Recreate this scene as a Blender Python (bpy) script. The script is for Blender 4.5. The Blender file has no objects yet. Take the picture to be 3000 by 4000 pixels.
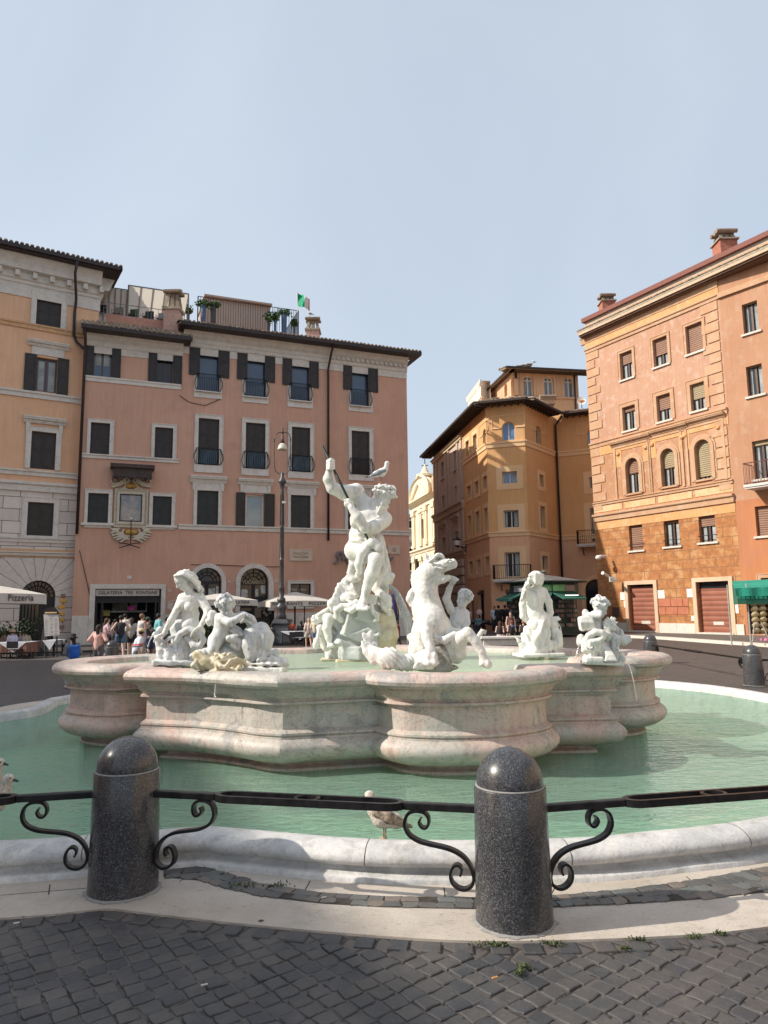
import bpy,bmesh,math,random
import numpy as np
from mathutils import Vector,Matrix
random.seed(7); rng=np.random.default_rng(7)
scene=bpy.context.scene
COL=scene.collection
# ------------------------------------------------------------------ camera
FPX=2770.0; CH=1.65; TH=math.atan(375/FPX); RO=0.0125
vF=np.array([0,math.cos(TH),math.sin(TH)]); vR=np.array([1.0,0,0]); vU=np.array([0,-math.sin(TH),math.cos(TH)])
vRr=vR*math.cos(RO)-vU*math.sin(RO); vUr=vU*math.cos(RO)+vR*math.sin(RO); CAMP=np.array([0,0,CH])
cam=bpy.data.cameras.new('camera'); cam.sensor_fit='HORIZONTAL'; cam.sensor_width=36; cam.lens=36*FPX/3000
cam.clip_start=.1; cam.clip_end=2000
camo=bpy.data.objects.new('camera',cam); COL.objects.link(camo)
camo.matrix_world=Matrix(((vRr[0],vUr[0],-vF[0],0),(vRr[1],vUr[1],-vF[1],0),(vRr[2],vUr[2],-vF[2],CH),(0,0,0,1)))
scene.camera=camo
# ------------------------------------------------------------------ light
SUN_EL=math.radians(35.5); SUN_AZ=math.radians(-100.0)      # azimuth from +Y, clockwise
sdir=Vector((math.sin(SUN_AZ)*math.cos(SUN_EL),math.cos(SUN_AZ)*math.cos(SUN_EL),math.sin(SUN_EL)))
world=bpy.data.worlds.new('World'); scene.world=world; world.use_nodes=True
wn=world.node_tree; wn.nodes.clear()
wo=wn.nodes.new('ShaderNodeOutputWorld'); bg=wn.nodes.new('ShaderNodeBackground'); sk=wn.nodes.new('ShaderNodeTexSky')
sk.sky_type='NISHITA'; sk.sun_disc=False; sk.sun_elevation=SUN_EL; sk.sun_rotation=SUN_AZ
sk.air_density=1.0; sk.dust_density=2.2; sk.ozone_density=1.6; sk.altitude=0
bg.inputs[1].default_value=0.12
hz=wn.nodes.new('ShaderNodeMix'); hz.data_type='RGBA'; hz.inputs[0].default_value=.66; hz.inputs[7].default_value=(4.5,5.0,5.52,1)   # milky summer haze over the blue
cn_=wn.nodes.new('ShaderNodeTexNoise'); cn_.inputs['Scale'].default_value=2.2; cn_.inputs['Detail'].default_value=5; cn_.inputs['Distortion'].default_value=.6
tc_=wn.nodes.new('ShaderNodeTexCoord'); mr_=wn.nodes.new('ShaderNodeMapRange'); mr_.inputs[3].default_value=.48; mr_.inputs[4].default_value=.84; wn.links.new(tc_.outputs['Generated'],cn_.inputs[0]); wn.links.new(cn_.outputs[0],mr_.inputs[0]); wn.links.new(mr_.outputs[0],hz.inputs[0])
wn.links.new(sk.outputs[0],hz.inputs[6]); wn.links.new(hz.outputs[2],bg.inputs[0]); wn.links.new(bg.outputs[0],wo.inputs[0])
sun=bpy.data.lights.new('sun','SUN'); sun.energy=3.9; sun.angle=math.radians(.55); sun.color=(1,.93,.82)
suno=bpy.data.objects.new('sun',sun); COL.objects.link(suno); suno.rotation_euler=sdir.to_track_quat('Z','Y').to_euler()
suno.location=(-20,-5,30)
scene.view_settings.view_transform='Standard'; scene.view_settings.look='None'
scene.view_settings.exposure=0.5; scene.view_settings.gamma=1

# ------------------------------------------------------------------ pixel rays of the 3000x4000 photograph
def ray(x,y): return vF+vRr*(x-1500)/FPX-vUr*(y-2000)/FPX
def PZ(x,y,z=0.0): d=ray(x,y); return CAMP+d*(z-CH)/d[2]
def PY(x,y,Y): d=ray(x,y); return CAMP+d*Y/d[1]
def A(*a): return np.array(a,float)

# ------------------------------------------------------------------ mesh builder
class MB:
    def __init__(s): s.v=[]; s.f=[]; s.uv={}; s.n=0
    def add(s,vs,fs,uvs=None):
        b=s.n; s.v.extend([tuple(map(float,p)) for p in vs]); s.n += len(vs)
        for i,f in enumerate(fs):
            if uvs is not None: s.uv[len(s.f)]=[uvs[j] for j in f]
            s.f.append(tuple(b+j for j in f))
    def quad(s,a,b,c,d,uv=None): s.add([a,b,c,d],[(0,1,2,3)],uv)
    def poly(s,ps): s.add(ps,[tuple(range(len(ps)))])
    def hexa(s,p):   # 8 corners: bottom 0-3, top 4-7
        s.add(p,[(3,2,1,0),(4,5,6,7),(0,1,5,4),(1,2,6,5),(2,3,7,6),(3,0,4,7)])
    def box(s,x0,x1,y0,y1,z0,z1,M=None):
        p=[(x0,y0,z0),(x1,y0,z0),(x1,y1,z0),(x0,y1,z0),(x0,y0,z1),(x1,y0,z1),(x1,y1,z1),(x0,y1,z1)]
        if M is not None: p=[tuple(M @ Vector(q)) for q in p]
        s.hexa(p)
    def tube(s,pts,r,n=8,closed=False,caps=True,flat=None):
        pts=[np.array(p,float) for p in pts]; m=len(pts); rs=r if hasattr(r,'__len__') else [r]*m
        vs=[]; up=None
        for i in range(m):
            if closed: t=pts[(i+1) % m]-pts[i-1]
            else: t=pts[min(i+1,m-1)]-pts[max(i-1,0)]
            t=t/(np.linalg.norm(t)+1e-9)
            if up is None:
                up=A(0,0,1) if abs(t[2]) < .9 else A(1,0,0)
            x=np.cross(t,up); nx=np.linalg.norm(x)
            if nx < 1e-5: x=np.cross(t,A(1,.1,0)); nx=np.linalg.norm(x)
            x /= nx; y=np.cross(x,t); up=y
            if flat is not None:   # flat strip: fixed side vector, (half width, half thickness)
                sd=np.array(flat[0],float); tn=np.cross(sd,t); tn /= np.linalg.norm(tn)+1e-9
                w,h=flat[1],flat[2]*rs[i]
                for a,b in ((-1,-1),(1,-1),(1,1),(-1,1)): vs.append(pts[i]+sd*a*w+tn*b*h)
            else:
                for k in range(n):
                    a=2*math.pi*k/n; vs.append(pts[i]+x*math.cos(a)*rs[i]+y*math.sin(a)*rs[i])
        if flat is not None: n=4
        fs=[]
        for i in range(m if closed else m-1):
            j=(i+1) % m
            for k in range(n): fs.append((i*n+k,i*n+(k+1) % n,j*n+(k+1) % n,j*n+k))
        if caps and not closed: fs.append(tuple(range(n))[::-1]); fs.append(tuple((m-1)*n+k for k in range(n)))
        s.add(vs,fs)
    def lathe(s,prof,c=(0,0,0),n=24,ax=None,cap=True,sq=False):
        c=np.array(c,float); vs=[]; fs=[]; m=len(prof)
        for (r,z) in prof:
            for k in range(n):
                a=2*math.pi*(k+(.5 if sq else 0))/n; vs.append(c+A(r*math.cos(a),r*math.sin(a),z))
        for i in range(m-1):
            for k in range(n): fs.append((i*n+k,i*n+(k+1) % n,(i+1)*n+(k+1) % n,(i+1)*n+k))
        if cap: fs.append(tuple(range(n))[::-1]); fs.append(tuple((m-1)*n+k for k in range(n)))
        s.add(vs,fs)
    def ell(s,c,r,n=10,m=7,R=None):
        vs=[]; fs=[]
        for i in range(m+1):
            t=math.pi*i/m
            for k in range(n):
                a=2*math.pi*k/n; p=A(math.sin(t)*math.cos(a)*r[0],math.sin(t)*math.sin(a)*r[1],math.cos(t)*r[2])
                if R is not None: p=R @ p
                vs.append(p+np.array(c,float))
        for i in range(m):
            for k in range(n): fs.append((i*n+k,(i+1)*n+k,(i+1)*n+(k+1) % n,i*n+(k+1) % n))
        s.add(vs,fs)

def origin_of(o):
    p=A(0,0,0)
    while o is not None: p += np.array(o.location); o=o.parent
    return p
def finish(me,name,m,parent,smooth,bevel=0,loc=None,auto=None):
    me.materials.append(m)
    if smooth:
        me.polygons.foreach_set('use_smooth',[True]*len(me.polygons))
    o=bpy.data.objects.new(name,me); COL.objects.link(o)
    if parent is not None: o.parent=parent
    if loc is not None: o.location=loc
    if bevel:
        b=o.modifiers.new('bevel','BEVEL'); b.width=bevel; b.segments=2; b.limit_method='ANGLE'; b.angle_limit=math.radians(40)
    return o
def build(name,mb,m,parent=None,smooth=False,bevel=0,loc=None,merge=False,recalc=False):
    """link the collected shapes as ONE mesh object; coordinates are world ones, stored relative to the object"""
    org=origin_of(parent) + (np.array(loc,float) if loc is not None else 0)
    me=bpy.data.meshes.new(name)
    v=np.array(mb.v,float).reshape(-1,3)-org
    me.from_pydata(v.tolist(),[],mb.f)
    if mb.uv:
        ul=me.uv_layers.new(name='uv')
        for i,p in enumerate(me.polygons):
            if i in mb.uv:
                for k,li in enumerate(p.loop_indices): ul.data[li].uv=mb.uv[i][k]
    if merge or recalc:
        bm=bmesh.new(); bm.from_mesh(me)
        if merge: bmesh.ops.remove_doubles(bm,verts=bm.verts,dist=1e-4)
        if recalc: bmesh.ops.recalc_face_normals(bm,faces=bm.faces)
        bm.to_mesh(me); bm.free()
    me.update()
    return finish(me,name,m,parent,smooth,bevel,loc)
def tag(o,label,cat,group=None):
    o['label']=label; o['category']=cat
    if group: o['group']=group
    return o
def root(name,loc,label,cat,group=None,rz=0):
    o=bpy.data.objects.new(name,None); COL.objects.link(o); o.location=loc; o.rotation_euler=(0,0,rz); o.empty_display_size=.3
    return tag(o,label,cat,group)
def struct(o): o['kind']='structure'; return o
def copy_tree(o,parent=None):
    c=o.copy(); COL.objects.link(c); c.parent=parent
    for ch in list(o.children): copy_tree(ch,c)
    return c

# ------------------------------------------------------------------ materials
_mc={}
class NT:
    def __init__(s,name):
        s.m=bpy.data.materials.new(name); s.m.use_nodes=True; s.t=s.m.node_tree; s.t.nodes.clear()
        s.out=s.n('ShaderNodeOutputMaterial'); s.b=s.n('ShaderNodeBsdfPrincipled'); s.l(s.b.outputs[0],s.out.inputs[0])
    def n(s,t,**k):
        x=s.t.nodes.new(t)
        for a,v in k.items(): setattr(x,a,v)
        return x
    def l(s,a,b): s.t.links.new(a,b)
    def co(s,kind='Object',scale=(1,1,1),rot=(0,0,0)):
        c=s.n('ShaderNodeTexCoord'); mp=s.n('ShaderNodeMapping'); mp.inputs['Scale'].default_value=scale; mp.inputs['Rotation'].default_value=rot
        s.l(c.outputs[kind],mp.inputs[0]); return mp.outputs[0]
    def noise(s,vec,scale,detail=4,rough=.6,dist=0):
        x=s.n('ShaderNodeTexNoise'); x.inputs['Scale'].default_value=scale; x.inputs['Detail'].default_value=detail
        x.inputs['Roughness'].default_value=rough; x.inputs['Distortion'].default_value=dist; s.l(vec,x.inputs['Vector']); return x.outputs[0]
    def ramp(s,fac,stops,interp='LINEAR'):
        x=s.n('ShaderNodeValToRGB'); x.color_ramp.interpolation=interp; cr=x.color_ramp
        while len(cr.elements) > 1: cr.elements.remove(cr.elements[-1])
        for i,(p,c) in enumerate(stops):
            e=cr.elements[0] if i == 0 else cr.elements.new(p)
            e.position=p; c=(c,c,c) if not hasattr(c,'__len__') else c; e.color=(*c,1)
        s.l(fac,x.inputs[0]); return x.outputs[0]
    def mix(s,fac,a,b,mode='MIX'):
        x=s.n('ShaderNodeMix',data_type='RGBA',blend_type=mode)
        for i,v in ((0,fac),(6,a),(7,b)):
            if hasattr(v,'node'): s.l(v,x.inputs[i])
            elif i == 0: x.inputs[0].default_value=v
            else: x.inputs[i].default_value=(*v,1)
        return x.outputs[2]
    def math(s,op,a,b=0.0,c=None):
        x=s.n('ShaderNodeMath',operation=op)
        for i,v in enumerate((a,b,c)):
            if v is None: continue
            if hasattr(v,'node'): s.l(v,x.inputs[i])
            else: x.inputs[i].default_value=v
        return x.outputs[0]
    def bump(s,h,strength=.3,dist=.01,prev=None):
        x=s.n('ShaderNodeBump'); x.inputs['Strength'].default_value=strength; x.inputs['Distance'].default_value=dist
        s.l(h,x.inputs['Height'])
        if prev is not None: s.l(prev,x.inputs['Normal'])
        return x.outputs[0]
    def done(s,col=None,rough=None,nrm=None,metal=None,spec=None):
        for k,v in (('Base Color',col),('Roughness',rough),('Metallic',metal),('Specular IOR Level',spec),('Normal',nrm)):
            if v is None: continue
            if hasattr(v,'node'): s.l(v,s.b.inputs[k])
            elif k == 'Base Color': s.b.inputs[k].default_value=(*v,1)
            else: s.b.inputs[k].default_value=v
        return s.m
def plain(name,c,rough=.6,metal=0,var=.15,scale=6,bump=.1,bd=.004,spec=.4):
    """base colour with noisy variation and a fine bump"""
    if name in _mc: return _mc[name]
    t=NT(name); v=t.co(); a=t.noise(v,scale,5)
    col=t.mix(t.ramp(a,[(.3,0),(.7,1)]),tuple(x*(1-var) for x in c),tuple(min(1,x*(1+var)) for x in c))
    nb=t.bump(t.noise(v,scale*9,3),bump,bd)
    _mc[name]=t.done(col,rough,nb,metal,spec); return _mc[name]
def plaster(name,c,c2,c3=None,sc=.5,blot=.5,rough=.9,streak=True,uvscale=None):
    """weathered stucco: blotches, rain streaks of its own colour, fine grain"""
    if name in _mc: return _mc[name]
    t=NT(name); v=t.co(); a=t.noise(v,sc,6,.62)
    col=t.mix(t.ramp(a,[(.5-.22*blot,0),(.5+.2*blot,1)]),c,c2)
    if c3 is not None:
        b=t.noise(v,sc*3.1,7,.7); col=t.mix(t.ramp(b,[(.52,0),(.68,.8)]),col,c3)
    if streak:
        w_=t.noise(t.co(scale=(1,1,.5)),sc*.5+.1,3,.5); col=t.mix(t.ramp(w_,[(.42,.0),(.62,.30)]),col,tuple(min(1,x*1.18+.03) for x in c2)); vs=t.co(scale=(5,5,.35)); s_=t.noise(vs,1.6,5,.6); col=t.mix(t.ramp(s_,[(.35,.22),(.65,0)]),col,tuple(x*.62 for x in c))
    g=t.noise(v,28,4); col=t.mix(t.ramp(g,[(.3,.16),(.7,0)]),col,tuple(x*.7 for x in c))
    nb=t.bump(t.noise(v,14,6),.35,.012)
    _mc[name]=t.done(col,rough,nb,spec=.2); return _mc[name]
def ashlar(name,c,c2,c3,w,h,joint=.018,jc=None,off=.5,rough=.85,bumpd=.02,mott=4):
    """coursed stone blocks on the wall's own (u, z) coordinates in metres"""
    if name in _mc: return _mc[name]
    t=NT(name); uv=t.co('UV'); br=t.n('ShaderNodeTexBrick',offset=off)
    br.inputs['Scale'].default_value=1; br.inputs['Brick Width'].default_value=w; br.inputs['Row Height'].default_value=h
    br.inputs['Mortar Size'].default_value=joint; br.inputs['Mortar Smooth'].default_value=.3; br.inputs['Bias'].default_value=0
    br.inputs['Color1'].default_value=(0,0,0,1); br.inputs['Color2'].default_value=(1,1,1,1); br.inputs['Mortar'].default_value=(.5,.5,.5,1)
    t.l(uv,br.inputs['Vector']); v=t.co()
    a=t.noise(v,mott,7,.68); b=t.noise(v,mott*.45,4)
    col=t.mix(t.ramp(a,[(.38,0),(.62,1)]),c,c2); col=t.mix(t.ramp(b,[(.5,0),(.66,.75)]),col,c3)
    col=t.mix(.35,col,t.mix(br.outputs['Color'],tuple(x*.72 for x in c),tuple(min(1,x*1.2) for x in c2)))
    col=t.mix(br.outputs['Fac'],col,jc or tuple(x*.45 for x in c))
    inv=t.math('SUBTRACT',1.0,br.outputs['Fac'])
    n1=t.bump(inv,.9,bumpd); n2=t.bump(a,.5,.02,n1)
    _mc[name]=t.done(col,rough,n2,spec=.25); return _mc[name]
def marble(name,c,c2,dirt=(.30,.27,.22),vein=(.85,.83,.8),vs=2.2,rough=.45,dirtamt=.5,grain=40,bump=.25,streak=0):
    if name in _mc: return _mc[name]
    t=NT(name); v=t.co(); a=t.noise(v,vs,6,.65,1.2)
    col=t.mix(t.ramp(a,[(.35,0),(.65,1)]),c,c2)
    w=t.noise(v,vs*1.7,5,.7,2.5); r_=t.math('ABSOLUTE',t.math('SUBTRACT',w,.5)); col=t.mix(t.ramp(r_,[(0,.55),(.018,0)]),col,vein)
    d=t.noise(v,vs*2.4,8,.75); col=t.mix(t.ramp(d,[(.50,0),(.72,dirtamt)]),col,dirt)
    g=t.noise(v,grain,3); col=t.mix(t.ramp(g,[(.3,.12),(.6,0)]),col,dirt)
    if streak:     # rain streaks and lichen of the stone itself
        s_=t.noise(t.co(scale=(1,1,.16)),13,6,.7,.5); col=t.mix(t.ramp(s_,[(.52,0),(.66,streak)]),col,tuple(x*.8 for x in dirt)); l_=t.noise(v,5,7,.8,1); col=t.mix(t.ramp(l_,[(.56,0),(.68,streak*.8)]),col,(.47,.43,.30))
    nb=t.bump(t.noise(v,grain*.5,6),bump,.006)
    _mc[name]=t.done(col,rough,nb,spec=.4); return _mc[name]
def glass_pane(name,c,rough=.08,spec=.8,wave=.02):
    if name in _mc: return _mc[name]
    t=NT(name); v=t.co(); a=t.noise(v,.8,2); col=t.mix(a,tuple(x*.6 for x in c),tuple(min(1,x*1.4) for x in c))
    _mc[name]=t.done(col,rough,t.bump(t.noise(v,1.5,2),.12,wave),spec=spec); return _mc[name]
# ------------------------------------------------------------------ sculpting: smooth-blended distance fields meshed by surface nets
def surfnet(F,org,h):
    S=F < 0
    nx,ny,nz=F.shape
    cnt=np.zeros((nx-1,ny-1,nz-1),np.int8)
    for i in (0,1):
        for j in (0,1):
            for k in (0,1): cnt += S[i:nx-1+i,j:ny-1+j,k:nz-1+k]
    act=(cnt > 0) & (cnt < 8)
    idx=-np.ones(act.shape,np.int64); I=np.argwhere(act); idx[act]=np.arange(len(I))
    P=np.zeros((len(I),3)); N=np.zeros(len(I))
    c=[(i,j,k) for i in (0,1) for j in (0,1) for k in (0,1)]
    for a in c:
        for b in c:
            if sum(b)-sum(a) == 1 and all(bb >= aa for aa,bb in zip(a,b)):
                fa=F[I[:,0]+a[0],I[:,1]+a[1],I[:,2]+a[2]]; fb=F[I[:,0]+b[0],I[:,1]+b[1],I[:,2]+b[2]]
                m=(fa < 0) != (fb < 0); t=np.where(m,fa/np.where(m,fa-fb,1),0)
                q=np.array(a)+np.outer(t,np.array(b)-np.array(a)); P[m] += q[m]; N[m] += 1
    V=org+(I+P/N[:,None])*h
    faces=[]
    for ax in range(3):
        sl0=[slice(1,-1)]*3; sl1=[slice(1,-1)]*3
        sl0[ax]=slice(0,-1); sl1[ax]=slice(1,None)
        s0=S[tuple(sl0)]; s1=S[tuple(sl1)]
        E=np.argwhere(s0 != s1); flip=s0[s0 != s1]
        if len(E) == 0: continue
        o=np.ones(3,int); o[ax]=0; base=E+o
        u,w=[(1,2),(2,0),(0,1)][ax]
        du=np.zeros(3,int); du[u]=1; dw=np.zeros(3,int); dw[w]=1
        g=lambda q: idx[q[:,0],q[:,1],q[:,2]]
        Q=np.stack([g(base-du-dw),g(base-dw),g(base),g(base-du)],1)
        Q[~flip]=Q[~flip][:,::-1]
        faces.append(Q)
    return V,np.concatenate(faces)

class Sculpt:
    def __init__(s,Y0=None,vox=.012): s.Y0=Y0; s.h=vox; s.ops=[]; s.px=(Y0/FPX) if Y0 else 1.0
    def pt(s,p): return PY(p[0],p[1],s.Y0+(p[2] if len(p) > 2 else 0))
    # --- world-space primitives
    def wcap(s,a,b,ra,rb,k=.02,mode=1,rip=None): s.ops.append(('c',np.array(a,float),np.array(b,float),ra,rb,k,mode,rip))
    def well(s,c,r,R=None,k=.02,mode=1,rip=None): s.ops.append(('e',np.array(c,float),np.array(r,float),np.eye(3) if R is None else R,0,k,mode,rip))
    def wbox(s,c,r,R=None,rd=.01,k=.02,mode=1,rip=None): s.ops.append(('b',np.array(c,float),np.array(r,float),np.eye(3) if R is None else R,rd,k,mode,rip))
    # --- traced primitives: x, y in photo pixels at the statue's distance, d metres further away, r in pixels
    def cap(s,pts,k=8,mode=1,rip=None):
        for p,q in zip(pts[:-1],pts[1:]):
            s.wcap(s.pt(p),s.pt(q),p[3]*s.px,q[3]*s.px,k*s.px,mode,rip)
    def ball(s,x,y,d,rx,ry=None,rz=None,rot=0,k=8,mode=1,rip=None,yaw=0):
        ry=rx if ry is None else ry; rz=rx if rz is None else rz
        a=math.radians(rot); b=math.radians(yaw)
        R=np.array([[math.cos(a),0,-math.sin(a)],[0,1,0],[math.sin(a),0,math.cos(a)]]).T
        Rz=np.array([[math.cos(b),-math.sin(b),0],[math.sin(b),math.cos(b),0],[0,0,1]])
        s.well(s.pt((x,y,d)),A(rx,rz,ry)*s.px,Rz @ R,k*s.px,mode,rip)
    def slab(s,x,y,d,rx,ry,rz,rot=0,rd=3,k=4,mode=1,rip=None,yaw=0):
        a=math.radians(rot); b=math.radians(yaw)
        R=np.array([[math.cos(a),0,-math.sin(a)],[0,1,0],[math.sin(a),0,math.cos(a)]]).T
        Rz=np.array([[math.cos(b),-math.sin(b),0],[math.sin(b),math.cos(b),0],[0,0,1]])
        s.wbox(s.pt((x,y,d)),A(rx,rz,ry)*s.px,Rz @ R,rd*s.px,k*s.px,mode,rip)
    def mesh(s,name,m,parent,loc=None,noise=None):
        lo=np.full(3,1e9); hi=-lo; bb=[]
        for o in s.ops:
            rp=(o[7][0] if o[7] else 0)*1.5
            if o[0] == 'c': r=max(o[3],o[4])+rp; l=np.minimum(o[1],o[2])-r; u=np.maximum(o[1],o[2])+r
            elif o[0] == 'e': e=np.sqrt(((o[3]*o[2])**2).sum(1))+rp; l=o[1]-e; u=o[1]+e
            else: e=np.abs(o[3]*o[2]).sum(1)+rp; l=o[1]-e; u=o[1]+e
            pad=o[5]*1.2+2.5*s.h; bb.append((l-pad,u+pad))
            if o[6] > 0: lo=np.minimum(lo,l); hi=np.maximum(hi,u)
        lo -= 4*s.h; hi += 4*s.h; n=np.ceil((hi-lo)/s.h).astype(int)+1
        F=np.full(n,.2,np.float32)
        for o,(l,u) in zip(s.ops,bb):
            i0=np.clip(np.floor((l-lo)/s.h).astype(int),0,n-1); i1=np.clip(np.ceil((u-lo)/s.h).astype(int)+1,1,n)
            if (i1 <= i0).any(): continue
            ax=[(lo[a]+np.arange(i0[a],i1[a])*s.h).astype(np.float32) for a in range(3)]
            X,Y,Z=np.meshgrid(*ax,indexing='ij')
            if o[0] == 'c':
                a,b=o[1],o[2]; d=b-a; L=d@d+1e-12
                t=np.clip(((X-a[0])*d[0]+(Y-a[1])*d[1]+(Z-a[2])*d[2])/L,0,1)
                D=np.sqrt((X-a[0]-t*d[0])**2+(Y-a[1]-t*d[1])**2+(Z-a[2]-t*d[2])**2)-(o[3]+(o[4]-o[3])*t)
            else:
                c,r,R=o[1],o[2],o[3]; x,y,z=X-c[0],Y-c[1],Z-c[2]
                q=[R[0,i]*x+R[1,i]*y+R[2,i]*z for i in range(3)]
                if o[0] == 'e':
                    k0=np.sqrt(sum((q[i]/r[i])**2 for i in range(3))); k1=np.sqrt(sum((q[i]/r[i]**2)**2 for i in range(3)))
                    D=k0*(k0-1)/(k1+1e-9)
                else:
                    e=[np.abs(q[i])-r[i]+o[4] for i in range(3)]
                    D=np.sqrt(sum(np.maximum(v,0)**2 for v in e))+np.minimum(np.maximum(np.maximum(e[0],e[1]),e[2]),0)-o[4]
            if o[7]:
                am,fr,dr=o[7][:3]; wv=o[7][3] if len(o[7]) > 3 else .6
                ph=fr*(X*dr[0]+Y*dr[1]+Z*dr[2])
                D=D+am*np.sin(ph+wv*np.sin(fr*.37*(X*dr[1]-Y*dr[2]+Z*dr[0])+1.3)+wv*1.5*np.sin(fr*.21*(X+Y*.7-Z)))
            sl=tuple(slice(i0[a],i1[a]) for a in range(3)); G=F[sl]; k=max(o[5],1e-4)
            if o[6] > 0:
                hh=np.clip(.5+.5*(G-D)/k,0,1); F[sl]=G*(1-hh)+D*hh-k*hh*(1-hh)
            else:
                hh=np.clip(.5-.5*(G+D)/k,0,1); F[sl]=G*(1-hh)-D*hh+k*hh*(1-hh)
        if noise:
            am,fr=noise
            ax=[(lo[a]+np.arange(n[a])*s.h).astype(np.float32) for a in range(3)]
            X,Y,Z=np.meshgrid(*ax,indexing='ij')
            F += am*np.sin(fr*X+2*np.sin(fr*.7*Z))*np.sin(fr*1.1*Y+1.7*np.sin(fr*.6*X))*np.sin(fr*.9*Z+np.sin(fr*.8*Y))
        V,Q=surfnet(F,lo,s.h)
        org=origin_of(parent)+(np.array(loc,float) if loc is not None else 0)
        me=bpy.data.meshes.new(name); V=V-org
        me.vertices.add(len(V)); me.vertices.foreach_set('co',V.astype(np.float32).ravel())
        me.loops.add(len(Q)*4); me.loops.foreach_set('vertex_index',Q.astype(np.int32).ravel())
        me.polygons.add(len(Q)); me.polygons.foreach_set('loop_start',np.arange(0,len(Q)*4,4,dtype=np.int32))
        me.polygons.foreach_set('loop_total',np.full(len(Q),4,np.int32))
        me.update(calc_edges=True)
        return finish(me,name,m,parent,True,loc=loc)

def nrm(v): v=np.array(v,float); return v/np.linalg.norm(v)
def head(S,c,fwd,up,h,hair='curly',beard=False,seed=1,child=False,k=1.0):
    """carved head: c centre, fwd where the face looks, h height of the head in metres"""
    fwd=nrm(fwd); up=np.array(up,float); up=nrm(up-fwd*(up@fwd)); rt=np.cross(fwd,up)
    R=np.stack([rt,fwd,up],1)
    W=lambda x,y,z: c+(rt*x+fwd*y+up*z)*h
    e=lambda x,y,z,a,b,d,kk=.05,mode=1: S.well(W(x,y,z),A(a,b,d)*h,R,kk*h*k,mode)
    cp=lambda p,q,r1,r2,kk=.03,mode=1: S.wcap(W(*p),W(*q),r1*h,r2*h,kk*h*k,mode)
    e(0,-.06,.13,.32,.40,.36,.03); e(0,.09,-.12,.255 if child else .235,.26,.36,.08)
    e(0,.22,-.37,.12,.10,.09,.08)
    for sx in (-1,1):
        e(sx*.12,.34,.03,.075,.07,.055,.04,-1); e(sx*.12,.275,.025,.06,.06,.045,.015)
        cp((sx*.03,.335,.10),(sx*.20,.27,.10),.035,.03,.04)
        e(sx*.15,.23,-.13,.11 if child else .08,.10,.10,.06); e(sx*.285,-.03,-.04,.035,.07,.10,.02)
    cp((0,.33,.07),(0,.43,-.10),.03,.052,.03); cp((-.045,.385,-.12),(.045,.385,-.12),.03,.03,.02)
    cp((-.08,.335,-.235),(.08,.335,-.235),.03,.03,.02); cp((-.07,.33,-.285),(.07,.33,-.285),.032,.032,.02)
    cp((-.10,.385,-.26),(.10,.385,-.26),.012,.012,.02,-1)
    r=np.random.default_rng(seed)
    if hair in ('curly','short'):
        for i in range(120 if hair == 'curly' else 80):
            a=r.uniform(0,2*math.pi); z=r.uniform(-.25,1); q=math.sqrt(1-z*z) if z > 0 else 1
            x=math.sin(a)*q*.36; y=-.06-math.cos(a)*q*.44; zz=.13+z*.42
            if y > .10 and zz < .36: continue
            t=r.normal(size=3); t /= np.linalg.norm(t); l=.075
            p0=A(x,y,zz); p1=p0+t*l; p2=p1+nrm(np.cross(t,p0+A(.01,.1,-.13)))*l
            rr=r.uniform(.042,.07)
            cp(p0,p1,rr,rr,.012); cp(p1,p2,rr,rr*.6,.012)
    if beard:
        for i in range(110):
            x=r.uniform(-.26,.26); z=r.uniform(-.75,-.12); y=.30-.9*x*x+(-.12-z)*.12+r.uniform(-.03,.05)
            if abs(x) < .09 and z > -.30: continue
            if z > -.2 and abs(x) < .17: continue
            p0=A(x,y-.04,z); p1=p0+A(r.uniform(-.08,.08),r.uniform(0,.06),-.10); p2=p1+A(r.uniform(-.09,.09),.03,r.uniform(-.03,.06))
            cp(p0,p1,.055,.05,.012); cp(p1,p2,.05,.03,.012)
        cp((0,.36,-.175),(-.19,.28,-.27),.04,.045,.01); cp((0,.36,-.175),(.19,.28,-.27),.04,.045,.01)
        e(0,.12,-.42,.22,.20,.24,.05)
    return W
def fingers(S,base,dirv,side,nor,L,r,curl=.9,n=4,thumb=True,k=.004):
    """a hand's fingers from the knuckle line: dirv along the palm, side across it, nor towards the back of the hand"""
    dirv,side,nor=map(nrm,(dirv,side,nor))
    S.wcap(base-dirv*L*.9,base,r*1.7,r*1.9,r); S.wcap(base-side*r*2.2-dirv*L*.3,base+side*r*2.2-dirv*L*.3,r*1.5,r*1.5,r*.8)
    for i in range(n):
        o=(i-(n-1)/2)*r*2.15; l=L*[.85,1,.95,.75][i]*.5
        p=base+side*o; d=dirv
        for j in range(3):
            a=curl*(.45+.5*j)
            dd=nrm(dirv*math.cos(a)-nor*math.sin(a)); q=p+dd*l*[1,.7,.5][j]
            S.wcap(p,q,r*(1-.1*j),r*(.9-.12*j),k); p=q
    if thumb:
        p=base-side*r*3.4-dirv*L*.6; q=p+nrm(dirv*.7-nor*.5-side*.35)*L*.5; S.wcap(p,q,r*1.2,r*1.05,k); S.wcap(q,q+nrm(dirv*.5-nor*.8+side*.2)*L*.35,r*1.05,r*.8,k)
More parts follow.
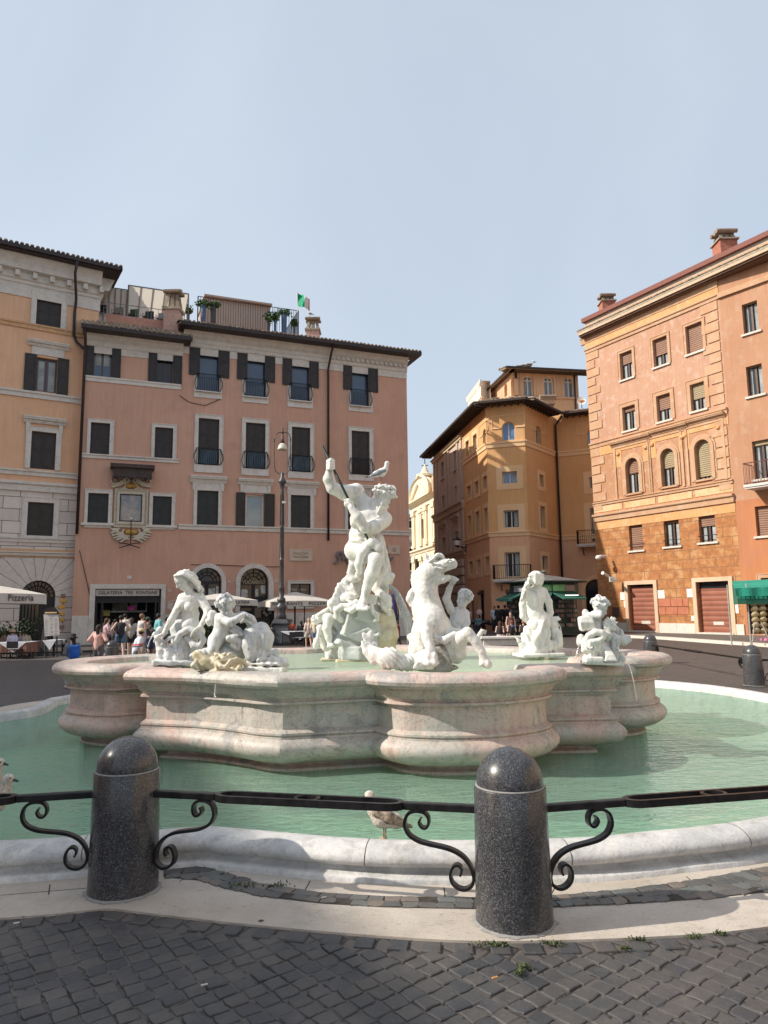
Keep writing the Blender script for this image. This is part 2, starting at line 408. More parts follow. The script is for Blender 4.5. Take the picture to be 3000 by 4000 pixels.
# ------------------------------------------------------------------ outlines and sweeps
def outline(pts,step=.06):
    """closed outline; a third value 1 marks a sharp corner; smooth runs between corners are Catmull-Rom"""
    n=len(pts); P=[A(p[0],p[1]) for p in pts]; cn=[len(p) > 2 and p[2] for p in pts]; out=[]; cor=[]
    for i in range(n):
        j=(i+1) % n; a,b=P[i],P[j]
        p0=P[i-1] if not cn[i] else a-(b-a); p3=P[(j+1) % n] if not cn[j] else b+(b-a)
        m=max(2,int(np.linalg.norm(b-a)/step))
        for k in range(m):
            t=k/m
            if cn[i] and cn[j]: q=a+(b-a)*t
            else: q=.5*((2*a)+(-p0+b)*t+(2*p0-5*a+4*b-p3)*t*t+(-p0+3*a-3*b+p3)*t**3)
            out.append(q); cor.append(k == 0 and cn[i])
    return np.array(out),cor
def offs(P,d):
    """offset inwards by d with mitred corners (P counter-clockwise); the runs between corners stretch to meet them"""
    e=np.roll(P,-1,0)-P; ln=np.linalg.norm(e,axis=1); e /= ln[:,None]; n1=np.stack([-e[:,1],e[:,0]],1); n0=np.roll(n1,1,0); dt=(n0*n1).sum(1)
    m=(n0+n1)/np.maximum(1+dt,.35)[:,None]; out=P+m*d; C=[k for k in range(len(P)) if dt[k] < .93]; n=len(P)
    for q in range(len(C)):
        a,b=C[q],C[(q+1) % len(C)]; idx=[(a+k) % n for k in range(((b-a) % n)+1)]; L=sum(ln[k] for k in idx[:-1]); c0=(m[a]-n1[a])*d; c1=(m[b]-n0[b])*d; s_=0; D0,D1=[(.7 if n0[c][0]*n1[c][1]-n0[c][1]*n1[c][0] > 0 else .16) for c in (a,b)]
        for k in idx[1:-1]: s_ += ln[k-1]; out[k]=P[k]+m[k]*d+c0*max(0,1-s_/min(D0,L))+c1*max(0,1-(L-s_)/min(D1,L))
    return out
def sweep(mb,P,prof):
    rings=[np.column_stack([offs(P,o),np.full(len(P),z)]) for o,z in prof]; n=len(P); m=len(prof)
    fs=[(i*n+k,(i+1)*n+k,(i+1)*n+(k+1) % n,i*n+(k+1) % n) for i in range(m-1) for k in range(n)]
    mb.add(np.concatenate(rings),fs)
def inside(P,q):
    x,y=q; r=False; n=len(P); j=n-1
    for i in range(n):
        if (P[i][1] > y) != (P[j][1] > y) and x < (P[j][0]-P[i][0])*(y-P[i][1])/(P[j][1]-P[i][1])+P[i][0]: r=not r
        j=i
    return r
def edge_smooth(o,ang=35):
    m=o.modifiers.new('edges','EDGE_SPLIT'); m.split_angle=math.radians(ang); m.use_edge_angle=True

POOL,_=outline([(-1.21,5.09,1),(-.89,4.99),(-.03,4.76),(1.0,4.73),(1.63,4.84),(2.64,5.17),(4.3,6.2),(5.5,7.9),(6.05,9.6),(6.1,11.3),(5.7,13.1),(4.6,14.4),(2.6,15.3),
                   (0,15.6),(-2.8,15.0),(-4.8,13.5),(-5.46,12.75,1),(-5.58,12.4,1),(-5.33,11.2),(-5.6,10.65,1),(-6.5,9.6),(-6.7,8.0),(-5.9,6.3),(-4.4,5.2),(-3.3,4.86),(-2.51,4.83),(-1.97,4.92)],.07)
BAS,_=outline([(-2.78,7.65,1),(-2.1,7.46,1),(-1.75,7.25),(-1.35,6.95),(-1.02,6.8,1),(-.2,7.0,1),(-.12,6.88),(.12,6.71),(.58,6.61),(1.12,6.68),(1.6,6.98),(1.83,7.32),(1.84,7.55,1),(2.62,7.58,1),
                  (2.64,8.5,1),(3.0,8.52),(3.42,8.8),(3.66,9.3),(3.55,9.95),(3.2,10.4),(2.75,10.5,1),(2.6,10.95,1),(2.1,11.2),(1.7,11.6,1),(1.0,11.7,1),(.5,12.1),(-.2,12.25),(-.9,12.1),(-1.4,11.7,1),(-2.1,11.65,1),(-2.5,11.3),(-2.95,11.0,1),(-3.0,10.5,1),
                  (-3.5,10.5),(-4.05,10.0),(-4.22,9.35),(-4.02,8.72),(-3.6,8.38),(-3.15,8.26),(-2.88,8.4,1)],.05)

# --- ground sheet with the pool's opening, out to the horizon
def cobble_mat():
    t=NT('sampietrini'); v=t.co(rot=(0,0,.75)); vo=t.n('ShaderNodeTexVoronoi',feature='DISTANCE_TO_EDGE'); vo.inputs['Scale'].default_value=8.5; vo.inputs['Randomness'].default_value=.35
    t.l(v,vo.inputs['Vector']); vc=t.n('ShaderNodeTexVoronoi'); vc.inputs['Scale'].default_value=8.5; vc.inputs['Randomness'].default_value=.35; t.l(v,vc.inputs['Vector'])
    w=t.co(); a=t.noise(w,.35,5)
    col=t.mix(vc.outputs['Color'],(.055,.05,.05),(.105,.092,.085)); col=t.mix(t.ramp(a,[(.3,.0),(.7,.55)]),col,(.12,.098,.085))
    j=t.ramp(vo.outputs['Distance'],[(.02,1),(.07,0)]); col=t.mix(j,col,(.035,.031,.027))
    n1=t.bump(t.ramp(vo.outputs['Distance'],[(0,0),(.12,1)]),.6,.012); n2=t.bump(t.noise(w,45,4),.25,.004,n1)
    return t.done(col,.62,n2,spec=.45)
M_cob=cobble_mat()
g=MB(); loop=offs(POOL,-.1); n=len(loop); cx=loop.mean(0); ring=[np.column_stack([loop,np.full(n,0)])]
for r in (1.08,1.3,1.8,3,6,15,60,150):
    ang=np.arctan2(*(loop-cx).T[::-1]); base=(loop-cx)*r if r < 3 else np.stack([np.cos(ang),np.sin(ang)],1)*5.5*r
    ring.append(np.column_stack([cx+base,np.full(n,0)]))
g.add(np.concatenate(ring),[(i*n+k,(i+1)*n+k,(i+1)*n+(k+1) % n,i*n+(k+1) % n) for i in range(len(ring)-1) for k in range(n)])
struct(build('plaza_ground',g,M_cob,recalc=True))

# --- travertine paving round the pool, and the strip of broken cobbles in it
def trav_mat():
    t=NT('travertine paving'); v=t.co(); a=t.noise(v,1.1,5); col=t.mix(t.ramp(a,[(.3,0),(.7,1)]),(.43,.37,.31),(.60,.53,.46))
    vs=t.co(scale=(3,9,3),rot=(0,0,-.1)); p=t.noise(vs,9,7,.8); pit=t.ramp(p,[(.33,1),(.40,0)]); col=t.mix(pit,col,(.13,.11,.09))
    s_=t.noise(v,3.3,7,.7); col=t.mix(t.ramp(s_,[(.5,0),(.7,.45)]),col,(.30,.26,.21))
    gr=t.noise(v,90,3); col=t.mix(t.ramp(gr,[(.35,.22),(.6,0)]),col,(.2,.17,.14))
    d=t.n('ShaderNodeTexVoronoi'); d.inputs['Scale'].default_value=2.3; t.l(v,d.inputs['Vector']); col=t.mix(t.ramp(d.outputs['Distance'],[(.035,1),(.05,0)]),col,(.05,.045,.04))
    return t.done(col,.7,t.bump(t.math('SUBTRACT',a,pit),.5,.006),spec=.35)
M_trav=trav_mat()
OUT,_=outline([(-6.5,4.2),(-4.2,4.15),(-3.1,4.03),(-2.11,4.1),(-1.56,4.21,1),(-.8,4.0),(-.03,3.83),(.54,3.76),(1.36,3.79),(1.93,3.88),(3.1,4.2),(5.3,5.4),(6.7,7.3),(7.3,9.5),(7.3,11.6),(6.8,13.8),(5.4,15.6),(2.8,16.5),(0,16.8),
                  (-3.2,16.2),(-5.6,14.6),(-6.7,13.1),(-6.7,11.4),(-7.3,10.2),(-8.2,8),(-7.8,5.8)],.08)
# re-sample both outlines by angle so that strips join up
def polar(P,c,m=720):
    d=P-c; a=np.arctan2(d[:,1],d[:,0]); r=np.hypot(*d.T); o=np.argsort(a); aa=np.linspace(-math.pi,math.pi,m,endpoint=False)
    rr=np.interp(aa,a[o],r[o],period=2*math.pi); return c+np.stack([np.cos(aa),np.sin(aa)],1)*rr[:,None]
cc=A(0,9.7); pO=polar(OUT,cc); pI=polar(offs(POOL,-.20),cc)
def strip(mb,a,b,z,sel=None):
    m=len(a)
    for k in range(m):
        j=(k+1) % m
        if sel is not None and not sel(k): continue
        mb.quad((*a[k],z),(*a[j],z),(*b[j],z),(*b[k],z))
t_=MB(); strip(t_,pO,pI,.012)
for k in range(720):
    j=(k+1) % 720; t_.quad((*pO[k],-.02),(*pO[j],-.02),(*pO[j],.012),(*pO[k],.012))
struct(build('travertine_paving',t_,M_trav,recalc=True))
# sunk strip of mixed stones between the slabs
M_stone=None
def island_mat(name,cols,rough=.55,bump=.3,moss=None):
    t=NT(name); gi=t.n('ShaderNodeNewGeometry'); v=t.co(); r_=gi.outputs['Random Per Island']
    col=t.ramp(r_,[(i/len(cols),c) for i,c in enumerate(cols)],'CONSTANT'); a=t.noise(v,9,6,.7)
    col=t.mix(t.ramp(a,[(.35,.35),(.65,0)]),col,(.03,.028,.026)); b=t.noise(v,2.2,4); col=t.mix(t.ramp(b,[(.45,0),(.7,.4)]),col,(.16,.135,.115))
    g2=t.noise(v,60,5,.7); col=t.mix(t.ramp(g2,[(.55,0),(.75,.35)]),col,(.22,.2,.18))
    if moss: mo=t.noise(v,3.7,6,.8); col=t.mix(t.ramp(mo,[(.60,0),(.66,.8)]),col,moss)
    return t.done(col,rough,t.bump(t.noise(v,38,6,.7),bump,.006),spec=.5)
M_cs=island_mat('basalt cobbles',[(.055,.056,.061),(.063,.062,.064),(.047,.049,.054),(.074,.070,.069),(.062,.060,.061),(.080,.074,.070),(.054,.053,.056)])
M_mx=island_mat('mixed strip stones',[(.10,.098,.095),(.13,.125,.115),(.085,.083,.083),(.20,.16,.13),(.14,.15,.14),(.09,.088,.085),(.11,.1,.09)])
def stone(mb,c,w,d,ang,h,z0,r,jit=.12,irregular=.3):
    ca,sa=math.cos(ang),math.sin(ang); vs=[]; ln=[(-1,-1),(0,-1.03),(1,-1),(1.03,0),(1,1),(0,1.03),(-1,1),(-1.03,0)]
    jt=[(r.uniform(-jit,jit),r.uniform(-jit,jit)) for _ in ln]; tl=(r.uniform(-.03,.03),r.uniform(-.03,.03))
    for q,(s,hh) in enumerate(((1,-.5),(.97,.62),(.86,1))):
        for (x,y),(jx,jy) in zip(ln,jt):
            X=(x+jx)*w*.5*s; Y=(y+jy)*d*.5*s; vs.append((c[0]+X*ca-Y*sa,c[1]+X*sa+Y*ca,z0+h*hh+(X*tl[0]+Y*tl[1]) * (hh > 0)))
    vs.append((c[0],c[1],z0+h*1.05)); fs=[]
    for q in range(2):
        for k in range(8): fs.append((q*8+k,q*8+(k+1) % 8,(q+1)*8+(k+1) % 8,(q+1)*8+k))
    for k in range(8): fs.append((16+k,16+(k+1) % 8,24))
    mb.add(vs,fs)
rr_=random.Random(3)
OP=OUT.tolist(); lo_=offs(OUT,-.075)
cs=MB(); ext=offs(OUT,-.13).tolist(); th=math.radians(38); ca,sa=math.cos(th),math.sin(th); sp=.094
for i in range(-86,86):
    for j in range(-86,86):
        u=i*sp*1.04+(.02*math.sin(j*.35)); v=j*sp+.03*math.sin(i*.22)+rr_.uniform(-.006,.006); x=u*ca-v*sa; y=2.6+u*sa+v*ca
        if not (-5 < x < 5.5 and .4 < y < 5.5): continue
        if inside(ext,(x,y)): continue
        stone(cs,(x,y),sp*rr_.uniform(.86,.97),sp*rr_.uniform(.85,.95),th+rr_.uniform(-.07,.07)+.05*math.sin(x*1.3),rr_.uniform(.005,.010),rr_.uniform(-.004,.003),rr_,.13)
arc=0
for k in range(len(lo_)-1):       # the border course along the travertine
    p,q=lo_[k],lo_[k+1]; arc += np.linalg.norm(q-p)
    if arc > .105:
        arc=0
        if -5 < p[0] < 5.5 and p[1] < 6: stone(cs,p,.098,.10,math.atan2(*(q-p)[::-1]),.013,.0,rr_,.05)
struct(build('cobblestones',cs,M_cs,smooth=False))
def strip_path(z,pts):
    return [PZ(x,y,z)[:2] for x,y in pts]
band=MB(); bi=strip_path(.012,[(640,3402),(780,3385),(1000,3450),(1250,3488),(1500,3503),(1850,3508),(2178,3500),(2500,3470),(2780,3432),(3060,3380)])
bo=strip_path(.012,[(640,3428),(780,3440),(1000,3500),(1250,3530),(1500,3545),(1850,3552),(2178,3545),(2500,3530),(2780,3510),(3060,3478)])
bed=MB()
for k in range(len(bi)-1): bed.quad((*bi[k],.016),(*bi[k+1],.016),(*bo[k+1],.016),(*bo[k],.016))
struct(build('stone_strip_bed',bed,plain('dark soil',(.05,.042,.034),.95,var=.4,scale=20,bump=.5),recalc=True))
bs=MB(); bi=np.array(bi); bo=np.array(bo)
for k in range(len(bi)-1):
    L=np.linalg.norm(bi[k+1]-bi[k]); m=max(2,int(L/.085))
    for q in range(m):
        t=(q+.5)/m; a=bi[k]+(bi[k+1]-bi[k])*t; b=bo[k]+(bo[k+1]-bo[k])*t; wd=np.linalg.norm(b-a); rows=max(1,round(wd/.09)); dr=math.atan2(*(bi[k+1]-bi[k])[::-1])
        for r2 in range(rows):
            if rr_.random() < .04: continue
            c=a+(b-a)*((r2+.5)/rows)+A(rr_.uniform(-.006,.006),rr_.uniform(-.006,.006)); stone(bs,c,L/m*.93,wd/rows*.88,dr,.004,.016,rr_,.2)
struct(build('stone_strip',bs,M_mx))
# slab joints across the paving
jt=MB()
for (x0,y0,x1,y1) in [(190,3495,195,3455),(0,3497,350,3468),(1735,3467,1738,3502),(2165,3470,2150,3502),(1190,3480,1212,3440),(700,3445,745,3410),(2680,3423,2700,3440)]:
    a=PZ(x0,y0,.0125); b=PZ(x1,y1,.0125); d=b-a; nn=nrm(A(-d[1],d[0],0))*.004; jt.quad(a-nn,b-nn,b+nn,a+nn)
struct(build('paving_joints',jt,plain('joint dirt',(.09,.07,.05),.95)))
# weeds in the joints
def tufts(name,spots,label,n=70):
    mb=MB(); r=random.Random(5)
    for (px,py,sx,sy) in spots:
        for _ in range(n):
            p=PZ(px+r.gauss(0,sx),py+r.gauss(0,sy),.015); a=r.uniform(0,6.28); l=r.uniform(.006,.02); w=r.uniform(.003,.007)
            d=A(math.cos(a),math.sin(a),0); s=A(-d[1],d[0],0); t=d*l*.8+A(0,0,l*r.uniform(.5,1.2)); mb.add([p,p+t*.5+s*w,p+t,p+t*.5-s*w],[(0,1,2,3)])
    o=build(name,mb,plain('weed green',(.055,.075,.022),.7,var=.5,scale=60)); tag(o,label,'weeds'); o['kind']='stuff'; return o
tufts('moss',[(930,3462,28,7),(975,3464,25,6),(1090,3462,25,5),(1900,3692,40,6),(1945,3690,25,5),(2160,3688,28,4),(2500,3672,22,4),(2710,3662,20,4),(2820,3650,14,4),(2440,3708,14,3),(2050,3782,14,5),(2030,3805,8,4)],'green moss and small weeds growing in the paving joints',62)

# --- outer pool: rim, floor, water
M_rim=marble('pale rim marble',(.68,.655,.62),(.50,.495,.49),dirt=(.27,.25,.22),vein=(.34,.34,.35),vs=2.6,rough=.55,dirtamt=.75,bump=.8)
rim=MB(); sweep(rim,POOL,[(.0,-.34),(0,.165),(-.012,.188),(-.04,.203),(-.09,.208),(-.14,.203),(-.19,.186),(-.225,.160),(-.238,.130),(-.225,.104),(-.195,.090),(-.17,.086),(-.172,.072),(-.185,.060),(-.21,.052),(-.245,.046),(-.255,.036),(-.26,-.03)])
rim_o=o=build('pool_rim',rim,M_rim,smooth=True,recalc=True); tag(o,'low white marble rim of the lower pool, worn and rounded','pool rim'); edge_smooth(o,50)
acc=0; jm=MB()
for k in range(len(POOL)-1):        # thin dark joints between the rim blocks
    acc += np.linalg.norm(POOL[k+1]-POOL[k])
    if acc > 1.15 and k > 6:
        acc=0; d=nrm(POOL[k+1]-POOL[k]); n_=A(d[1],-d[0]); pr=[(.0,.165),(.012,.1885),(.04,.2035),(.09,.2085),(.14,.2035),(.19,.1865),(.226,.1605),(.239,.13),(.226,.1035)]
        for (a,z0),(b,z1) in zip(pr[:-1],pr[1:]): p,q=POOL[k]+n_*a*1.002,POOL[k]+n_*b*1.002; w=d*.0025; jm.quad((*(p-w),z0+.0006),(*(p+w),z0+.0006),(*(q+w),z1+.0006),(*(q-w),z1+.0006))
build('rim_joints',jm,plain('joint dirt',(.09,.07,.05),.95),rim_o)
def floor_mat(name,c,c2,c3):
    t=NT(name); v=t.co(); a=t.noise(v,.55,5,.6,.6); col=t.mix(t.ramp(a,[(.36,0),(.62,1)]),c,c2); b=t.noise(v,1.3,6,.7); col=t.mix(t.ramp(b,[(.5,0),(.7,.7)]),col,c3)
    return t.done(col,.8,t.bump(b,.2,.01))
fl=MB(); fl.poly([(*p,-.33) for p in offs(POOL,-.02)]); struct(build('pool_floor',fl,floor_mat('pool floor algae',(.30,.50,.37),(.54,.57,.38),(.48,.44,.28)),recalc=True))
def water_mat(name,tint,milk,milkf,sc=1.0,bump=.5,fac=.7):
    t=NT(name); t.t.nodes.remove(t.b)
    v=t.co(scale=(1,2.0,1)); n1=t.noise(v,1.9*sc,3,.6,1.2); n2=t.noise(v,9*sc,3,.6,.4); h=t.math('ADD',t.math('MULTIPLY',n1,1.0),t.math('MULTIPLY',n2,.45)); nb=t.bump(h,min(1,bump*1.5),.08)
    tr=t.n('ShaderNodeBsdfTransparent'); tr.inputs[0].default_value=(*tint,1); df=t.n('ShaderNodeBsdfDiffuse'); df.inputs[0].default_value=(*milk,1); gl=t.n('ShaderNodeBsdfGlossy'); gl.inputs['Roughness'].default_value=.035
    t.l(nb,gl.inputs['Normal']); fr=t.n('ShaderNodeFresnel'); fr.inputs['IOR'].default_value=1.33; t.l(nb,fr.inputs['Normal'])
    m1=t.n('ShaderNodeMixShader'); m1.inputs[0].default_value=milkf; t.l(tr.outputs[0],m1.inputs[1]); t.l(df.outputs[0],m1.inputs[2])
    m2=t.n('ShaderNodeMixShader'); t.l(t.math('MULTIPLY',fr.outputs[0],fac),m2.inputs[0]); t.l(m1.outputs[0],m2.inputs[1]); t.l(gl.outputs[0],m2.inputs[2]); t.l(m2.outputs[0],t.out.inputs[0]); return t.m
M_water=water_mat('pool water',(.74,.92,.80),(.40,.62,.49),.36)
w_=MB(); w_.poly([(*p,.075) for p in offs(POOL,-.01)]); struct(build('pool_water',w_,M_water,recalc=True))

# --- raised basin of veined pink and grey marble
def basin_mat():
    t=NT('breccia marble'); v=t.co(); a=t.noise(v,.9,4,.6,1.0); b=t.noise(v,3.2,7,.72,1.6)
    col=t.mix(t.ramp(a,[(.44,0),(.56,1)]),(.55,.375,.325),(.44,.42,.38)); col=t.mix(t.ramp(b,[(.42,0),(.66,.75)]),col,(.62,.49,.42))
    c_=t.noise(v,1.4,5,.7,2.0); col=t.mix(t.ramp(c_,[(.55,0),(.62,.85)]),col,(.30,.285,.28))
    w=t.noise(v,2.6,6,.75,3.0); r_=t.math('ABSOLUTE',t.math('SUBTRACT',w,.5)); col=t.mix(t.ramp(r_,[(0,.6),(.012,0)]),col,(.66,.62,.55))
    w2=t.noise(v,1.8,5,.7,4.0); r2=t.math('ABSOLUTE',t.math('SUBTRACT',w2,.47)); col=t.mix(t.ramp(r2,[(0,.9),(.010,0)]),col,(.12,.09,.08))
    g_=t.noise(v,55,4,.7); col=t.mix(t.ramp(g_,[(.56,0),(.72,.5)]),col,(.62,.58,.52)); vs=t.co(scale=(7,7,.6)); s_=t.noise(vs,1.5,5); col=t.mix(t.ramp(s_,[(.30,.35),(.5,0)]),col,(.20,.17,.14))
    return t.done(col,.52,t.bump(t.noise(v,26,6,.7),.35,.006),spec=.4)
M_bas=basin_mat()
bs_=MB(); sweep(bs_,BAS,[(.44,.60),(.42,.97),(.40,1.018),(.36,1.03),(.14,1.038),(.08,1.035),(.035,1.018),(.008,.992),(0,.962),(.010,.930),(.040,.905),(.085,.895),(.088,.878),(.115,.875),(.135,.850),(.15,.815),(.185,.785),(.19,.768),
    (.165,.762),(.163,.742),(.185,.732),(.225,.725),(.225,.50),(.20,.488),(.172,.470),(.172,.452),(.19,.436),(.175,.430),(.175,.418),(.15,.405),(.115,.372),(.10,.335),(.105,.295),(.135,.25),(.20,.205),(.29,.172),(.38,.155),(.40,.145),
    (.43,.142),(.44,.125),(.42,.112),(.385,.108),(.365,.10),(.355,.085),(.36,.072),(.40,.06),(.40,-.33)])
basin=build('fountain_basin',bs_,M_bas,smooth=True,recalc=True); tag(basin,'lobed upper basin of veined pink and grey marble carrying the statues','fountain basin'); edge_smooth(basin,32)
bf=MB(); cb=A(-.2,9.5); ra_=np.linspace(-math.pi,math.pi,360,endpoint=False); br_=[]
for t_a in ra_:       # first crossing of each ray with the outline, pulled inside the rim
    dv=A(math.cos(t_a),math.sin(t_a)); e_=np.roll(BAS,-1,0)-BAS; w_0=BAS-cb; den=dv[0]*e_[:,1]-dv[1]*e_[:,0]; den=np.where(abs(den) < 1e-9,1e-9,den)
    t_r=(w_0[:,0]*e_[:,1]-w_0[:,1]*e_[:,0])/den; s_r=(w_0[:,0]*dv[1]-w_0[:,1]*dv[0])/den; ok=(t_r > 0) & (s_r >= 0) & (s_r <= 1); br_.append(cb+dv*(t_r[ok].min()-.33))
br_=np.array(br_); bf.poly([(*p,.70) for p in br_]); o=build('basin_floor',bf,floor_mat('basin floor',(.56,.68,.48),(.70,.70,.50),(.62,.54,.36)),basin,recalc=True)
M_water2=water_mat('basin water',(.85,.95,.86),(.56,.70,.52),.55,1.6,.9,.42)
bw=MB(); bw.poly([(*p,.955) for p in br_]); struct(build('basin_water',bw,M_water2,recalc=True))
# ------------------------------------------------------------------ façades
class Fac:
    """a vertical wall plane from ground point p0 (left) to p1 (right), seen from outside"""
    def __init__(s,p0,p1):
        s.o=A(p0[0],p0[1],0); e=A(p1[0],p1[1],0); s.L=np.linalg.norm(e-s.o); s.d=(e-s.o)/s.L; s.n=A(s.d[1],-s.d[0],0)
    def uz(s,px,py,out=0.0):
        r=ray(px,py); q=s.o+s.n*out; t=((q-CAMP)@s.n)/(r@s.n); p=CAMP+r*t; return (p-s.o)@s.d,p[2]
    def W(s,u,z,out=0.0): return s.o+s.d*u+A(0,0,z)+s.n*out
    def rect(s,xl,xr,yt,yb,out=0.0):
        xc,yc=(xl+xr)/2,(yt+yb)/2
        return (s.uz(xl,yc,out)[0],s.uz(xr,yc,out)[0],s.uz(xc,yb,out)[1],s.uz(xc,yt,out)[1])
    def box(s,mb,u0,u1,z0,z1,o0,o1):
        W=s.W; mb.hexa([W(u0,z0,o1),W(u1,z0,o1),W(u1,z0,o0),W(u0,z0,o0),W(u0,z1,o1),W(u1,z1,o1),W(u1,z1,o0),W(u0,z1,o0)])
    def prism(s,mb,pts,o0,o1):    # outline in (u, z), counter-clockwise seen from outside
        n=len(pts); mb.add([s.W(u,z,o1) for u,z in pts]+[s.W(u,z,o0) for u,z in pts],[tuple(range(n)),tuple(range(2*n-1,n-1,-1))]+[(i,i+n,(i+1) % n+n,(i+1) % n) for i in range(n)])
    def ring(s,mb,r,w,o0,o1,sides='lrtb',wt=None,wb=None):   # frame round rect r=(u0,u1,z0,z1), width w outwards
        u0,u1,z0,z1=r; wt=w if wt is None else wt; wb=w if wb is None else wb
        if 'l' in sides: s.box(mb,u0-w,u0,z0,z1,o0,o1)
        if 'r' in sides: s.box(mb,u1,u1+w,z0,z1,o0,o1)
        if 't' in sides: s.box(mb,u0-w,u1+w,z1,z1+wt,o0,o1)
        if 'b' in sides: s.box(mb,u0-w,u1+w,z0-wb,z0,o0,o1)
    def profile(s,mb,u0,u1,prof):   # moulding: closed profile of (out, z) swept from u0 to u1
        n=len(prof); vs=[s.W(u0,z,o) for o,z in prof]+[s.W(u1,z,o) for o,z in prof]
        mb.add(vs,[(i,(i+1) % n,n+(i+1) % n,n+i) for i in range(n)]+[tuple(range(n))[::-1],tuple(range(n,2*n))])
    def curve(s,pts,**k): return [s.W(u,z,o) for u,z,o in pts]

def wall(mb,F,u0,u1,z0,z1,ops,dep=.3):
    """wall sheet with real openings: ops = (ua, ub, za, zb, arched); reveals go dep inwards"""
    ops=[o for o in ops if o[1] > u0 and o[0] < u1 and o[3] > z0 and o[2] < z1]
    us=sorted({u0,u1,*[min(max(x,u0),u1) for o in ops for x in o[:2]]}); zs=sorted({z0,z1,*[min(max(x,z0),z1) for o in ops for x in o[2:4]]})
    q=lambda a,b,c,d: mb.quad(F.W(a,c),F.W(b,c),F.W(b,d),F.W(a,d),[(a,c),(b,c),(b,d),(a,d)])
    for a,b in zip(us[:-1],us[1:]):
        if b-a < 1e-6: continue
        for c,d in zip(zs[:-1],zs[1:]):
            if d-c < 1e-6: continue
            m,k=(a+b)/2,(c+d)/2
            if any(o[0] < m < o[1] and o[2] < k < o[3] for o in ops): continue
            q(a,b,c,d)
    for o in ops:
        a,b,c,d=o[:4]; ar=len(o) > 4 and o[4]; c=max(c,z0); d=min(d,z1)
        def rv(p,r): mb.quad(F.W(*p,0),F.W(*p,-dep),F.W(*r,-dep),F.W(*r,0),[p,(p[0]+dep,p[1]),(r[0]+dep,r[1]),r])
        if not ar: rv((a,d),(a,c)); rv((b,c),(b,d)); rv((b,d),(a,d)); rv((a,c),(b,c)) if c > z0+.01 else None
        else:
            R=(b-a)/2; zc=d-R; cu=(a+b)/2; pts=[(cu-R*math.cos(math.pi*i/20),zc+R*math.sin(math.pi*i/20)) for i in range(21)]
            for i in range(20):
                p,r=pts[i],pts[i+1]; rv(r,p)
                e0=(p[0],d); e1=(r[0],d); mb.quad(F.W(*p),F.W(*r),F.W(*e1),F.W(*e0),[p,r,e1,e0])
            rv((a,zc),(a,c)); rv((b,c),(b,zc)); rv((a,c),(b,c)) if c > z0+.01 else None
def body(mb,F,u0,u1,z0,z1,depth,left=True,right=True,top=True,dep=0.0):
    W=F.W
    if left: mb.quad(W(u0,z0,-depth),W(u0,z0,-dep),W(u0,z1,-dep),W(u0,z1,-depth),[(-depth,z0),(0,z0),(0,z1),(-depth,z1)])
    if right: mb.quad(W(u1,z0,-dep),W(u1,z0,-depth),W(u1,z1,-depth),W(u1,z1,-dep),[(0,z0),(depth,z0),(depth,z1),(0,z1)])
    if top: mb.quad(W(u0,z1,0),W(u1,z1,0),W(u1,z1,-depth),W(u0,z1,-depth))
    mb.quad(W(u1,z0,-depth),W(u0,z0,-depth),W(u0,z1,-depth),W(u1,z1,-depth))

M_shut=plain('dark brown shutters',(.030,.024,.024),.5,var=.3,scale=4)
M_shutg=plain('dark green black shutters',(.022,.027,.027),.5,var=.3,scale=4)
M_trim=marble('white window stone',(.68,.65,.60),(.60,.57,.53),dirt=(.28,.25,.22),vs=1.6,rough=.75,dirtamt=.45,grain=14)
M_pane=glass_pane('sky glass',(.05,.085,.15)); M_paned=glass_pane('dark glass',(.02,.022,.028),spec=.5)
M_iron=plain('black iron',(.022,.020,.022),.45,.3,scale=20)
M_wood=plain('brown window frame',(.10,.055,.04),.5,var=.2,scale=10)
M_white=plain('white window frame',(.62,.60,.56),.5,var=.08,scale=8)
M_curt=plain('grey curtain',(.33,.36,.36),.9,var=.3,scale=1.5)
M_roll=None
def slat_mat(name,c,c2,per=.055):
    t=NT(name); v=t.co('UV'); w=t.n('ShaderNodeTexWave',wave_type='BANDS',bands_direction='Y'); w.inputs['Scale'].default_value=.314/per*.5; w.inputs['Distortion'].default_value=0
    t.l(v,w.inputs['Vector']); a=t.noise(t.co(),1.2,5); col=t.mix(t.ramp(a,[(.35,0),(.65,1)]),c,c2); col=t.mix(t.ramp(w.outputs['Fac'],[(0,.55),(.35,0)]),col,tuple(x*.4 for x in c))
    return t.done(col,.6,t.bump(w.outputs['Fac'],.7,.02))
M_roll=slat_mat('brown roller slats',(.22,.105,.065),(.28,.15,.09)); M_rollp=slat_mat('faded olive roller slats',(.30,.23,.13),(.36,.28,.16))
M_rollbig=slat_mat('rust red shutter slats',(.26,.085,.05),(.33,.12,.07),.13)

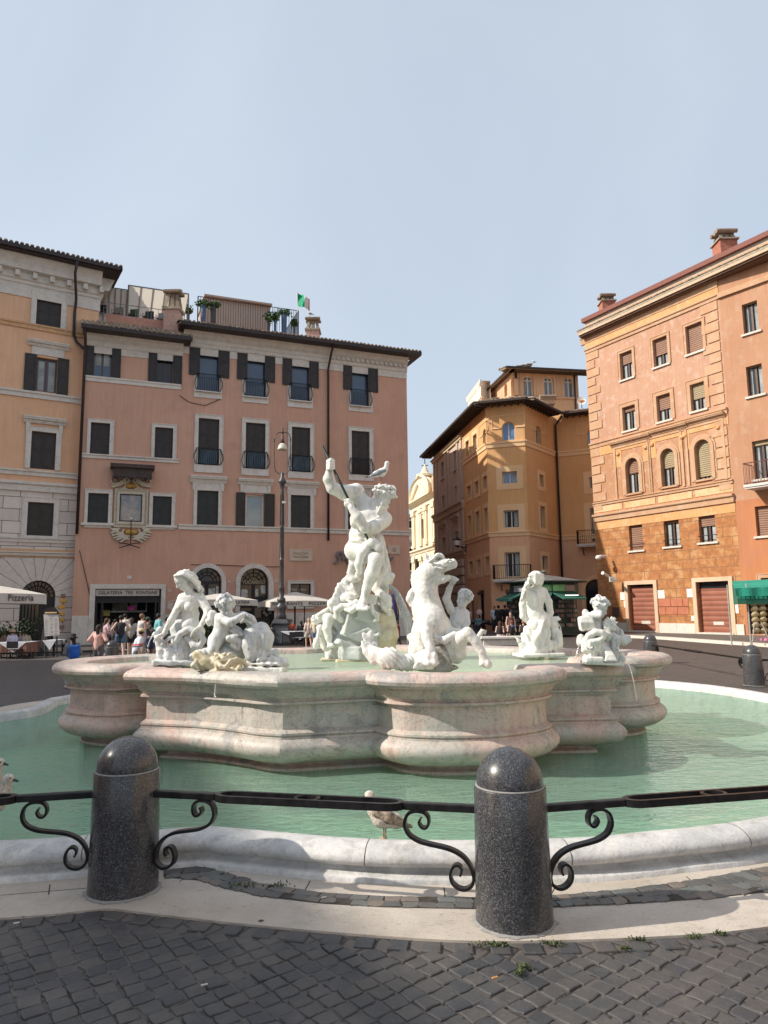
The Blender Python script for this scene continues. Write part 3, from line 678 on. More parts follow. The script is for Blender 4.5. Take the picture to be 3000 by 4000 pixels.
def leaf(F,par,u0,u1,z0,z1,o0,th=.05,m=None,panels=2,name='shutter'):
    mb=MB(); F.box(mb,u0,u1,z0,z1,o0,o0+th*.6); w=.07*min(1,(u1-u0)/.5)
    st=(z1-z0-w*(panels+1))/panels
    F.box(mb,u0,u0+w,z0,z1,o0+th*.6,o0+th); F.box(mb,u1-w,u1,z0,z1,o0+th*.6,o0+th)
    for k in range(panels+1): zz=z0+k*(st+w); F.box(mb,u0+w,u1-w,zz,zz+w,o0+th*.6,o0+th-.002)
    for k in range(panels): zz=z0+w+k*(st+w)+.05; F.box(mb,u0+w+.04,u1-w-.04,zz,zz+st-.10,o0+th*.6,o0+th*.82)
    return build(name,mb,m or M_shut,par)
def sash(F,par,r,o,m,name='window_frame',w=.055,mull=1,trans=0,arch=False):
    """glazing frame: outer frame, mullions, transom"""
    u0,u1,z0,z1=r; mb=MB(); R=(u1-u0)/2
    if arch:
        zc=z1-R; cu=(u0+u1)/2
        for i in range(16):
            a0,a1=math.pi*i/16,math.pi*(i+1)/16
            p=[(cu+q*math.cos(a),zc+q*math.sin(a)) for q,a in ((R-w,a0),(R,a0),(R,a1),(R-w,a1))]; F.prism(mb,p,o,o+.05)
        F.box(mb,u0,u0+w,z0,zc,o,o+.05); F.box(mb,u1-w,u1,z0,zc,o,o+.05); F.box(mb,u0+w,u1-w,z0,z0+w,o,o+.05)
        F.box(mb,cu-w/2,cu+w/2,z0+w,z1-w*.8,o,o+.045)
        if trans: F.box(mb,u0+w,u1-w,zc-w/2,zc+w/2,o,o+.047)
    else:
        F.ring(mb,(u0+w,u1-w,z0+w,z1-w),w,o,o+.05)
        for k in range(mull): uu=u0+(u1-u0)*(k+1)/(mull+1); F.box(mb,uu-w*.6,uu+w*.6,z0+w,z1-w,o,o+.047)
        for k in range(trans): zz=z0+(z1-z0)*(k+1)/(trans+1); F.box(mb,u0+w,u1-w,zz-w*.4,zz+w*.4,o,o+.044)
    return build(name,mb,m,par)
def paneq(F,par,r,o,m,name='window',arch=False):
    u0,u1,z0,z1=r; mb=MB(); mb.quad(F.W(u0,z0,o),F.W(u1,z0,o),F.W(u1,z1,o),F.W(u0,z1,o),[(u0,z0),(u1,z0),(u1,z1),(u0,z1)]); return build(name,mb,m,par)
def railing(F,par,u0,u1,z0,z1,o,bow=.22,nb=12,name='railing',r=.013,flat=False):
    """iron balconette; bow > 0 gives the swelling pot-bellied shape"""
    mb=MB()
    def side(t): return bow*math.sin(math.pi*min(1,t*1.0))**1.0*(1.25-t*.75) if not flat else 0
    hz=z1-z0; ts=[i/7 for i in range(8)]
    for k in range(nb+1):
        u=u0+(u1-u0)*k/nb; mb.tube([F.W(u,z0+hz*t,o+side(t)) for t in ts],r,5)
    for t,rr in ((0,r*1.2),(1,r*1.6)): mb.tube([F.W(u0,z0+hz*t,o-.0),F.W(u1,z0+hz*t,o-.0)],rr,5)
    for uu,sg in ((u0,-1),(u1,1)):
        for dd in (0,.5,1): mb.tube([F.W(uu+sg*side(t)*.9*(1-dd*.3),z0+hz*t,o*(1-dd)+.02+side(t)*(1-dd)*.3) for t in ts],r,5)
    return build(name,mb,M_iron,par,smooth=True)
def hood(F,par,u0,u1,z,ztop,brackets=True,m=None,name='hood'):
    mb=MB(); h=ztop-z
    F.profile(mb,u0,u1,[(.003,z),(.10,z),(.14,z+h*.25),(.15,z+h*.45),(.25,z+h*.5),(.28,z+h*.75),(.30,z+h*.8),(.30,z+h),(.003,z+h*1.02)])
    if brackets:
        for a in (u0+.13,u1-.33):
            F.profile(mb,a,a+.2,[(.052,z-.01),(.052,z-.38),(.08,z-.42),(.10,z-.30),(.13,z-.12),(.13,z-.01)])
    return build(name,mb,m or M_trim,par)
def surround(F,par,r,outer,out=.07,m=None,name='stone_surround',arch=False):
    """flat stone surround from the opening r to the outer rectangle, with a raised inner fillet"""
    u0,u1,z0,z1=r; a0,a1,b0,b1=outer; mb=MB()
    if arch:
        R=(u1-u0)/2; cu=(u0+u1)/2; zc=z1-R; W_=(a1-a0)/2-R; n=18
        for i in range(n):
            t0,t1=math.pi*i/n,math.pi*(i+1)/n-.006; F.prism(mb,[(cu+q*math.cos(t),zc+q*math.sin(t)) for q,t in ((R,t0),(R+W_,t0),(R+W_,t1),(R,t1))],.002,out)
        F.box(mb,a0,u0,z0,zc,.002,out); F.box(mb,u1,a1,z0,zc,.002,out)
    else:
        F.box(mb,a0,u0,z0,z1,.002,out); F.box(mb,u1,a1,z0,z1,.002,out); F.box(mb,a0,a1,z1,b1,.002,out)
        if b0 < z0-.01: F.box(mb,a0,a1,b0,z0,.002,out)
        e=.035; F.ring(mb,(a0+e,a1-e,max(b0,z0-.4)+e,b1-e),e,out,out+.03,'lrt')
    return build(name,mb,m or M_trim,par,bevel=.006)
def text(F,par,s,u0,u1,z0,z1,o,m,name='lettering',depth=.01,font=None,shear=0,bold=0,fit=True):
    c=bpy.data.curves.new(name,'FONT'); c.body=s; c.extrude=depth/2; c.offset=bold; c.shear=shear; c.space_character=1.05; c.resolution_u=3
    t=bpy.data.objects.new(name,c); COL.objects.link(t); dg=bpy.context.evaluated_depsgraph_get(); me=bpy.data.meshes.new_from_object(t.evaluated_get(dg)); bpy.data.objects.remove(t)
    n=len(me.vertices); v=np.zeros(n*3); me.vertices.foreach_get('co',v); v=v.reshape(-1,3); lo,hi=v.min(0),v.max(0)
    v=(v-lo)/np.maximum(hi-lo,1e-6); org=origin_of(par); w=np.array([F.W(u0+(u1-u0)*a,z0+(z1-z0)*b,o+depth*d) for a,b,d in v])-org
    me.vertices.foreach_set('co',w.ravel()); me.name=name; me.update(); return finish(me,name,m,par,False)
def tiles(F,par,u0,u1,z,out,run,rise,sp=.24,name='roof',m=None,under=True,th=.10,soffit=None,gutter=True,skew0=0,skew1=0):
    """tiled roof slope: eave at height z and distance out in front of the wall, rising run metres back"""
    mb=MB(); n=int((u1-u0)/sp); W=F.W
    mb.hexa([W(u0,z-th,out),W(u1,z-th,out),W(u1+skew1,z+rise-th,out-run),W(u0-skew0,z+rise-th,out-run),W(u0,z,out),W(u1,z,out),W(u1+skew1,z+rise,out-run),W(u0-skew0,z+rise,out-run)])
    r=random.Random(int(abs(u0*31+z*7)))
    steps=max(2,int(run/.42))
    for k in range(n+1):
        u=u0+(u1-u0)*k/n
        for q in range(steps):
            t0,t1=q/steps,(q+1)/steps+.02; j=r.uniform(-.02,.02); ex=r.uniform(0,.04)
            a=sp*.36; vs=[]
            for t,rad,lift in ((t0,a*1.1,.035),(t1,a*.85,.0)):
                c=A(0,0,0)
                for i in range(6):
                    g=math.pi*i/5; uu=u+j+rad*math.cos(g)+(skew1*t if k > n/2 else 0); vs.append(W(uu,z+rise*t+rad*math.sin(g)*.9+lift,out-run*t+(ex if t == t0 else 0)))
            mb.add(vs,[(i+1,i,i+6,i+7) for i in range(5)]+[(0,1,2,3,4,5)])
    o=build(name,mb,m or M_tile,par,smooth=False)
    return o
M_tile=None
def tile_mat():
    t=NT('old roof tiles'); gi=t.n('ShaderNodeNewGeometry'); v=t.co(); col=t.ramp(gi.outputs['Random Per Island'],[(0,(.24,.15,.10)),(.3,(.33,.23,.16)),(.6,(.40,.33,.25)),(1,(.20,.14,.11))])
    a=t.noise(v,5,6,.7); col=t.mix(t.ramp(a,[(.45,0),(.65,.7)]),col,(.16,.14,.11)); return t.done(col,.9,t.bump(a,.5,.02))
M_tile=tile_mat()
M_gut=plain('dark gutter metal',(.040,.028,.028),.5,.2,scale=5)
M_under=plain('shaded eave boards',(.10,.06,.045),.8,var=.2)
def chimney(par,c,w,h,m,name='chimney',cap=True,label=None):
    """plastered stack with a little tiled hat standing on bricks"""
    b=MB(); x,y,z=c; b.box(x-w/2,x+w/2,y-w/2,y+w/2,z,z+h*.55); o=build(name,b,m,par); t=MB()
    t.box(x-w*.6,x+w*.6,y-w*.6,y+w*.6,z+h*.55,z+h*.60)
    for sx in (-1,0,1):
        for sy in (-1,1): t.add([(x+sx*w*.42-w*.1,y+sy*w*.42,z+h*.60),(x+sx*w*.42+w*.1,y+sy*w*.42,z+h*.60),(x+sx*w*.25+w*.12,y+sy*w*.2,z+h*.88),(x+sx*w*.25-w*.12,y+sy*w*.2,z+h*.88)],[(0,1,2,3)])
    t.box(x-w*.5,x+w*.5,y-w*.5,y+w*.5,z+h*.86,z+h*.90); t.tube([(x-w*.55,y,z+h*.9),(x+w*.55,y,z+h*.9)],w*.16,8)
    for sy in (-1,1): t.tube([(x-w*.6,y+sy*w*.36,z+h*.88),(x+w*.6,y+sy*w*.36,z+h*.88)],w*.13,8)
    build('chimney_cap',t,M_tile,o,recalc=True); return o
def pipe(par,pts,r=.06,name='drainpipe',m=None): b=MB(); b.tube(pts,r,8); return build(name,b,m or M_gut,par,smooth=True)
# ================================================================== red brown palazzo (centre left)
YB=lambda px: 1/((1/38.0)+((1/43.0)-(1/38.0))*(px-700)/900)
pB0=PY(300,2000,YB(300)); pB1=PY(1597,2000,YB(1597)); FB=Fac(pB0[:2],pB1[:2])
B=root('palazzo',(*FB.W(FB.L/2,0)[:2],0),'reddish brown plastered palazzo with white stone window surrounds and a gelateria on its ground floor','palazzo')
M_pB=plaster('red brown stucco',(.57,.34,.25),(.62,.38,.285),(.52,.30,.235),sc=.35,blot=.8)
U=lambda px,py,o=0: FB.uz(px,py,o)
uL,uR=0.0,FB.L; uM=U(711,1500)[0]
zs_small=U(310,1300)[1]; zB=U(1500,1395)[1]; zsm=U(520,1330)[1]
closed,ops=[],[]
W_={}   # name -> opening rect
def R_(xl,xr,yt,yb): return FB.rect(xl,xr,yt,yb)
top_small=[((364,436,1358,1474),(328,366),(436,472),(1353,1469)),((612,675,1387,1500),(579,613),(675,711),(1386,1502))]
top_main=[((772,858,1350,1531),(739,781),(852,896),(1344,1477),1556,(760,869),1465),((959,1039,1374,1552),(926,966),(1034,1074),(1369,1495),1575,(947,1050),1483),
            ((1135,1209,1395,1567),(1103,1140),(1207,1244),(1392,1516),1593,(1123,1222),1501),((1370,1441,1419,1587),(1340,1374),(1437,1475),(1416,1534),1609,(1360,1454),1525)]
r2s=[((353,428,1652,1775),(340,445,1638,1776)),((604,675,1671,1791),(591,690,1657,1792))]
r2m=[((774,855,1636,1817),(758,871,1620,1847),1754),((959,1036,1653,1832),(943,1051,1636,1858),1766),((1139,1211,1670,1844),(1124,1226,1652,1869),1781),((1373,1443,1685,1855),(1360,1458,1670,1878),1793)]
r3s=[((343,423,1927,2043),(330,438,1911,2062)),((596,670,1939,2052),(582,684,1925,2069))]
r3m=[((769,852,1917,2057),(755,866),(742,884,1861,1887),'c'),((959,1030,1932,2061),(943,1050),(929,1066,1873,1896),'o'),((1135,1212,1935,2070),(1123,1226),(1112,1242,1883,1906),'c'),((1358,1432,1950,2076),(1346,1446),(1336,1456,1896,1920),'c')]
rects=[R_(*w[0]) for w in top_small+top_main+r2s+r2m+r3s+r3m]
door_g=R_(369,627,2300,2490); door_g=(door_g[0],door_g[1],.02,U(498,2300)[1])
def archr(xl,xr,yt): ym=2330; return (U(xl,ym)[0],U(xr,ym)[0],.02,U((xl+xr)/2,yt)[1],1)
a1=archr(754,864,2218); a2=archr(937,1048,2220); tk=R_(1134,1213,2280,2362)
ops=rects+[door_g,a1,a2,tk]
w=MB(); wall(w,FB,uL,uM,0,zsm,ops); wall(w,FB,uM,uR,0,zB,ops); D=14
body(w,FB,uL,uM,0,zsm,D,right=False); body(w,FB,uM,uR,0,zB,D)
build('wall',w,M_pB,B,merge=True)
# interior darkness behind shop openings is put into the near-black colour of the room: floor, back wall and ceiling
rm=MB()
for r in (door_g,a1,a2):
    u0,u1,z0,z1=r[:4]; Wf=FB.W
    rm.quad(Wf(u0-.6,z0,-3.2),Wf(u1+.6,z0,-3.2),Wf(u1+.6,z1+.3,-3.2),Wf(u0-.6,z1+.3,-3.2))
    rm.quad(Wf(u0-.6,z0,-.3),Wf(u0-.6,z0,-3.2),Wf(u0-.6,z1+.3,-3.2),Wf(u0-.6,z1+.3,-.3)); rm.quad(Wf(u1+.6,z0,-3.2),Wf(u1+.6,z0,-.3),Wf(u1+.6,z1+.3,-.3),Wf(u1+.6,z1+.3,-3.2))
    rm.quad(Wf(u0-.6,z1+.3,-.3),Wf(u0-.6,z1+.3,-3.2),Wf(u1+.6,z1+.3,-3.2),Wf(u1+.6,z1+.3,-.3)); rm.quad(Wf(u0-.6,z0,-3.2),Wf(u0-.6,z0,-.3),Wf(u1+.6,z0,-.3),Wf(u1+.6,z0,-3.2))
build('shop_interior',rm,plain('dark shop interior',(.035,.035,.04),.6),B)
def openwin(F,par,r,l1,l2,lyz,pane,railz=None,low=None,m=M_shut,mull=1):
    p=paneq(F,par,r,-.22,pane); sash(F,p,r,-.215,M_wood if railz is None else M_iron,mull=mull,w=.045)
    za,zb=lyz; leaf(F,p,l1[0],l1[1],za,zb,.03,m=m); leaf(F,p,l2[0],l2[1],za,zb,.03,m=m); return p
for i,(rc,l1,l2,ly) in enumerate(top_small):
    r=R_(*rc); yc=(rc[2]+rc[3])/2; z1=r[3]+.05; z0=r[2]-.03; lu=lambda q: (U(q[0],yc)[0],U(q[1],yc)[0])
    p=openwin(FB,B,r,lu(l1),lu(l2),(z0,z1),M_paned if i else M_pane)
    lb=MB(); FB.box(lb,r[0]-.18,r[1]+.18,r[3]+.13,r[3]+.45,.002,.05); build('lintel',lb,M_trim,p)
    if i == 0: cu=MB(); FB.box(cu,r[0]+.1,(r[0]+r[1])/2-.06,r[3]-.95,r[3]-.08,-.214,-.205); FB.box(cu,(r[0]+r[1])/2+.06,r[1]-.1,r[3]-.95,r[3]-.08,-.214,-.205); build('blind',cu,M_curt,p)
for rc,l1,l2,ly,lowy,lx,ry in top_main:
    r=R_(*rc); yc=(rc[2]+rc[3])/2; yl=sum(ly)/2; lu=lambda q: (U(q[0],yl)[0],U(q[1],yl)[0]); z0l=U((rc[0]+rc[1])/2,ly[1]-6)[1]
    p=openwin(FB,B,r,lu(l1),lu(l2),(z0l,r[3]+.06),M_pane,1,mull=0)
    lb=MB(); ou=(U(lx[0],yc)[0],U(lx[1],yc)[0]); zl=U((rc[0]+rc[1])/2,lowy)[1]; FB.box(lb,ou[0],ou[1],r[3]+.14,r[3]+.42,.002,.05); build('lintel',lb,M_trim,p)
    sb=MB(); FB.box(sb,ou[0],r[0],r[2],z0l-.01,.002,.055); FB.box(sb,r[1],ou[1],r[2],z0l-.01,.002,.055); FB.box(sb,ou[0],ou[1],zl,r[2],.002,.055); FB.box(sb,r[0]-.12,r[1]+.12,r[2]-.06,r[2]+.0,.055,.2); build('stone_surround',sb,M_trim,p,bevel=.006)
    railing(FB,p,r[0]-.02,r[1]+.02,r[2]+.02,U((rc[0]+rc[1])/2,ry)[1],.12,.17,13)
M_panel=plain('blue grey screen',(.07,.12,.17),.5,var=.2,scale=2)
def closedwin(F,par,r,outer,m=M_shut,panels=2,out=.07,dep=.12,hd=None):
    p=paneq(F,par,r,-.2,M_paned); cu=(r[0]+r[1])/2
    leaf(F,p,r[0]+.01,cu-.004,r[2]+.01,r[3]-.01,-dep,m=m,panels=panels); leaf(F,p,cu+.004,r[1]-.01,r[2]+.01,r[3]-.01,-dep,m=m,panels=panels)
    if outer: surround(F,p,r,outer,out)
    return p
def sill(F,p,r,ext=.22,h=.12,m=None,out=.16): b=MB(); F.box(b,r[0]-ext,r[1]+ext,r[2]-h,r[2]-.001,.073,out); return build('sill',b,m or M_trim,p)
for rc,oc in r2s: r=R_(*rc); closedwin(FB,B,r,R_(*oc))
for i,(rc,oc,ry) in enumerate(r2m):
    r=R_(*rc); p=closedwin(FB,B,r,R_(*oc),panels=3); rz=U((rc[0]+rc[1])/2,ry)[1]; railing(FB,p,r[0]-.08,r[1]+.08,r[2]+.03,rz,.12,.19,13)
    if i < 3:
        sc=MB(); n=11
        for k in range(n): uu=r[0]+.08+(r[1]-r[0]-.16)*k/n; FB.prism(sc,[(uu,r[2]+.05),(uu+.07,r[2]+.05),(uu+.10,rz-.06),(uu+.03,rz-.06)],.06,.075)
        build('screen',sc,M_panel,p)
for rc,oc in r3s: r=R_(*rc); p=closedwin(FB,B,r,R_(*oc),M_shutg); sill(FB,p,r,.3,.13)
for rc,sx,hd,kind in r3m:
    r=R_(*rc); yc=(rc[2]+rc[3])/2; o=(U(sx[0],yc)[0],U(sx[1],yc)[0]); zh=U((hd[0]+hd[1])/2,hd[3])[1]; zt=U((hd[0]+hd[1])/2,hd[2])[1]; hu=(U(hd[0],hd[3])[0],U(hd[1],hd[3])[0])
    if kind == 'c': p=closedwin(FB,B,r,(o[0],o[1],r[2],zh),M_shutg)
    else:
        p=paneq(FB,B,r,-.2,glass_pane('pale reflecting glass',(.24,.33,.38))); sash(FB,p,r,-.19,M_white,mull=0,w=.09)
        fz=MB(); FB.box(fz,o[0],o[1],r[3]+.09,zh,.002,.06); build('stone_surround',fz,M_trim,p)
        wl=(U(921,yc)[0],U(957,yc)[0]); wr=(U(1031,yc)[0],U(1072,yc)[0]); leaf(FB,p,*wl,r[2]-.02,r[3]+.07,.03,m=M_shut); leaf(FB,p,*wr,r[2]-.02,r[3]+.07,.03,m=M_shut)
    hood(FB,p,hu[0],hu[1],zh,zt)
def band(F,par,u0,u1,z0,z1,out=.12,m=None,name='string_course'):
    b=MB(); h=z1-z0; F.profile(b,u0,u1,[(.002,z0),(out*.5,z0),(out*.55,z0+h*.55),(out*.9,z0+h*.65),(out,z0+h*.72),(out,z0+h*.95),(.002,z1)]); return build(name,b,m or M_trim,par)
band(FB,B,0,uM-.05,U(500,1503)[1],U(500,1489)[1]+.1,.10)
band(FB,B,0,uM-.05,U(500,1798)[1],U(500,1781)[1],.12)
zb0,zb1=U(1000,2076)[1],U(1000,2056)[1]; band(FB,B,U(696,2060)[0],uR+.12,zb0,zb1,.13)
pl=MB(); ug=U(348,2400)[0]
for a,b in ((0,ug),(U(645,2400)[0],a1[0]-.28),(a1[1]+.28,a2[0]-.3),(a2[1]+.3,uR)): pl=MB(); FB.box(pl,a,b,0,1.45,.002,.06); build('plinth',pl,M_trim,B)
# cornices and roofs
cn=MB(); zc0=U(1300,1413)[1]; zc1=zB+.0
FB.profile(cn,uM,uR,[(.002,zB-1.25),(.05,zB-1.25),(.05,zB-.86),(.12,zB-.80),(.12,zB-.62),(.16,zB-.60),(.16,zB-.40),(.30,zB-.28),(.34,zB-.2),(.34,zB-.08),(.45,zB),(.002,zB)])
ud=U(1292,1390)[0]
k=ud
while k < uR-.1: FB.box(cn,k,k+.15,zB-.60,zB-.42,.162,.29); k += .31
build('cornice',cn,M_trim,B)
cn=MB(); FB.profile(cn,0,uM,[(.002,zsm-.95),(.05,zsm-.95),(.05,zsm-.62),(.12,zsm-.55),(.12,zsm-.35),(.26,zsm-.22),(.30,zsm-.1),(.42,zsm),(.002,zsm)]); build('cornice',cn,M_trim,B)
r1=tiles(FB,B,uM-.25,uR+.5,zB+.23,1.0,5.5,1.7); g_=MB(); FB.box(g_,uM-.25,uR+.55,zB+.0,zB+.19,1.0,1.16); FB.box(g_,uM-.22,uR+.5,zB+.001,zB+.03,0,1.0)
FB.box(g_,uR+.45,uR+.6,zB,zB+.19,-10,.99); build('gutter',g_,M_gut,r1)
r2=tiles(FB,B,-.15,uM+.35,zsm+.24,.95,2.6,1.25); g_=MB(); FB.box(g_,-.15,uM+.4,zsm,zsm+.19,.95,1.1); FB.box(g_,-.1,uM+.35,zsm+.001,zsm+.03,0,.95); build('gutter',g_,M_gut,r2)
# terrace wall behind the low roof, side wall of the higher part
tw=MB(); FB.box(tw,1.0,uM,zsm,zsm+2.0,-8,-1.65); build('terrace_wall',tw,plain('terrace plaster',(.50,.26,.20),.9),B)
sd=MB(); FB.box(sd,uM-.5,uM,zsm+.2,zB+.0,-6,-.05); build('roof_side_wall',sd,plaster('warm side plaster',(.60,.37,.24),(.63,.40,.27)),B)
c1=U(677,1215,-1.4); cz=c1[1]; cp_=FB.W(c1[0],zB,-1.3); ch1=chimney(B,(cp_[0],cp_[1],zB-.3),.85,U(677,1135,-1.3)[1]-zB+.55,plain('chimney plaster',(.52,.33,.27),.9))
c2=U(1223,1290,-2.6); cp_=FB.W(c2[0],zB+.7,-2.6); ch2=chimney(B,tuple(cp_),.8,U(1223,1233,-2.6)[1]-cp_[2],plain('chimney plaster',(.52,.33,.27),.9))
pp=U(1281,1325,.1)[0]; zt=zB-.05
pipe(B,[FB.W(pp+.1,zt+.1,1.0),FB.W(pp+.05,zt-.35,.6),FB.W(pp,zt-1.2,.16),FB.W(pp,U(1279,2112)[1],.12)],.07)
pipe(B,[FB.W(.02,zsm+.05,.95),FB.W(.05,zsm-.5,.3),FB.W(.05,zsm-1.0,.12),FB.W(.05,U(285,2086)[1],.12)],.075)
# thin cables sagging across the plaster, small vents
for (q,nm) in ((((311,2150),(330,2230),(352,2330),(372,2385)),'cable'),(((700,1545),(740,1572),(800,1585),(860,1560)),'cable'),(((745,2206),(850,2207),(1010,2214),(1110,2214)),'cable')): pipe(B,[FB.W(*U(*a),.05) for a in q],.018,nm,M_gut)
# gelateria front
z_s0,z_s1=U(498,2328)[1],U(498,2303)[1]; o=R_(348,645,2282,2480)
sr=MB(); FB.box(sr,o[0],door_g[0],0,door_g[3],.062,.10); FB.box(sr,door_g[1],o[1],0,door_g[3],.062,.10); FB.box(sr,o[0],o[1],door_g[3],U(498,2282)[1],.062,.10); dsur=build('shop_surround',sr,M_trim,B,bevel=.008)
sf=MB(); FB.ring(sf,(door_g[0]+.12,door_g[1]-.12,.1,z_s0-.35),.12,-.26,-.10); FB.box(sf,door_g[0],door_g[1],z_s0-.25,door_g[3],-.26,-.14)
for px in (398,608): uu=U(px,2400)[0]; FB.box(sf,uu-.05,uu+.05,.1,z_s0-.25,-.22,-.12)
build('shop_frame',sf,M_iron,dsur)
sg=MB(); s0,s1=U(374,2315)[0],U(622,2315)[0]; FB.box(sg,s0,s1,z_s0,z_s1,-.1,.03); sgn=build('shop_sign',sg,plain('grey sign board',(.45,.42,.38),.6),B)
M_blk=plain('black lettering',(.02,.02,.022),.5)
text(FB,sgn,'GELATERIA  TRE  FONTANE',s0+.13,s1-.1,z_s0+.09,z_s1-.08,.03,M_blk,bold=.01)
M_lit=plain('pale counter goods',(.42,.44,.42),.4,var=.5,scale=5)
def goods(par,F,lst):
    for (xl,xr,yt,yb,o,c,nm) in lst:
        r=F.rect(xl,xr,yt,yb,o); b=MB(); F.box(b,*r,o-.05,o); build(nm,b,plain('goods %.2f %.2f %.2f' % c,c,.5,var=.5,scale=3),par)
goods(dsur,FB,[(438,500,2340,2392,-2.6,(.28,.30,.27),'mirror'),(508,536,2340,2390,-2.6,(.40,.42,.38),'mirror'),(498,527,2368,2383,-1.2,(.75,.05,.42),'pink_sign'),(402,430,2384,2406,-1.4,(.42,.34,.20),'shelf_goods'),(406,428,2392,2404,-1.3,(.55,.55,.10),'shelf_goods'),
    (430,570,2386,2392,-1.9,(.5,.5,.48),'counter'),(570,574,2338,2390,-1.9,(.45,.47,.47),'light_tube'),(392,415,2435,2480,-1,(.5,.5,.52),'counter'),(560,600,2425,2429,-1.5,(.6,.6,.55),'counter')])
# arches
for k,(a,ox,oy) in enumerate(((a1,(737,882),2201),(a2,(920,1068),2203))):
    r=a[:4]; o=(U(ox[0],2330)[0],U(ox[1],2330)[0],.02,U(sum(ox)/2,oy)[1]); s_=surround(FB,B,r,o,.10,arch=True,name='arch_surround')
    R=(r[1]-r[0])/2; cu=(r[0]+r[1])/2; zc=r[3]-R; p=paneq(FB,s_,r,-.29,M_paned,'door_glass')
    f=MB(); FB.box(f,r[0],r[1],zc-.12,zc+.04,-.28,-.22)
    for q in range(1,6): t=math.pi*q/6; f.tube([FB.W(cu+.35*math.cos(t),zc+.35*math.sin(t),-.25),FB.W(cu+(R-.03)*math.cos(t),zc+(R-.03)*math.sin(t),-.25)],.02,5)
    f.tube([FB.W(cu+.35*math.cos(math.pi*t/8),zc+.35*math.sin(math.pi*t/8),-.25) for t in range(9)],.02,5); f.tube([FB.W(cu+R*.7*math.cos(math.pi*t/12),zc+R*.7*math.sin(math.pi*t/12),-.25) for t in range(13)],.02,5)
    for uu in (r[0]+.05,cu-.03,cu+.03,r[1]-.05): FB.box(f,uu-.05,uu+.05,.02,zc-.12,-.28,-.2)
    build('fanlight_frame',f,M_iron,s_)
    if k: text(FB,s_,'TUCAMINO',cu-.62,cu+.62,U(990,2281)[1],U(990,2268)[1],-.2,plain('dull gold letters',(.45,.38,.25),.5),bold=.01)
    gd=MB()
    for (x0,x1,y0,y1) in ([(945,970,2302,2334),(995,1012,2300,2330),(1022,1042,2286,2318)] if k else [(790,808,2300,2326),(812,842,2298,2326),(846,860,2290,2320)]): rr=R_(x0,x1,y0,y1); FB.box(gd,*rr,-.28,-.25)
    build('poster',gd,M_lit,s_)
s_=surround(FB,B,tk,R_(1122,1226,2267,2378),.08); p=paneq(FB,s_,tk,-.1,M_paned,'window_glass'); text(FB,p,'TAKE   AWAY',tk[0]+.07,tk[1]-.25,U(1174,2308)[1],U(1174,2299)[1],-.09,plain('pale letters',(.55,.55,.52),.5),bold=.01)
fm=MB(); FB.ring(fm,(tk[0]+.05,tk[1]-.05,tk[2]+.05,tk[3]-.05),.05,-.09,-.03); FB.box(fm,(tk[0]+tk[1])/2-.03,(tk[0]+tk[1])/2+.03,tk[2]+.05,tk[3]-.05,-.095,-.05); build('window_frame',fm,M_iron,p)
# plaques, little number plates, the script lettering
M_plq=marble('plaque stone',(.55,.43,.33),(.60,.50,.42),vs=3,rough=.7)
for (x0,x1,y0,y1,lines) in ((1130,1220,2145,2192,['PIAZZA','NAVONA']),(1515,1561,2131,2165,['I C ANNUA','VIA DEI','LORENESI'])):
    r=R_(x0,x1,y0,y1); b=MB(); FB.box(b,*r,.002,.05); FB.ring(b,(r[0]+.07,r[1]-.07,r[2]+.07,r[3]-.07),.03,.05,.065); pq=build('street_plaque',b,M_plq,B); n=len(lines); hh=(r[3]-r[2]-.3)/n
    for i,s in enumerate(lines): text(FB,pq,s,r[0]+.25,r[1]-.25,r[3]-.15-hh*(i+.85),r[3]-.15-hh*(i+.15),.052,plain('carved letters',(.30,.21,.15),.8),bold=.008)
for (x0,x1,y0,y1) in ((497,514,2249,2261),(888,900,2266,2277),(1070,1085,2264,2276),(655,668,2301,2312)): r=R_(x0,x1,y0,y1); b=MB(); FB.box(b,*r,.002,.03); build('number_plate',b,M_plq if x0 > 500 else M_trim,B)
M_scr=plain('grey metal script',(.13,.14,.17),.4,.6)
su0,su1,sz0,sz1=R_(1303,1532,2153,2203)
def scr(pts,r=.05): m=MB(); m.tube([FB.W(su0+(su1-su0)*a,sz0+(sz1-sz0)*b,.16) for a,b in pts],r,6,flat=(FB.n,.08,1)); return m
sm=MB()
for pts in ([(0,.0),(.03,.12),(.06,.1),(.08,.35),(.12,.7),(.10,.9),(.06,.85),(.04,.6),(.07,.4),(.14,.75),(.20,1),(.23,.9),(.2,.55),(.23,.05),(.26,.02)],[(.13,.35),(.2,.42),(.28,.38)],[(.3,.1),(.3,.5),(.33,.5),(.36,.3),(.36,.05),(.4,.5),(.44,.45),(.45,.1),(.5,.45),(.55,.1),(.6,.5),(.63,.1),(.7,.45),(.75,.1),(.8,.4)],
            [(.93,.75),(.88,.75),(.86,.5),(.88,.3),(.92,.35),(.93,.7),(.93,.35),(.96,.3),(1,.55)]): sm.tube([FB.W(su0+(su1-su0)*a,sz0+(sz1-sz0)*b,.14) for a,b in pts],1,6,flat=(FB.n,.06,.055))
build('script_sign',sm,M_scr,B)
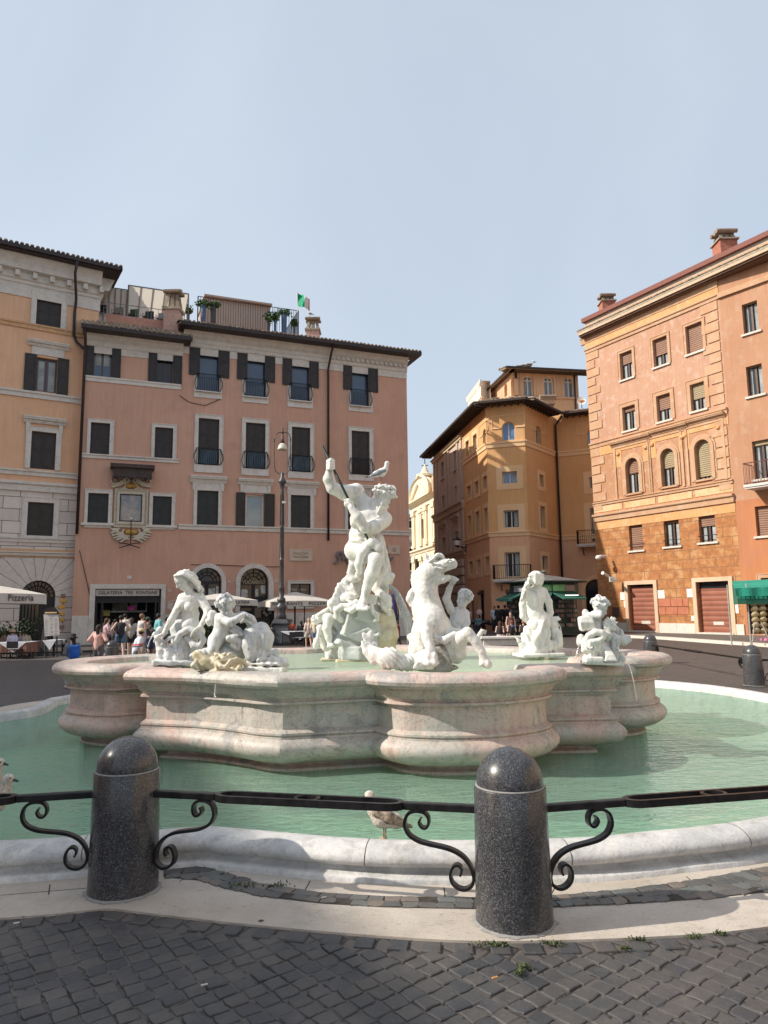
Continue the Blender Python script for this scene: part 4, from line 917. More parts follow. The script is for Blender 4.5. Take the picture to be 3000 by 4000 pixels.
# roof terrace railings, hut and pots
def grid_rail(F,par,pts,h,nb,name='terrace_railing',r=.02,m=None):
    mb=MB(); P3=[F.W(*p) for p in pts]
    for a,b in zip(P3[:-1],P3[1:]):
        up=A(0,0,h)
        for z in (.08,1): mb.tube([a+up*z,b+up*z],r*1.3,5)
        n=max(2,int(np.linalg.norm(b-a)/nb))
        for k in range(n+1): q=a+(b-a)*k/n; mb.tube([q,q+up],r*(2 if k in (0,n) else .8),5)
    return build(name,mb,m or M_iron,par)
to=-5.5; tu0=U(772,1230,to)[0]; tu1=U(1165,1270,to)[0]; tz=zB+1.5; th_=U(1000,1190,to)[1]-tz
tb=MB(); FB.box(tb,tu0-1,tu1+.2,zB,tz,-12,to-.1); ter=build('roof_terrace',tb,plain('terrace plaster',(.50,.26,.20),.9),B)
grid_rail(FB,ter,[(tu0,tz,to),(tu1,tz,to),(tu1,tz,to-4)],th_,.16)
hz1=U(950,1183,to-2)[1]; hb=MB(); FB.box(hb,U(800,1200,to-2)[0],U(1056,1200,to-2)[0],tz,hz1,-11,to-2); FB.box(hb,U(795,1200,to-2)[0],U(1060,1200,to-2)[0],hz1,hz1+.12,-11,to-1.7); build('roof_hut',hb,slat_mat('hut boards',(.62,.45,.36),(.70,.52,.42),.3),ter)
# low roof terrace on the left: railing, striped awning on a frame
lt0,lt1,lz=U(372,1250,-2)[0],U(655,1250,-2)[0],zsm+2.0; grid_rail(FB,B,[(lt0,lz,-1.8),(lt1,lz,-1.8)],U(520,1195,-1.8)[1]-lz+.0,.5,r=.018,m=plain('pale iron',(.25,.25,.27),.5))
def terrace_awning():
    h0=U(505,1117,-2)[1]; h1=U(660,1160,-2)[1]; ua,ub,uc=U(380,1150,-2)[0],U(497,1150,-2)[0],U(735,1200,-2)[0]
    o=root('terrace_pergola',tuple(FB.W(ub,lz,-3)),'pale canvas pergola on a thin metal frame over the roof terrace','pergola'); fr=MB(); cv=MB(); back=-7.5
    zl=h0-1.0
    for (a,b) in ((ua,ub),(ub+.05,uc)):
        zf=h0 if a > ub else h0-.3
        cv.quad(FB.W(a,zf,-2),FB.W(b,zf,-2),FB.W(b,zf-1.15,back),FB.W(a,zf-1.15,back)); n=5
        for k in range(n+1): u=a+(b-a)*k/n; fr.tube([FB.W(u,zf+.04,-2),FB.W(u,zf-1.11,back)],.035,5)
        for t in (0,.5,1): fr.tube([FB.W(a,zf+.04-1.15*t,-2+(back+2)*t),FB.W(b,zf+.04-1.15*t,-2+(back+2)*t)],.035,5)
        for u in (a,b): fr.tube([FB.W(u,lz,-2),FB.W(u,zf,-2)],.04,5); fr.tube([FB.W(u,lz,back),FB.W(u,zf-1.15,back)],.04,5)
    t=NT('translucent canvas'); tl=t.n('ShaderNodeBsdfTranslucent'); tl.inputs[0].default_value=(.75,.68,.58,1); mx=t.n('ShaderNodeMixShader'); t.l(t.b.outputs[0],mx.inputs[1]); t.l(tl.outputs[0],mx.inputs[2]); t.l(mx.outputs[0],t.out.inputs[0]); build('canvas',cv,t.done((.62,.56,.48),.9),o); build('frame',fr,plain('grey brown metal',(.16,.13,.12),.5),o)
terrace_awning()
# ================================================================== ochre palazzo on the left
pA0=PY(-420,2000,32.6); pA1=PY(352,2000,37.1); FA=Fac(pA0[:2],pA1[:2]); UA=lambda px,py,o=0: FA.uz(px,py,o)
Ao=root('palazzo',(*FA.W(FA.L/2,0)[:2],0),'tall ochre palazzo with pale stone lower storeys at the left edge','palazzo')
M_pA=plaster('ochre stucco',(.73,.45,.28),(.77,.49,.32),(.68,.42,.27),sc=.4,blot=.7)
RA=lambda *a: FA.rect(*a); zA=UA(280,1175)[1]+.0; zst=UA(150,1897)[1]
wA=[(142,239,1151,1283),(140,223,1399,1532),(120,217,1688,1833),(106,208,1963,2093)]
rA=[RA(*q) for q in wA]; dA=(UA(75,2400)[0],UA(213,2400)[0],.02,UA(146,2268)[1],1); zE=zA+1.7
step=4.4; more=[(r[0]-step*k,r[1]-step*k,r[2],r[3]) for r in rA for k in (1,)]; dA2=(dA[0]-5,dA[1]-5,dA[2],dA[3],1)
w=MB(); wall(w,FA,0,FA.L,zst,zE,rA+more); body(w,FA,0,FA.L,0,zE,14); build('wall',w,M_pA,Ao,merge=True)
M_ashA=ashlar('pale travertine blocks',(.60,.55,.51),(.66,.61,.57),(.54,.49,.45),1.5,.62,.016,(.20,.17,.15),bumpd=.03,mott=2.5)
w=MB(); wall(w,FA,0,FA.L,0,zst,rA+more+[dA,dA2]); build('stone_wall',w,M_ashA,Ao,merge=True)
def bnd(y,h,out=.15,m=None,px=150): z=UA(px,y)[1]; return band(FA,Ao,0,FA.L,z-h,z,out,m)
M_ochb=plain('ochre band',(.58,.36,.20),.85)
bnd(1269,.3,.14,M_ochb); bnd(1532,.35,.16,M_pA if 0 else M_trim); bnd(1838,.3,.16); bnd(1883,.5,.22); bnd(2100,.25,.14); bnd(2155,.22,.2); z=UA(150,2178)[1]; b=MB(); FA.box(b,0,FA.L,z,z+.42,.004,.03); build('ochre_stripe',b,M_ochb,Ao)
def fullwinA(r,kind,full=True):
    if kind == 'o':
        p=paneq(FA,Ao,r,-.2,M_pane); sash(FA,p,r,-.19,M_wood,w=.08); cu=(r[0]+r[1])/2; c=MB(); FA.box(c,r[0]+.12,cu-.1,r[2]+.1,r[3]-.15,-.197,-.193); FA.box(c,cu+.1,r[1]-.1,r[2]+.1,r[3]-.15,-.197,-.193); build('curtain',c,M_curt,p)
        wd=(r[1]-r[0])*.55; leaf(FA,p,r[0]-wd,r[0],r[2]-.05,r[3]+.1,.03); leaf(FA,p,r[1],r[1]+wd,r[2]-.05,r[3]+.1,.03)
        f=MB(); FA.box(f,r[0]-.25,r[1]+.3,r[3]+.12,r[3]+.55,.002,.05); build('frieze',f,M_trim,p); hood(FA,p,r[0]-.45,r[1]+.5,r[3]+.55,r[3]+.85,False)
    else:
        p=closedwin(FA,Ao,r,(r[0]-.26,r[1]+.26,r[2]-(0 if kind == 'h' else .12),r[3]+.26),M_shut)
        if kind == 'h': hood(FA,p,r[0]-.42,r[1]+.42,r[3]+.42,r[3]+.75)
for q in (rA,more):
    for r,kk in zip(q,'ochc' if 0 else 'cohc'): fullwinA(r,kk)
def vous(dr):
    v=MB(); u0,u1,_,z1=dr[:4]; R=(u1-u0)/2; cu=(u0+u1)/2; zc=z1-R; n=11; top=UA(150,2180)[1]-.02
    for i in range(n):
        t0=math.pi*(i+.02)/n; t1=math.pi*(i+1-.02)/n
        def far(t):
            c,s=math.cos(t),math.sin(t); d=2.7
            if s > 1e-3: d=min(d,(top-zc)/s)
            return (cu+d*c,zc+d*s)
        p=[(cu+(R+.0)*math.cos(t0),zc+R*math.sin(t0)),far(t0),far(t1),(cu+R*math.cos(t1),zc+R*math.sin(t1))]; FA.prism(v,p,.003,.05)
    build('voussoirs',v,marble('voussoir stone',(.60,.55,.51),(.66,.61,.57),vs=1.2,rough=.8,grain=12),Ao,bevel=.02)
    s_=paneq(FA,Ao,(u0,u1,.02,z1),-.28,M_paned,'door_glass'); f=MB()
    for q in range(1,12): t=math.pi*q/12; f.tube([FA.W(cu+R*.35*math.cos(t),zc+R*.35*math.sin(t),-.22),FA.W(cu+R*.97*math.cos(t),zc+R*.97*math.sin(t),-.22)],.022,5)
    for g2 in (.35,.68,.97): f.tube([FA.W(cu+R*g2*math.cos(math.pi*t/16),zc+R*g2*math.sin(math.pi*t/16),-.22) for t in range(17)],.025,5)
    FA.box(f,u0,u1,zc-.3,zc,-.27,-.15)
    for k in range(5): uu=u0+.1+(cu-u0)*.95*k/5; f.tube([FA.W(uu,.02,-.2),FA.W(uu,zc-.3,-.2)],.022,5)
    FA.box(f,cu+.1,u1,.02,zc-.3,-.27,-.18); build('door_grille',f,M_iron,s_)
vous(dA); vous(dA2)
br=plain('brass plaque',(.42,.26,.08),.35,.7); bo_=plain('bronze plaque',(.25,.16,.12),.5,.4)
for i,(x0,x1,y0,y1) in enumerate(((237,255,2320,2333),(234,258,2338,2353),(227,253,2362,2378),(231,251,2389,2403),(231,250,2413,2427),(232,250,2442,2455))): r=RA(x0,x1,y0,y1); b=MB(); FA.box(b,*r,.004,.07); build('plaque',b,bo_ if i in (0,5) else br,Ao)
cn=MB(); FA.profile(cn,0,FA.L,[(.002,zE-2.0),(.06,zE-2.0),(.06,zE-1.35),(.12,zE-1.3),(.12,zE-1.15),(.2,zE-1.1),(.2,zE-.75),(.5,zE-.70),(.55,zE-.45),(.62,zE-.3),(.75,zE-.05),(.75,zE),(.002,zE)])
k=.3
while k < FA.L: FA.box(cn,k,k+.22,zE-1.05,zE-.755,.202,.46); k += .82
build('cornice',cn,M_trim,Ao)
# return cornice on the right side and the hipped corner of the roof
FAr=Fac(FA.W(FA.L,0)[:2],FA.W(FA.L,0,-8)[:2]); cn=MB(); FAr.profile(cn,.001,8,[(.002,zE-2.0),(.06,zE-2.0),(.06,zE-1.35),(.2,zE-1.1),(.2,zE-.75),(.5,zE-.70),(.75,zE-.05),(.75,zE),(.002,zE)]); build('cornice',cn,M_trim,Ao)
rA_=tiles(FA,Ao,-.5,FA.L+.85,zE+.30,1.15,6,1.6); g_=MB(); FA.box(g_,-.5,FA.L+.9,zE+.05,zE+.24,1.15,1.28); FA.box(g_,-.5,FA.L+.85,zE+.001,zE+.05,0,1.15); FAr.box(g_,-1.28,9,zE+.05,zE+.24,.78,.92); FAr.box(g_,0,9,zE+.001,zE+.05,0,.78); build('gutter',g_,M_gut,rA_)
pa=UA(300,1060,1.3)[0]; pq=UA(288,1300,.12)[0]; zq=UA(285,1325)[1]
pipe(Ao,[FA.W(pa,zE,1.3),FA.W(pa-.05,zE-.6,1.1),FA.W(pq+.02,zE-1.7,.3),FA.W(pq,zE-2.4,.12),FA.W(pq,zq+.2,.12),FA.W(pq+.15,zq-.15,.12),FB.W(-.02,U(305,1362)[1],.10)],.075)
M_pl=marble('pale plinth stone',(.60,.54,.47),(.66,.60,.53),vs=1.4,rough=.8,dirtamt=.3,grain=10)
OVF=.45
# ================================================================== terracotta palazzo on the right
pF0=PY(2320,2000,43.2); pF1=PY(2874,2000,35.2); FF=Fac(pF0[:2],pF1[:2])
Fo=root('palazzo',(*FF.W(FF.L/2,0)[:2],0),'sunlit weathered terracotta palazzo with arched windows and rust red shop shutters','palazzo')
UF=lambda px,py,o=0: FF.uz(px,py,o)
M_pF=plaster('weathered salmon stucco',(.47,.25,.16),(.52,.31,.21),(.66,.52,.43),sc=.8,blot=1.1)
M_pF2=plaster('weathered orange stucco',(.48,.235,.11),(.44,.24,.15),(.66,.50,.40),sc=1.1,blot=1.2)
M_ashF=ashlar('scraped orange blocks',(.50,.23,.085),(.30,.115,.05),(.64,.42,.21),1.0,.5,.022,(.33,.17,.09),bumpd=.03,mott=3.4)
M_ochF=plaster('orange frieze',(.66,.33,.14),(.68,.38,.18),(.72,.52,.36),sc=.7)
M_trF=plaster('salmon mouldings',(.50,.29,.17),(.55,.35,.22),(.60,.44,.33),sc=.8,streak=False)
zF=UF(2600,1195)[1]+.3; zb2t,zb2b=UF(2600,1974)[1],UF(2600,1990)[1]; zb1=UF(2600,1655)[1]; zfr=UF(2600,1235)[1]
F1=[(2423,2472,1373,1480),(2552,2609,1318,1429),(2680,2746,1264,1377)]; F2_=[(2433,2484,1585,1680),(2566,2621,1540,1644),(2698,2755,1495,1603)]
F3=[(2448,2500,1788,1926),(2585,2640,1751,1899),(2718,2780,1716,1872)]; F4=[(2458,2511,2046,2150),(2594,2654,2024,2134),(2730,2795,2001,2118)]
RF=lambda q: FF.rect(*q); f1=[RF(q) for q in F1]; f2=[RF(q) for q in F2_]; f3=[(*RF(q),1) for q in F3]; f4=[RF(q) for q in F4]
d1=(UF(2460,2400)[0],UF(2562,2400)[0],.13,UF(2511,2288)[1]); d2=(UF(2729,2400)[0],UF(2858,2400)[0],.13,UF(2790,2265)[1])
d1=(d1[0],d1[1],.13,(d1[3]+d2[3])/2); d2=(*d2[:3],d1[3])
w=MB(); wall(w,FF,0,FF.L,zb1,zF,f1+f2,.28); body(w,FF,0,FF.L,0,zF,12,right=False); build('wall',w,M_pF,Fo,merge=True)
w=MB(); wall(w,FF,0,FF.L,zb2b,zb1,f3,.3); build('middle_wall',w,M_pF2,Fo,merge=True)
w=MB(); wall(w,FF,0,FF.L,0,zb2b,f4+[d1,d2],.3); build('ashlar_wall',w,M_ashF,Fo,merge=True)
def winF(r,roll,curt=True,arch=False,kind='window',sur=.2,rm=None,F=FF,par=Fo,rail=False):
    u0,u1,z0,z1=r[:4]; p=paneq(F,par,(u0,u1,z0,z1),-.27,M_paned); zr=z1-(z1-z0)*roll
    if roll < .98:
        f=MB(); w_=.05; F.ring(f,(u0+w_,u1-w_,z0+w_,zr),w_,-.26,-.2,'lrb'); cu=(u0+u1)/2; F.box(f,cu-.05,cu+.05,z0+w_,zr,-.255,-.21); build('window_frame',f,M_wood,p)
        if curt: c=MB(); F.box(c,u0+.06,cu-.2,z0+.06,zr,-.268,-.264); F.box(c,cu+.12,u1-.08,z0+.06,zr,-.268,-.264); build('curtain',c,M_curt,p)
    if roll > .02:
        q=MB()
        if arch:
            R=(u1-u0)/2; zc=z1-R; cu=(u0+u1)/2; t0=math.asin(max(0,min(.95,(zr-zc)/R))) if zr > zc else 0
            pts=[(u0,zr),(u1,zr)] if zr <= zc else []
            pts += [(cu+R*math.cos(t),zc+R*math.sin(t)) for t in np.linspace(t0,math.pi-t0,16)]; q.add([F.W(a,b,-.17) for a,b in pts],[tuple(range(len(pts)))],pts)
        else: q.quad(F.W(u0,zr,-.17),F.W(u1,zr,-.17),F.W(u1,z1,-.17),F.W(u0,z1,-.17),[(u0,zr),(u1,zr),(u1,z1),(u0,z1)])
        build('roller_blind',q,rm or M_roll,p)
    if sur: s_=MB(); F.ring(s_,(u0,u1,z0,z1),sur,.002,.035,'lrt'); F.ring(s_,(u0-sur+.04,u1+sur-.04,z0,z1+sur-.04),.04,.035,.06,'lrt'); build('window_surround',s_,M_trF,p)
    b=MB(); F.box(b,u0-.12,u1+.12,z0-.10,z0-.001,.004,.10); build('sill',b,M_trF if arch else M_pl,p)
    if rail: b=MB(); b.tube([F.W(u0-.06,z0+.35,.03),F.W(u1+.06,z0+.35,.03)],.02,6); build('rail',b,M_iron,p)
    return p
for r,ro in zip(f1,(.42,.58,1.0)): winF(r,ro,sur=.18)
for r,ro,m in zip(f2,(.2,.54,.55),(M_roll,M_roll,M_rollp)): winF(r,ro,sur=.25,rm=m)
for r,ro,m in zip(f3,(.43,.51,.92),(M_roll,M_rollp,M_rollp)):
    p=winF(r,ro,arch=True,sur=0,rm=m); u0,u1,z0,z1=r[:4]; R=(u1-u0)/2; cu=(u0+u1)/2; zc=z1-R; s_=MB()
    for g0,g1,o in ((0,.2,.10),(.2,.3,.05)):
        for i in range(16):
            t0,t1=math.pi*i/16,math.pi*(i+1)/16; FF.prism(s_,[(cu+(R+q)*math.cos(t),zc+(R+q)*math.sin(t)) for q,t in ((g0,t0),(g1,t0),(g1,t1),(g0,t1))],.002,o)
        for sg in (-1,1): a,b=sorted((cu+sg*(R+g0),cu+sg*(R+g1))); FF.box(s_,a,b,z0-.05,zc,.002,o)
    e0,e1,ez=cu-R-.85,cu+R+.85,z1+.75
    for a,b in ((e0,e0+.14),(e1-.14,e1)): FF.box(s_,a,b,z0-.2,ez,.002,.07)
    FF.box(s_,e0,e1,ez,ez+.14,.002,.07); build('arch_surround',s_,M_trF,p)
    for sg in (-1,1): sp_=MB(); a,b=sorted((cu+sg*(R+.3),cu+sg*(R+.71))); FF.box(sp_,a,b,zc+.1,ez,.001,.018); sp_.ell(FF.W(cu+sg*(R+.52),z1+.42,.02),(.13,.13,.13),10,6); build('spandrel',sp_,M_ochF,p)
    hood(FF,p,e0-.12,e1+.12,ez+.14,ez+.42,False,M_trF)
for r,ro in zip(f4,(1.0,.17,.45)): winF(r,ro,sur=0,rail=True)
def bandF(y,out,h,m=M_trF,px=2600,nm='string_course',F=FF,par=Fo,L=None): z=F.uz(px,y)[1]; return band(F,par,0,L or F.L,z-h,z,out,m,nm)
bandF(1655,.16,.34,px=2600); bandF(1917,.12,.2); bandF(1968,.22,.45); zz=UF(2600,1235)[1]; band(FF,Fo,0,FF.L,zz-.28,zz,.14,M_trF)
fz=MB(); FF.box(fz,0,FF.L,zz,zF,.001,.03); build('frieze',fz,M_ochF,Fo); z_=UF(2600,1655)[1]-.34; fz=MB(); FF.box(fz,0,FF.L,z_-.55,z_,.001,.03); build('frieze',fz,M_ochF,Fo)
z_=UF(2600,1968)[1]-.45; fz=MB(); FF.box(fz,0,FF.L,z_-.5,z_,.001,.022)
for k in range(14): pass
build('frieze',fz,M_ochF,Fo)
pa=MB(); za,zb_=UF(2600,1968)[1]+.02,UF(2600,1917)[1]-.22
k=0
while k < FF.L-.5: FF.box(pa,k+.05,k+2.2,za+.08,zb_-.05,.001,.03); k += 2.35
build('parapet_panels',pa,plaster('streaked ochre panel',(.66,.40,.20),(.72,.50,.30),(.60,.30,.13),sc=1.2),Fo)
qb=MB(); qb2=MB(); z=zb2b+.5; r=random.Random(4)      # quoins up both edges
k=0; hq=.56; ztop=zz-.3
while z < ztop:
    if not (zb1-.9 < z < zb1):
        lw=1.05 if k % 2 else .72
        FF.box(qb,.04,lw,z+.04,z+hq-.04,.001,.05); FF.box(qb2,FF.L-lw-.05,FF.L-.1,z+.04,z+hq-.04,.001,.05)
    z += hq; k += 1
build('quoins',qb,M_trF,Fo,bevel=.02); build('quoins',qb2,M_trF,Fo,bevel=.02)
zp=UF(2650,2435)[1]; js=MB(); jm=.22
for d in (d1,d2):
    js=MB(); FF.box(js,d[0]-jm,d[0],.12,d[3],.004,.09); FF.box(js,d[1],d[1]+jm,.12,d[3],.004,.09); FF.box(js,d[0]-jm,d[1]+jm,d[3],d[3]+jm,.004,.09); build('door_surround',js,plaster('buff jamb',(.60,.42,.28),(.66,.50,.36),sc=1),Fo)
for d in (d1,d2):
    p=MB(); zt_=d[3]-.35 if d is d2 else d[3]-.12; p.quad(FF.W(d[0],.13,-.2),FF.W(d[1],.13,-.2),FF.W(d[1],zt_,-.2),FF.W(d[0],zt_,-.2),[(d[0],.13),(d[1],.13),(d[1],zt_),(d[0],zt_)]); s_=build('roller_shutter',p,M_rollbig,Fo)
    b=MB(); FF.box(b,d[0],d[1],zt_,d[3],-.29,-.24); build('shutter_box',b,M_paned,s_); b=MB(); cu=(d[0]+d[1])/2+.1; FF.box(b,cu-.35,cu+.25,.58,.75,-.198,-.19); build('pale_smear',b,plain('white smear',(.55,.50,.44),.7),s_); b=MB(); FF.box(b,d[0]-.1,d[1]+.1,.12,.2,-.25,.14); build('threshold',b,M_pl,s_)
for a,b in ((0,d1[0]-jm),(d1[1]+jm,d2[0]-jm),(d2[1]+jm,FF.L)):
    pb=MB(); n=max(1,round((b-a)/1.2))
    for i in range(n): FF.box(pb,a+(b-a)*i/n+.006,a+(b-a)*(i+1)/n-.006,.1,zp,.004,.07)
    build('plinth',pb,M_pl,Fo)
M_wp=plain('white paint patch',(.78,.72,.64),.9,var=.08)   # repainted blocks beside the doors
for q in ((2424,2443,2314,2344),(2438,2445,2346,2373),(2558,2597,2306,2338),(2684,2712,2300,2333),(2854,2878,2292,2326),(2860,2886,2362,2396)): wp=MB(); FF.box(wp,*RF(q),.002,.028); build('white_patch',wp,M_wp,Fo)
rp=MB(); q=RF((2563,2712,2338,2402)); hh=(q[3]-q[2])/2
for row in range(2):
    e=[q[0]+.03,q[0]+1.0+.0,q[0]+1.75,q[1]-.3] if row == 0 else [q[0]+.03,q[0]+.65,q[0]+1.4,q[1]-.3]
    for a,b in zip(e[:-1],e[1:]): FF.box(rp,a,b-.03,q[2]+hh*(1-row)+.02,q[2]+hh*(2-row)-.02,.002,.03)
build('red_patches',rp,plain('plain red repaint',(.45,.16,.09),.9,var=.15,scale=3),Fo)
ns=MB(); q=RF((2702,2715,2405,2426)); FF.box(ns,*q,.03,.045); n_=build('notice',ns,plain('notice white',(.7,.68,.64),.7),Fo); b=MB(); FF.box(b,q[0]+.04,q[1]-.04,q[2]+.22,q[3]-.04,.045,.048); b2=build('notice_panel',b,plain('notice red',(.35,.05,.04),.7),n_)
b=MB(); q2=((q[0]+q[1])/2); FF.box(b,q2-.02,q2+.02,q[2]+.26,q[3]-.08,.048,.05); FF.box(b,q2-.06,q2+.06,q[3]-.17,q[3]-.13,.0481,.0502); build('notice_mark',b,plain('notice white',(.7,.68,.64),.7),n_)
mb_=MB(); q=RF((2396,2420,2372,2405)); FF.box(mb_,*q,.03,.09); build('meter_box',mb_,plain('dark metal door',(.10,.06,.05),.6),Fo)
# eave, tile rows and the parapet storey above
cn=MB(); ov=OVF; ze=UF(2277,1291,ov)[1]-.05
FF.profile(cn,-.3,FF.L,[(.002,zF-.55),(.06,zF-.5),(.10,zF-.2),(.16,zF-.1),(.002,zF-.02)]); build('cornice',cn,M_trF,Fo)
so=MB(); FF.box(so,0.0,FF.L+6,ze-.36,ze-.30,-1.6,ov-.1); FF.box(so,-.04,FF.L+6,ze-.30,ze-.10,ov-.2,ov); k=0
rs=build('eave',so,plain('dark eave soffit',(.13,.07,.045),.8),Fo)  # the shading under the eave is put into this dark soffit colour
b=MB(); FF.box(b,-.08,FF.L+6,ze-.2,ze-.02,ov+.001,ov+.09); build('gutter',b,plain('cream gutter',(.52,.38,.26),.7),rs)
tiles(FF,Fo,-.1,FF.L+6,ze+.06,ov+.1,1.3,.35,sp=.2,name='roof')
zp1=UF(2304,1239,0)[1]; up0=UF(2304,1239,0)[0]
ps=MB(); FF.box(ps,.2,FF.L+6,ze+.2,zp1-.28,-6,.1); b_=build('parapet',ps,plaster('grey cream parapet',(.48,.42,.34),(.56,.50,.42),sc=.6),Fo); ps=MB(); FF.box(ps,.05,FF.L+6,zp1-.28,zp1-.02,-6.2,.3); build('parapet_coping',ps,plain('dark red coping',(.20,.07,.05),.7),b_)
ps=MB(); FF.box(ps,.15,FF.L+6,zp1-.62,zp1-.5,-6,.16); build('parapet_moulding',ps,M_trF,b_)
for (x,y0,y1,w_) in ((2371,1205,1151,.8),(2832,975,900,.9)):
    u,z=UF(x,y0,-.6); c=FF.W(u,zp1-.05,-.6); zt=UF(x,y1,-.6)[1]; chimney(Fo,tuple(c),w_,zt-zp1+.1,plain('brick stack',(.38,.15,.10),.9,var=.4,scale=12))
# --- neighbouring house at the right edge
pG1=FF.W(FF.L,0)+A(4.6,-6.1,0); FG=Fac(FF.W(FF.L,0)[:2],pG1[:2]); Go=root('palazzo',(*FG.W(2,0)[:2],0),'orange house with brown framed windows and iron balcony at the right edge','palazzo')
M_pG=plaster('salmon orange stucco',(.45,.235,.14),(.49,.27,.165),(.52,.35,.25),sc=.5); M_pG2=plaster('rust stucco',(.52,.21,.09),(.46,.20,.11),sc=.5)
RG=lambda *q: FG.rect(*q); g1=RG(2901,2962,1180,1300); g2=RG(2917,2980,1425,1545); g3=RG(2942,3012,1718,1870); g4=RG(2952,3022,1975,2093); gd=(FG.uz(2976,2300)[0],FG.uz(3090,2300)[0],.12,FG.uz(2990,2257)[1])
sh=lambda r,s: (r[0]+s,r[1]+s,r[2],r[3]); g1b=sh(g1,2.0); g2b=sh(g2,2.0)
w=MB(); zg=FG.uz(2930,1950)[1]; wall(w,FG,0,FG.L,zg,zF,[g1,g2,g3,g1b,g2b],.28); body(w,FG,0,FG.L,0,zF,8,left=False); build('wall',w,M_pG,Go,merge=True); w=MB(); wall(w,FG,0,FG.L,0,zg,[g4,gd],.28); build('lower_wall',w,M_pG2,Go,merge=True)
for g_,ro in ((g1,.04),(g1b,.04),(g2,.04),(g2b,.04),(g3,.12)): winF(g_,ro,sur=0,F=FG,par=Go,rm=M_rollp)
winF(g4,1.0,sur=0,F=FG,par=Go); p=winF((gd[0],gd[1],gd[2],gd[3]),1.0,sur=.2,F=FG,par=Go,rm=M_rollbig)
def balcony(F,par,u0,u1,z,out,h,name='balcony',m=None,nb=.13,brk=2,slabm=None):
    b=MB(); F.box(b,u0,u1,z-.12,z,.002,out); F.box(b,u0+.03,u1-.03,z-.2,z-.12,.002,out-.05); o=build(name,b,slabm or M_trim,par)
    r_=MB(); c=[F.W(u0+.04,z,.05),F.W(u0+.04,z,out-.05),F.W(u1-.04,z,out-.05),F.W(u1-.04,z,.05)]
    for a,d in zip(c[:-1],c[1:]):
        up=A(0,0,h); r_.tube([a+up,d+up],.025,5); r_.tube([a+up*.08,d+up*.08],.015,5); n=max(2,int(np.linalg.norm(d-a)/nb))
        for k in range(n+1): q=a+(d-a)*k/n; r_.tube([q,q+up],.011,4)
    build('railing',r_,m or M_iron,o); k_=MB()
    for i in range(brk): u=u0+(u1-u0)*(.2+.6*i/max(1,brk-1)); k_.tube([F.W(u,z-.75,.03),F.W(u,z-.7,.2),F.W(u,z-.45,.3),F.W(u,z-.3,out*.6),F.W(u,z-.2,out*.8)],.03,6)
    build('bracket',k_,M_iron,o); return o
zg3=FG.uz(2960,1900)[1]; balcony(FG,Go,FG.uz(2901,1860,1.0)[0],FG.L-.3,zg3,1.0,1.05,m=plain('red brown iron',(.13,.05,.04),.5))
cn=MB(); FG.box(cn,0,FG.L,zz-.28,zz,.002,.14); build('string_course',cn,M_trF,Go)
# pavement with its stone kerb along the right-hand houses
kb=[PZ(x,y,.06)[:2] for x,y in ((2380,2482),(2600,2492),(2800,2506),(3000,2519),(3300,2540))]; wl=[FF.W(u,0)[:2] for u in (-3,2,5,FF.L)]+[pG1[:2]]
sw=MB(); ks=MB(); kb=[np.array(k) for k in kb]; wl=[np.array(k) for k in wl]
for i in range(4):
    sw.quad((*kb[i],.12),(*kb[i+1],.12),(*wl[i+1],.12),(*wl[i],.12)); d=nrm(np.append(kb[i+1]-kb[i],0)); n_=A(-d[1],d[0])*-1*.42
    a,b=kb[i],kb[i+1]; sgn_=1; nn=A(d[1],-d[0])*.35
    ks.hexa([(*(a+nn),0),(*(b+nn),0),(*b,0),(*a,0),(*(a+nn),.124),(*(b+nn),.124),(*b,.124),(*a,.124)])
struct(build('pavement',sw,plain('dark asphalt pavement',(.13,.115,.10),.9,var=.3,scale=3),recalc=True)); struct(build('kerb',ks,M_pl,recalc=True))

# ================================================================== ochre palazzo at the alley corner
YE={1698: 64.9,1814: 54.9,1909: 48.8,2062: 48.0,2180: 52.0,2331: 50.9}
pe={k: PY(k,2000,y)[:2] for k,y in YE.items()}
FD=Fac(pe[1698],pe[1814]); Fa=Fac(pe[1814],pe[1909]); Fb=Fac(pe[1909],pe[2062]); Fc=Fac(pe[2062],pe[2180]); pd2=pe[2331]+(pe[2331]-pe[2180])*.5; Fd=Fac(pe[2180],pd2)
Eo=root('palazzo',(*pe[1909],0),'yellow ochre palazzo with canted corner, arched top windows and gelato shop sign','palazzo'); zE2=Fb.uz(1985,1566,.9)[1]+.05
M_pE=plaster('yellow ochre stucco',(.70,.395,.175),(.74,.44,.21),(.66,.365,.165),sc=.4,blot=.7); M_pE2=plaster('ochre lower stucco',(.70,.40,.24),(.75,.45,.28),(.64,.36,.22),sc=.4); M_trE=plaster('ochre mouldings',(.78,.52,.29),(.82,.57,.34),sc=.8,streak=False)
zbd=Fb.uz(1990,2080)[1]; zup=Fb.uz(1990,1722)[1]
M_bw=glass_pane('blue white glass',(.10,.20,.42)); M_gw=glass_pane('grey glass',(.16,.19,.21))
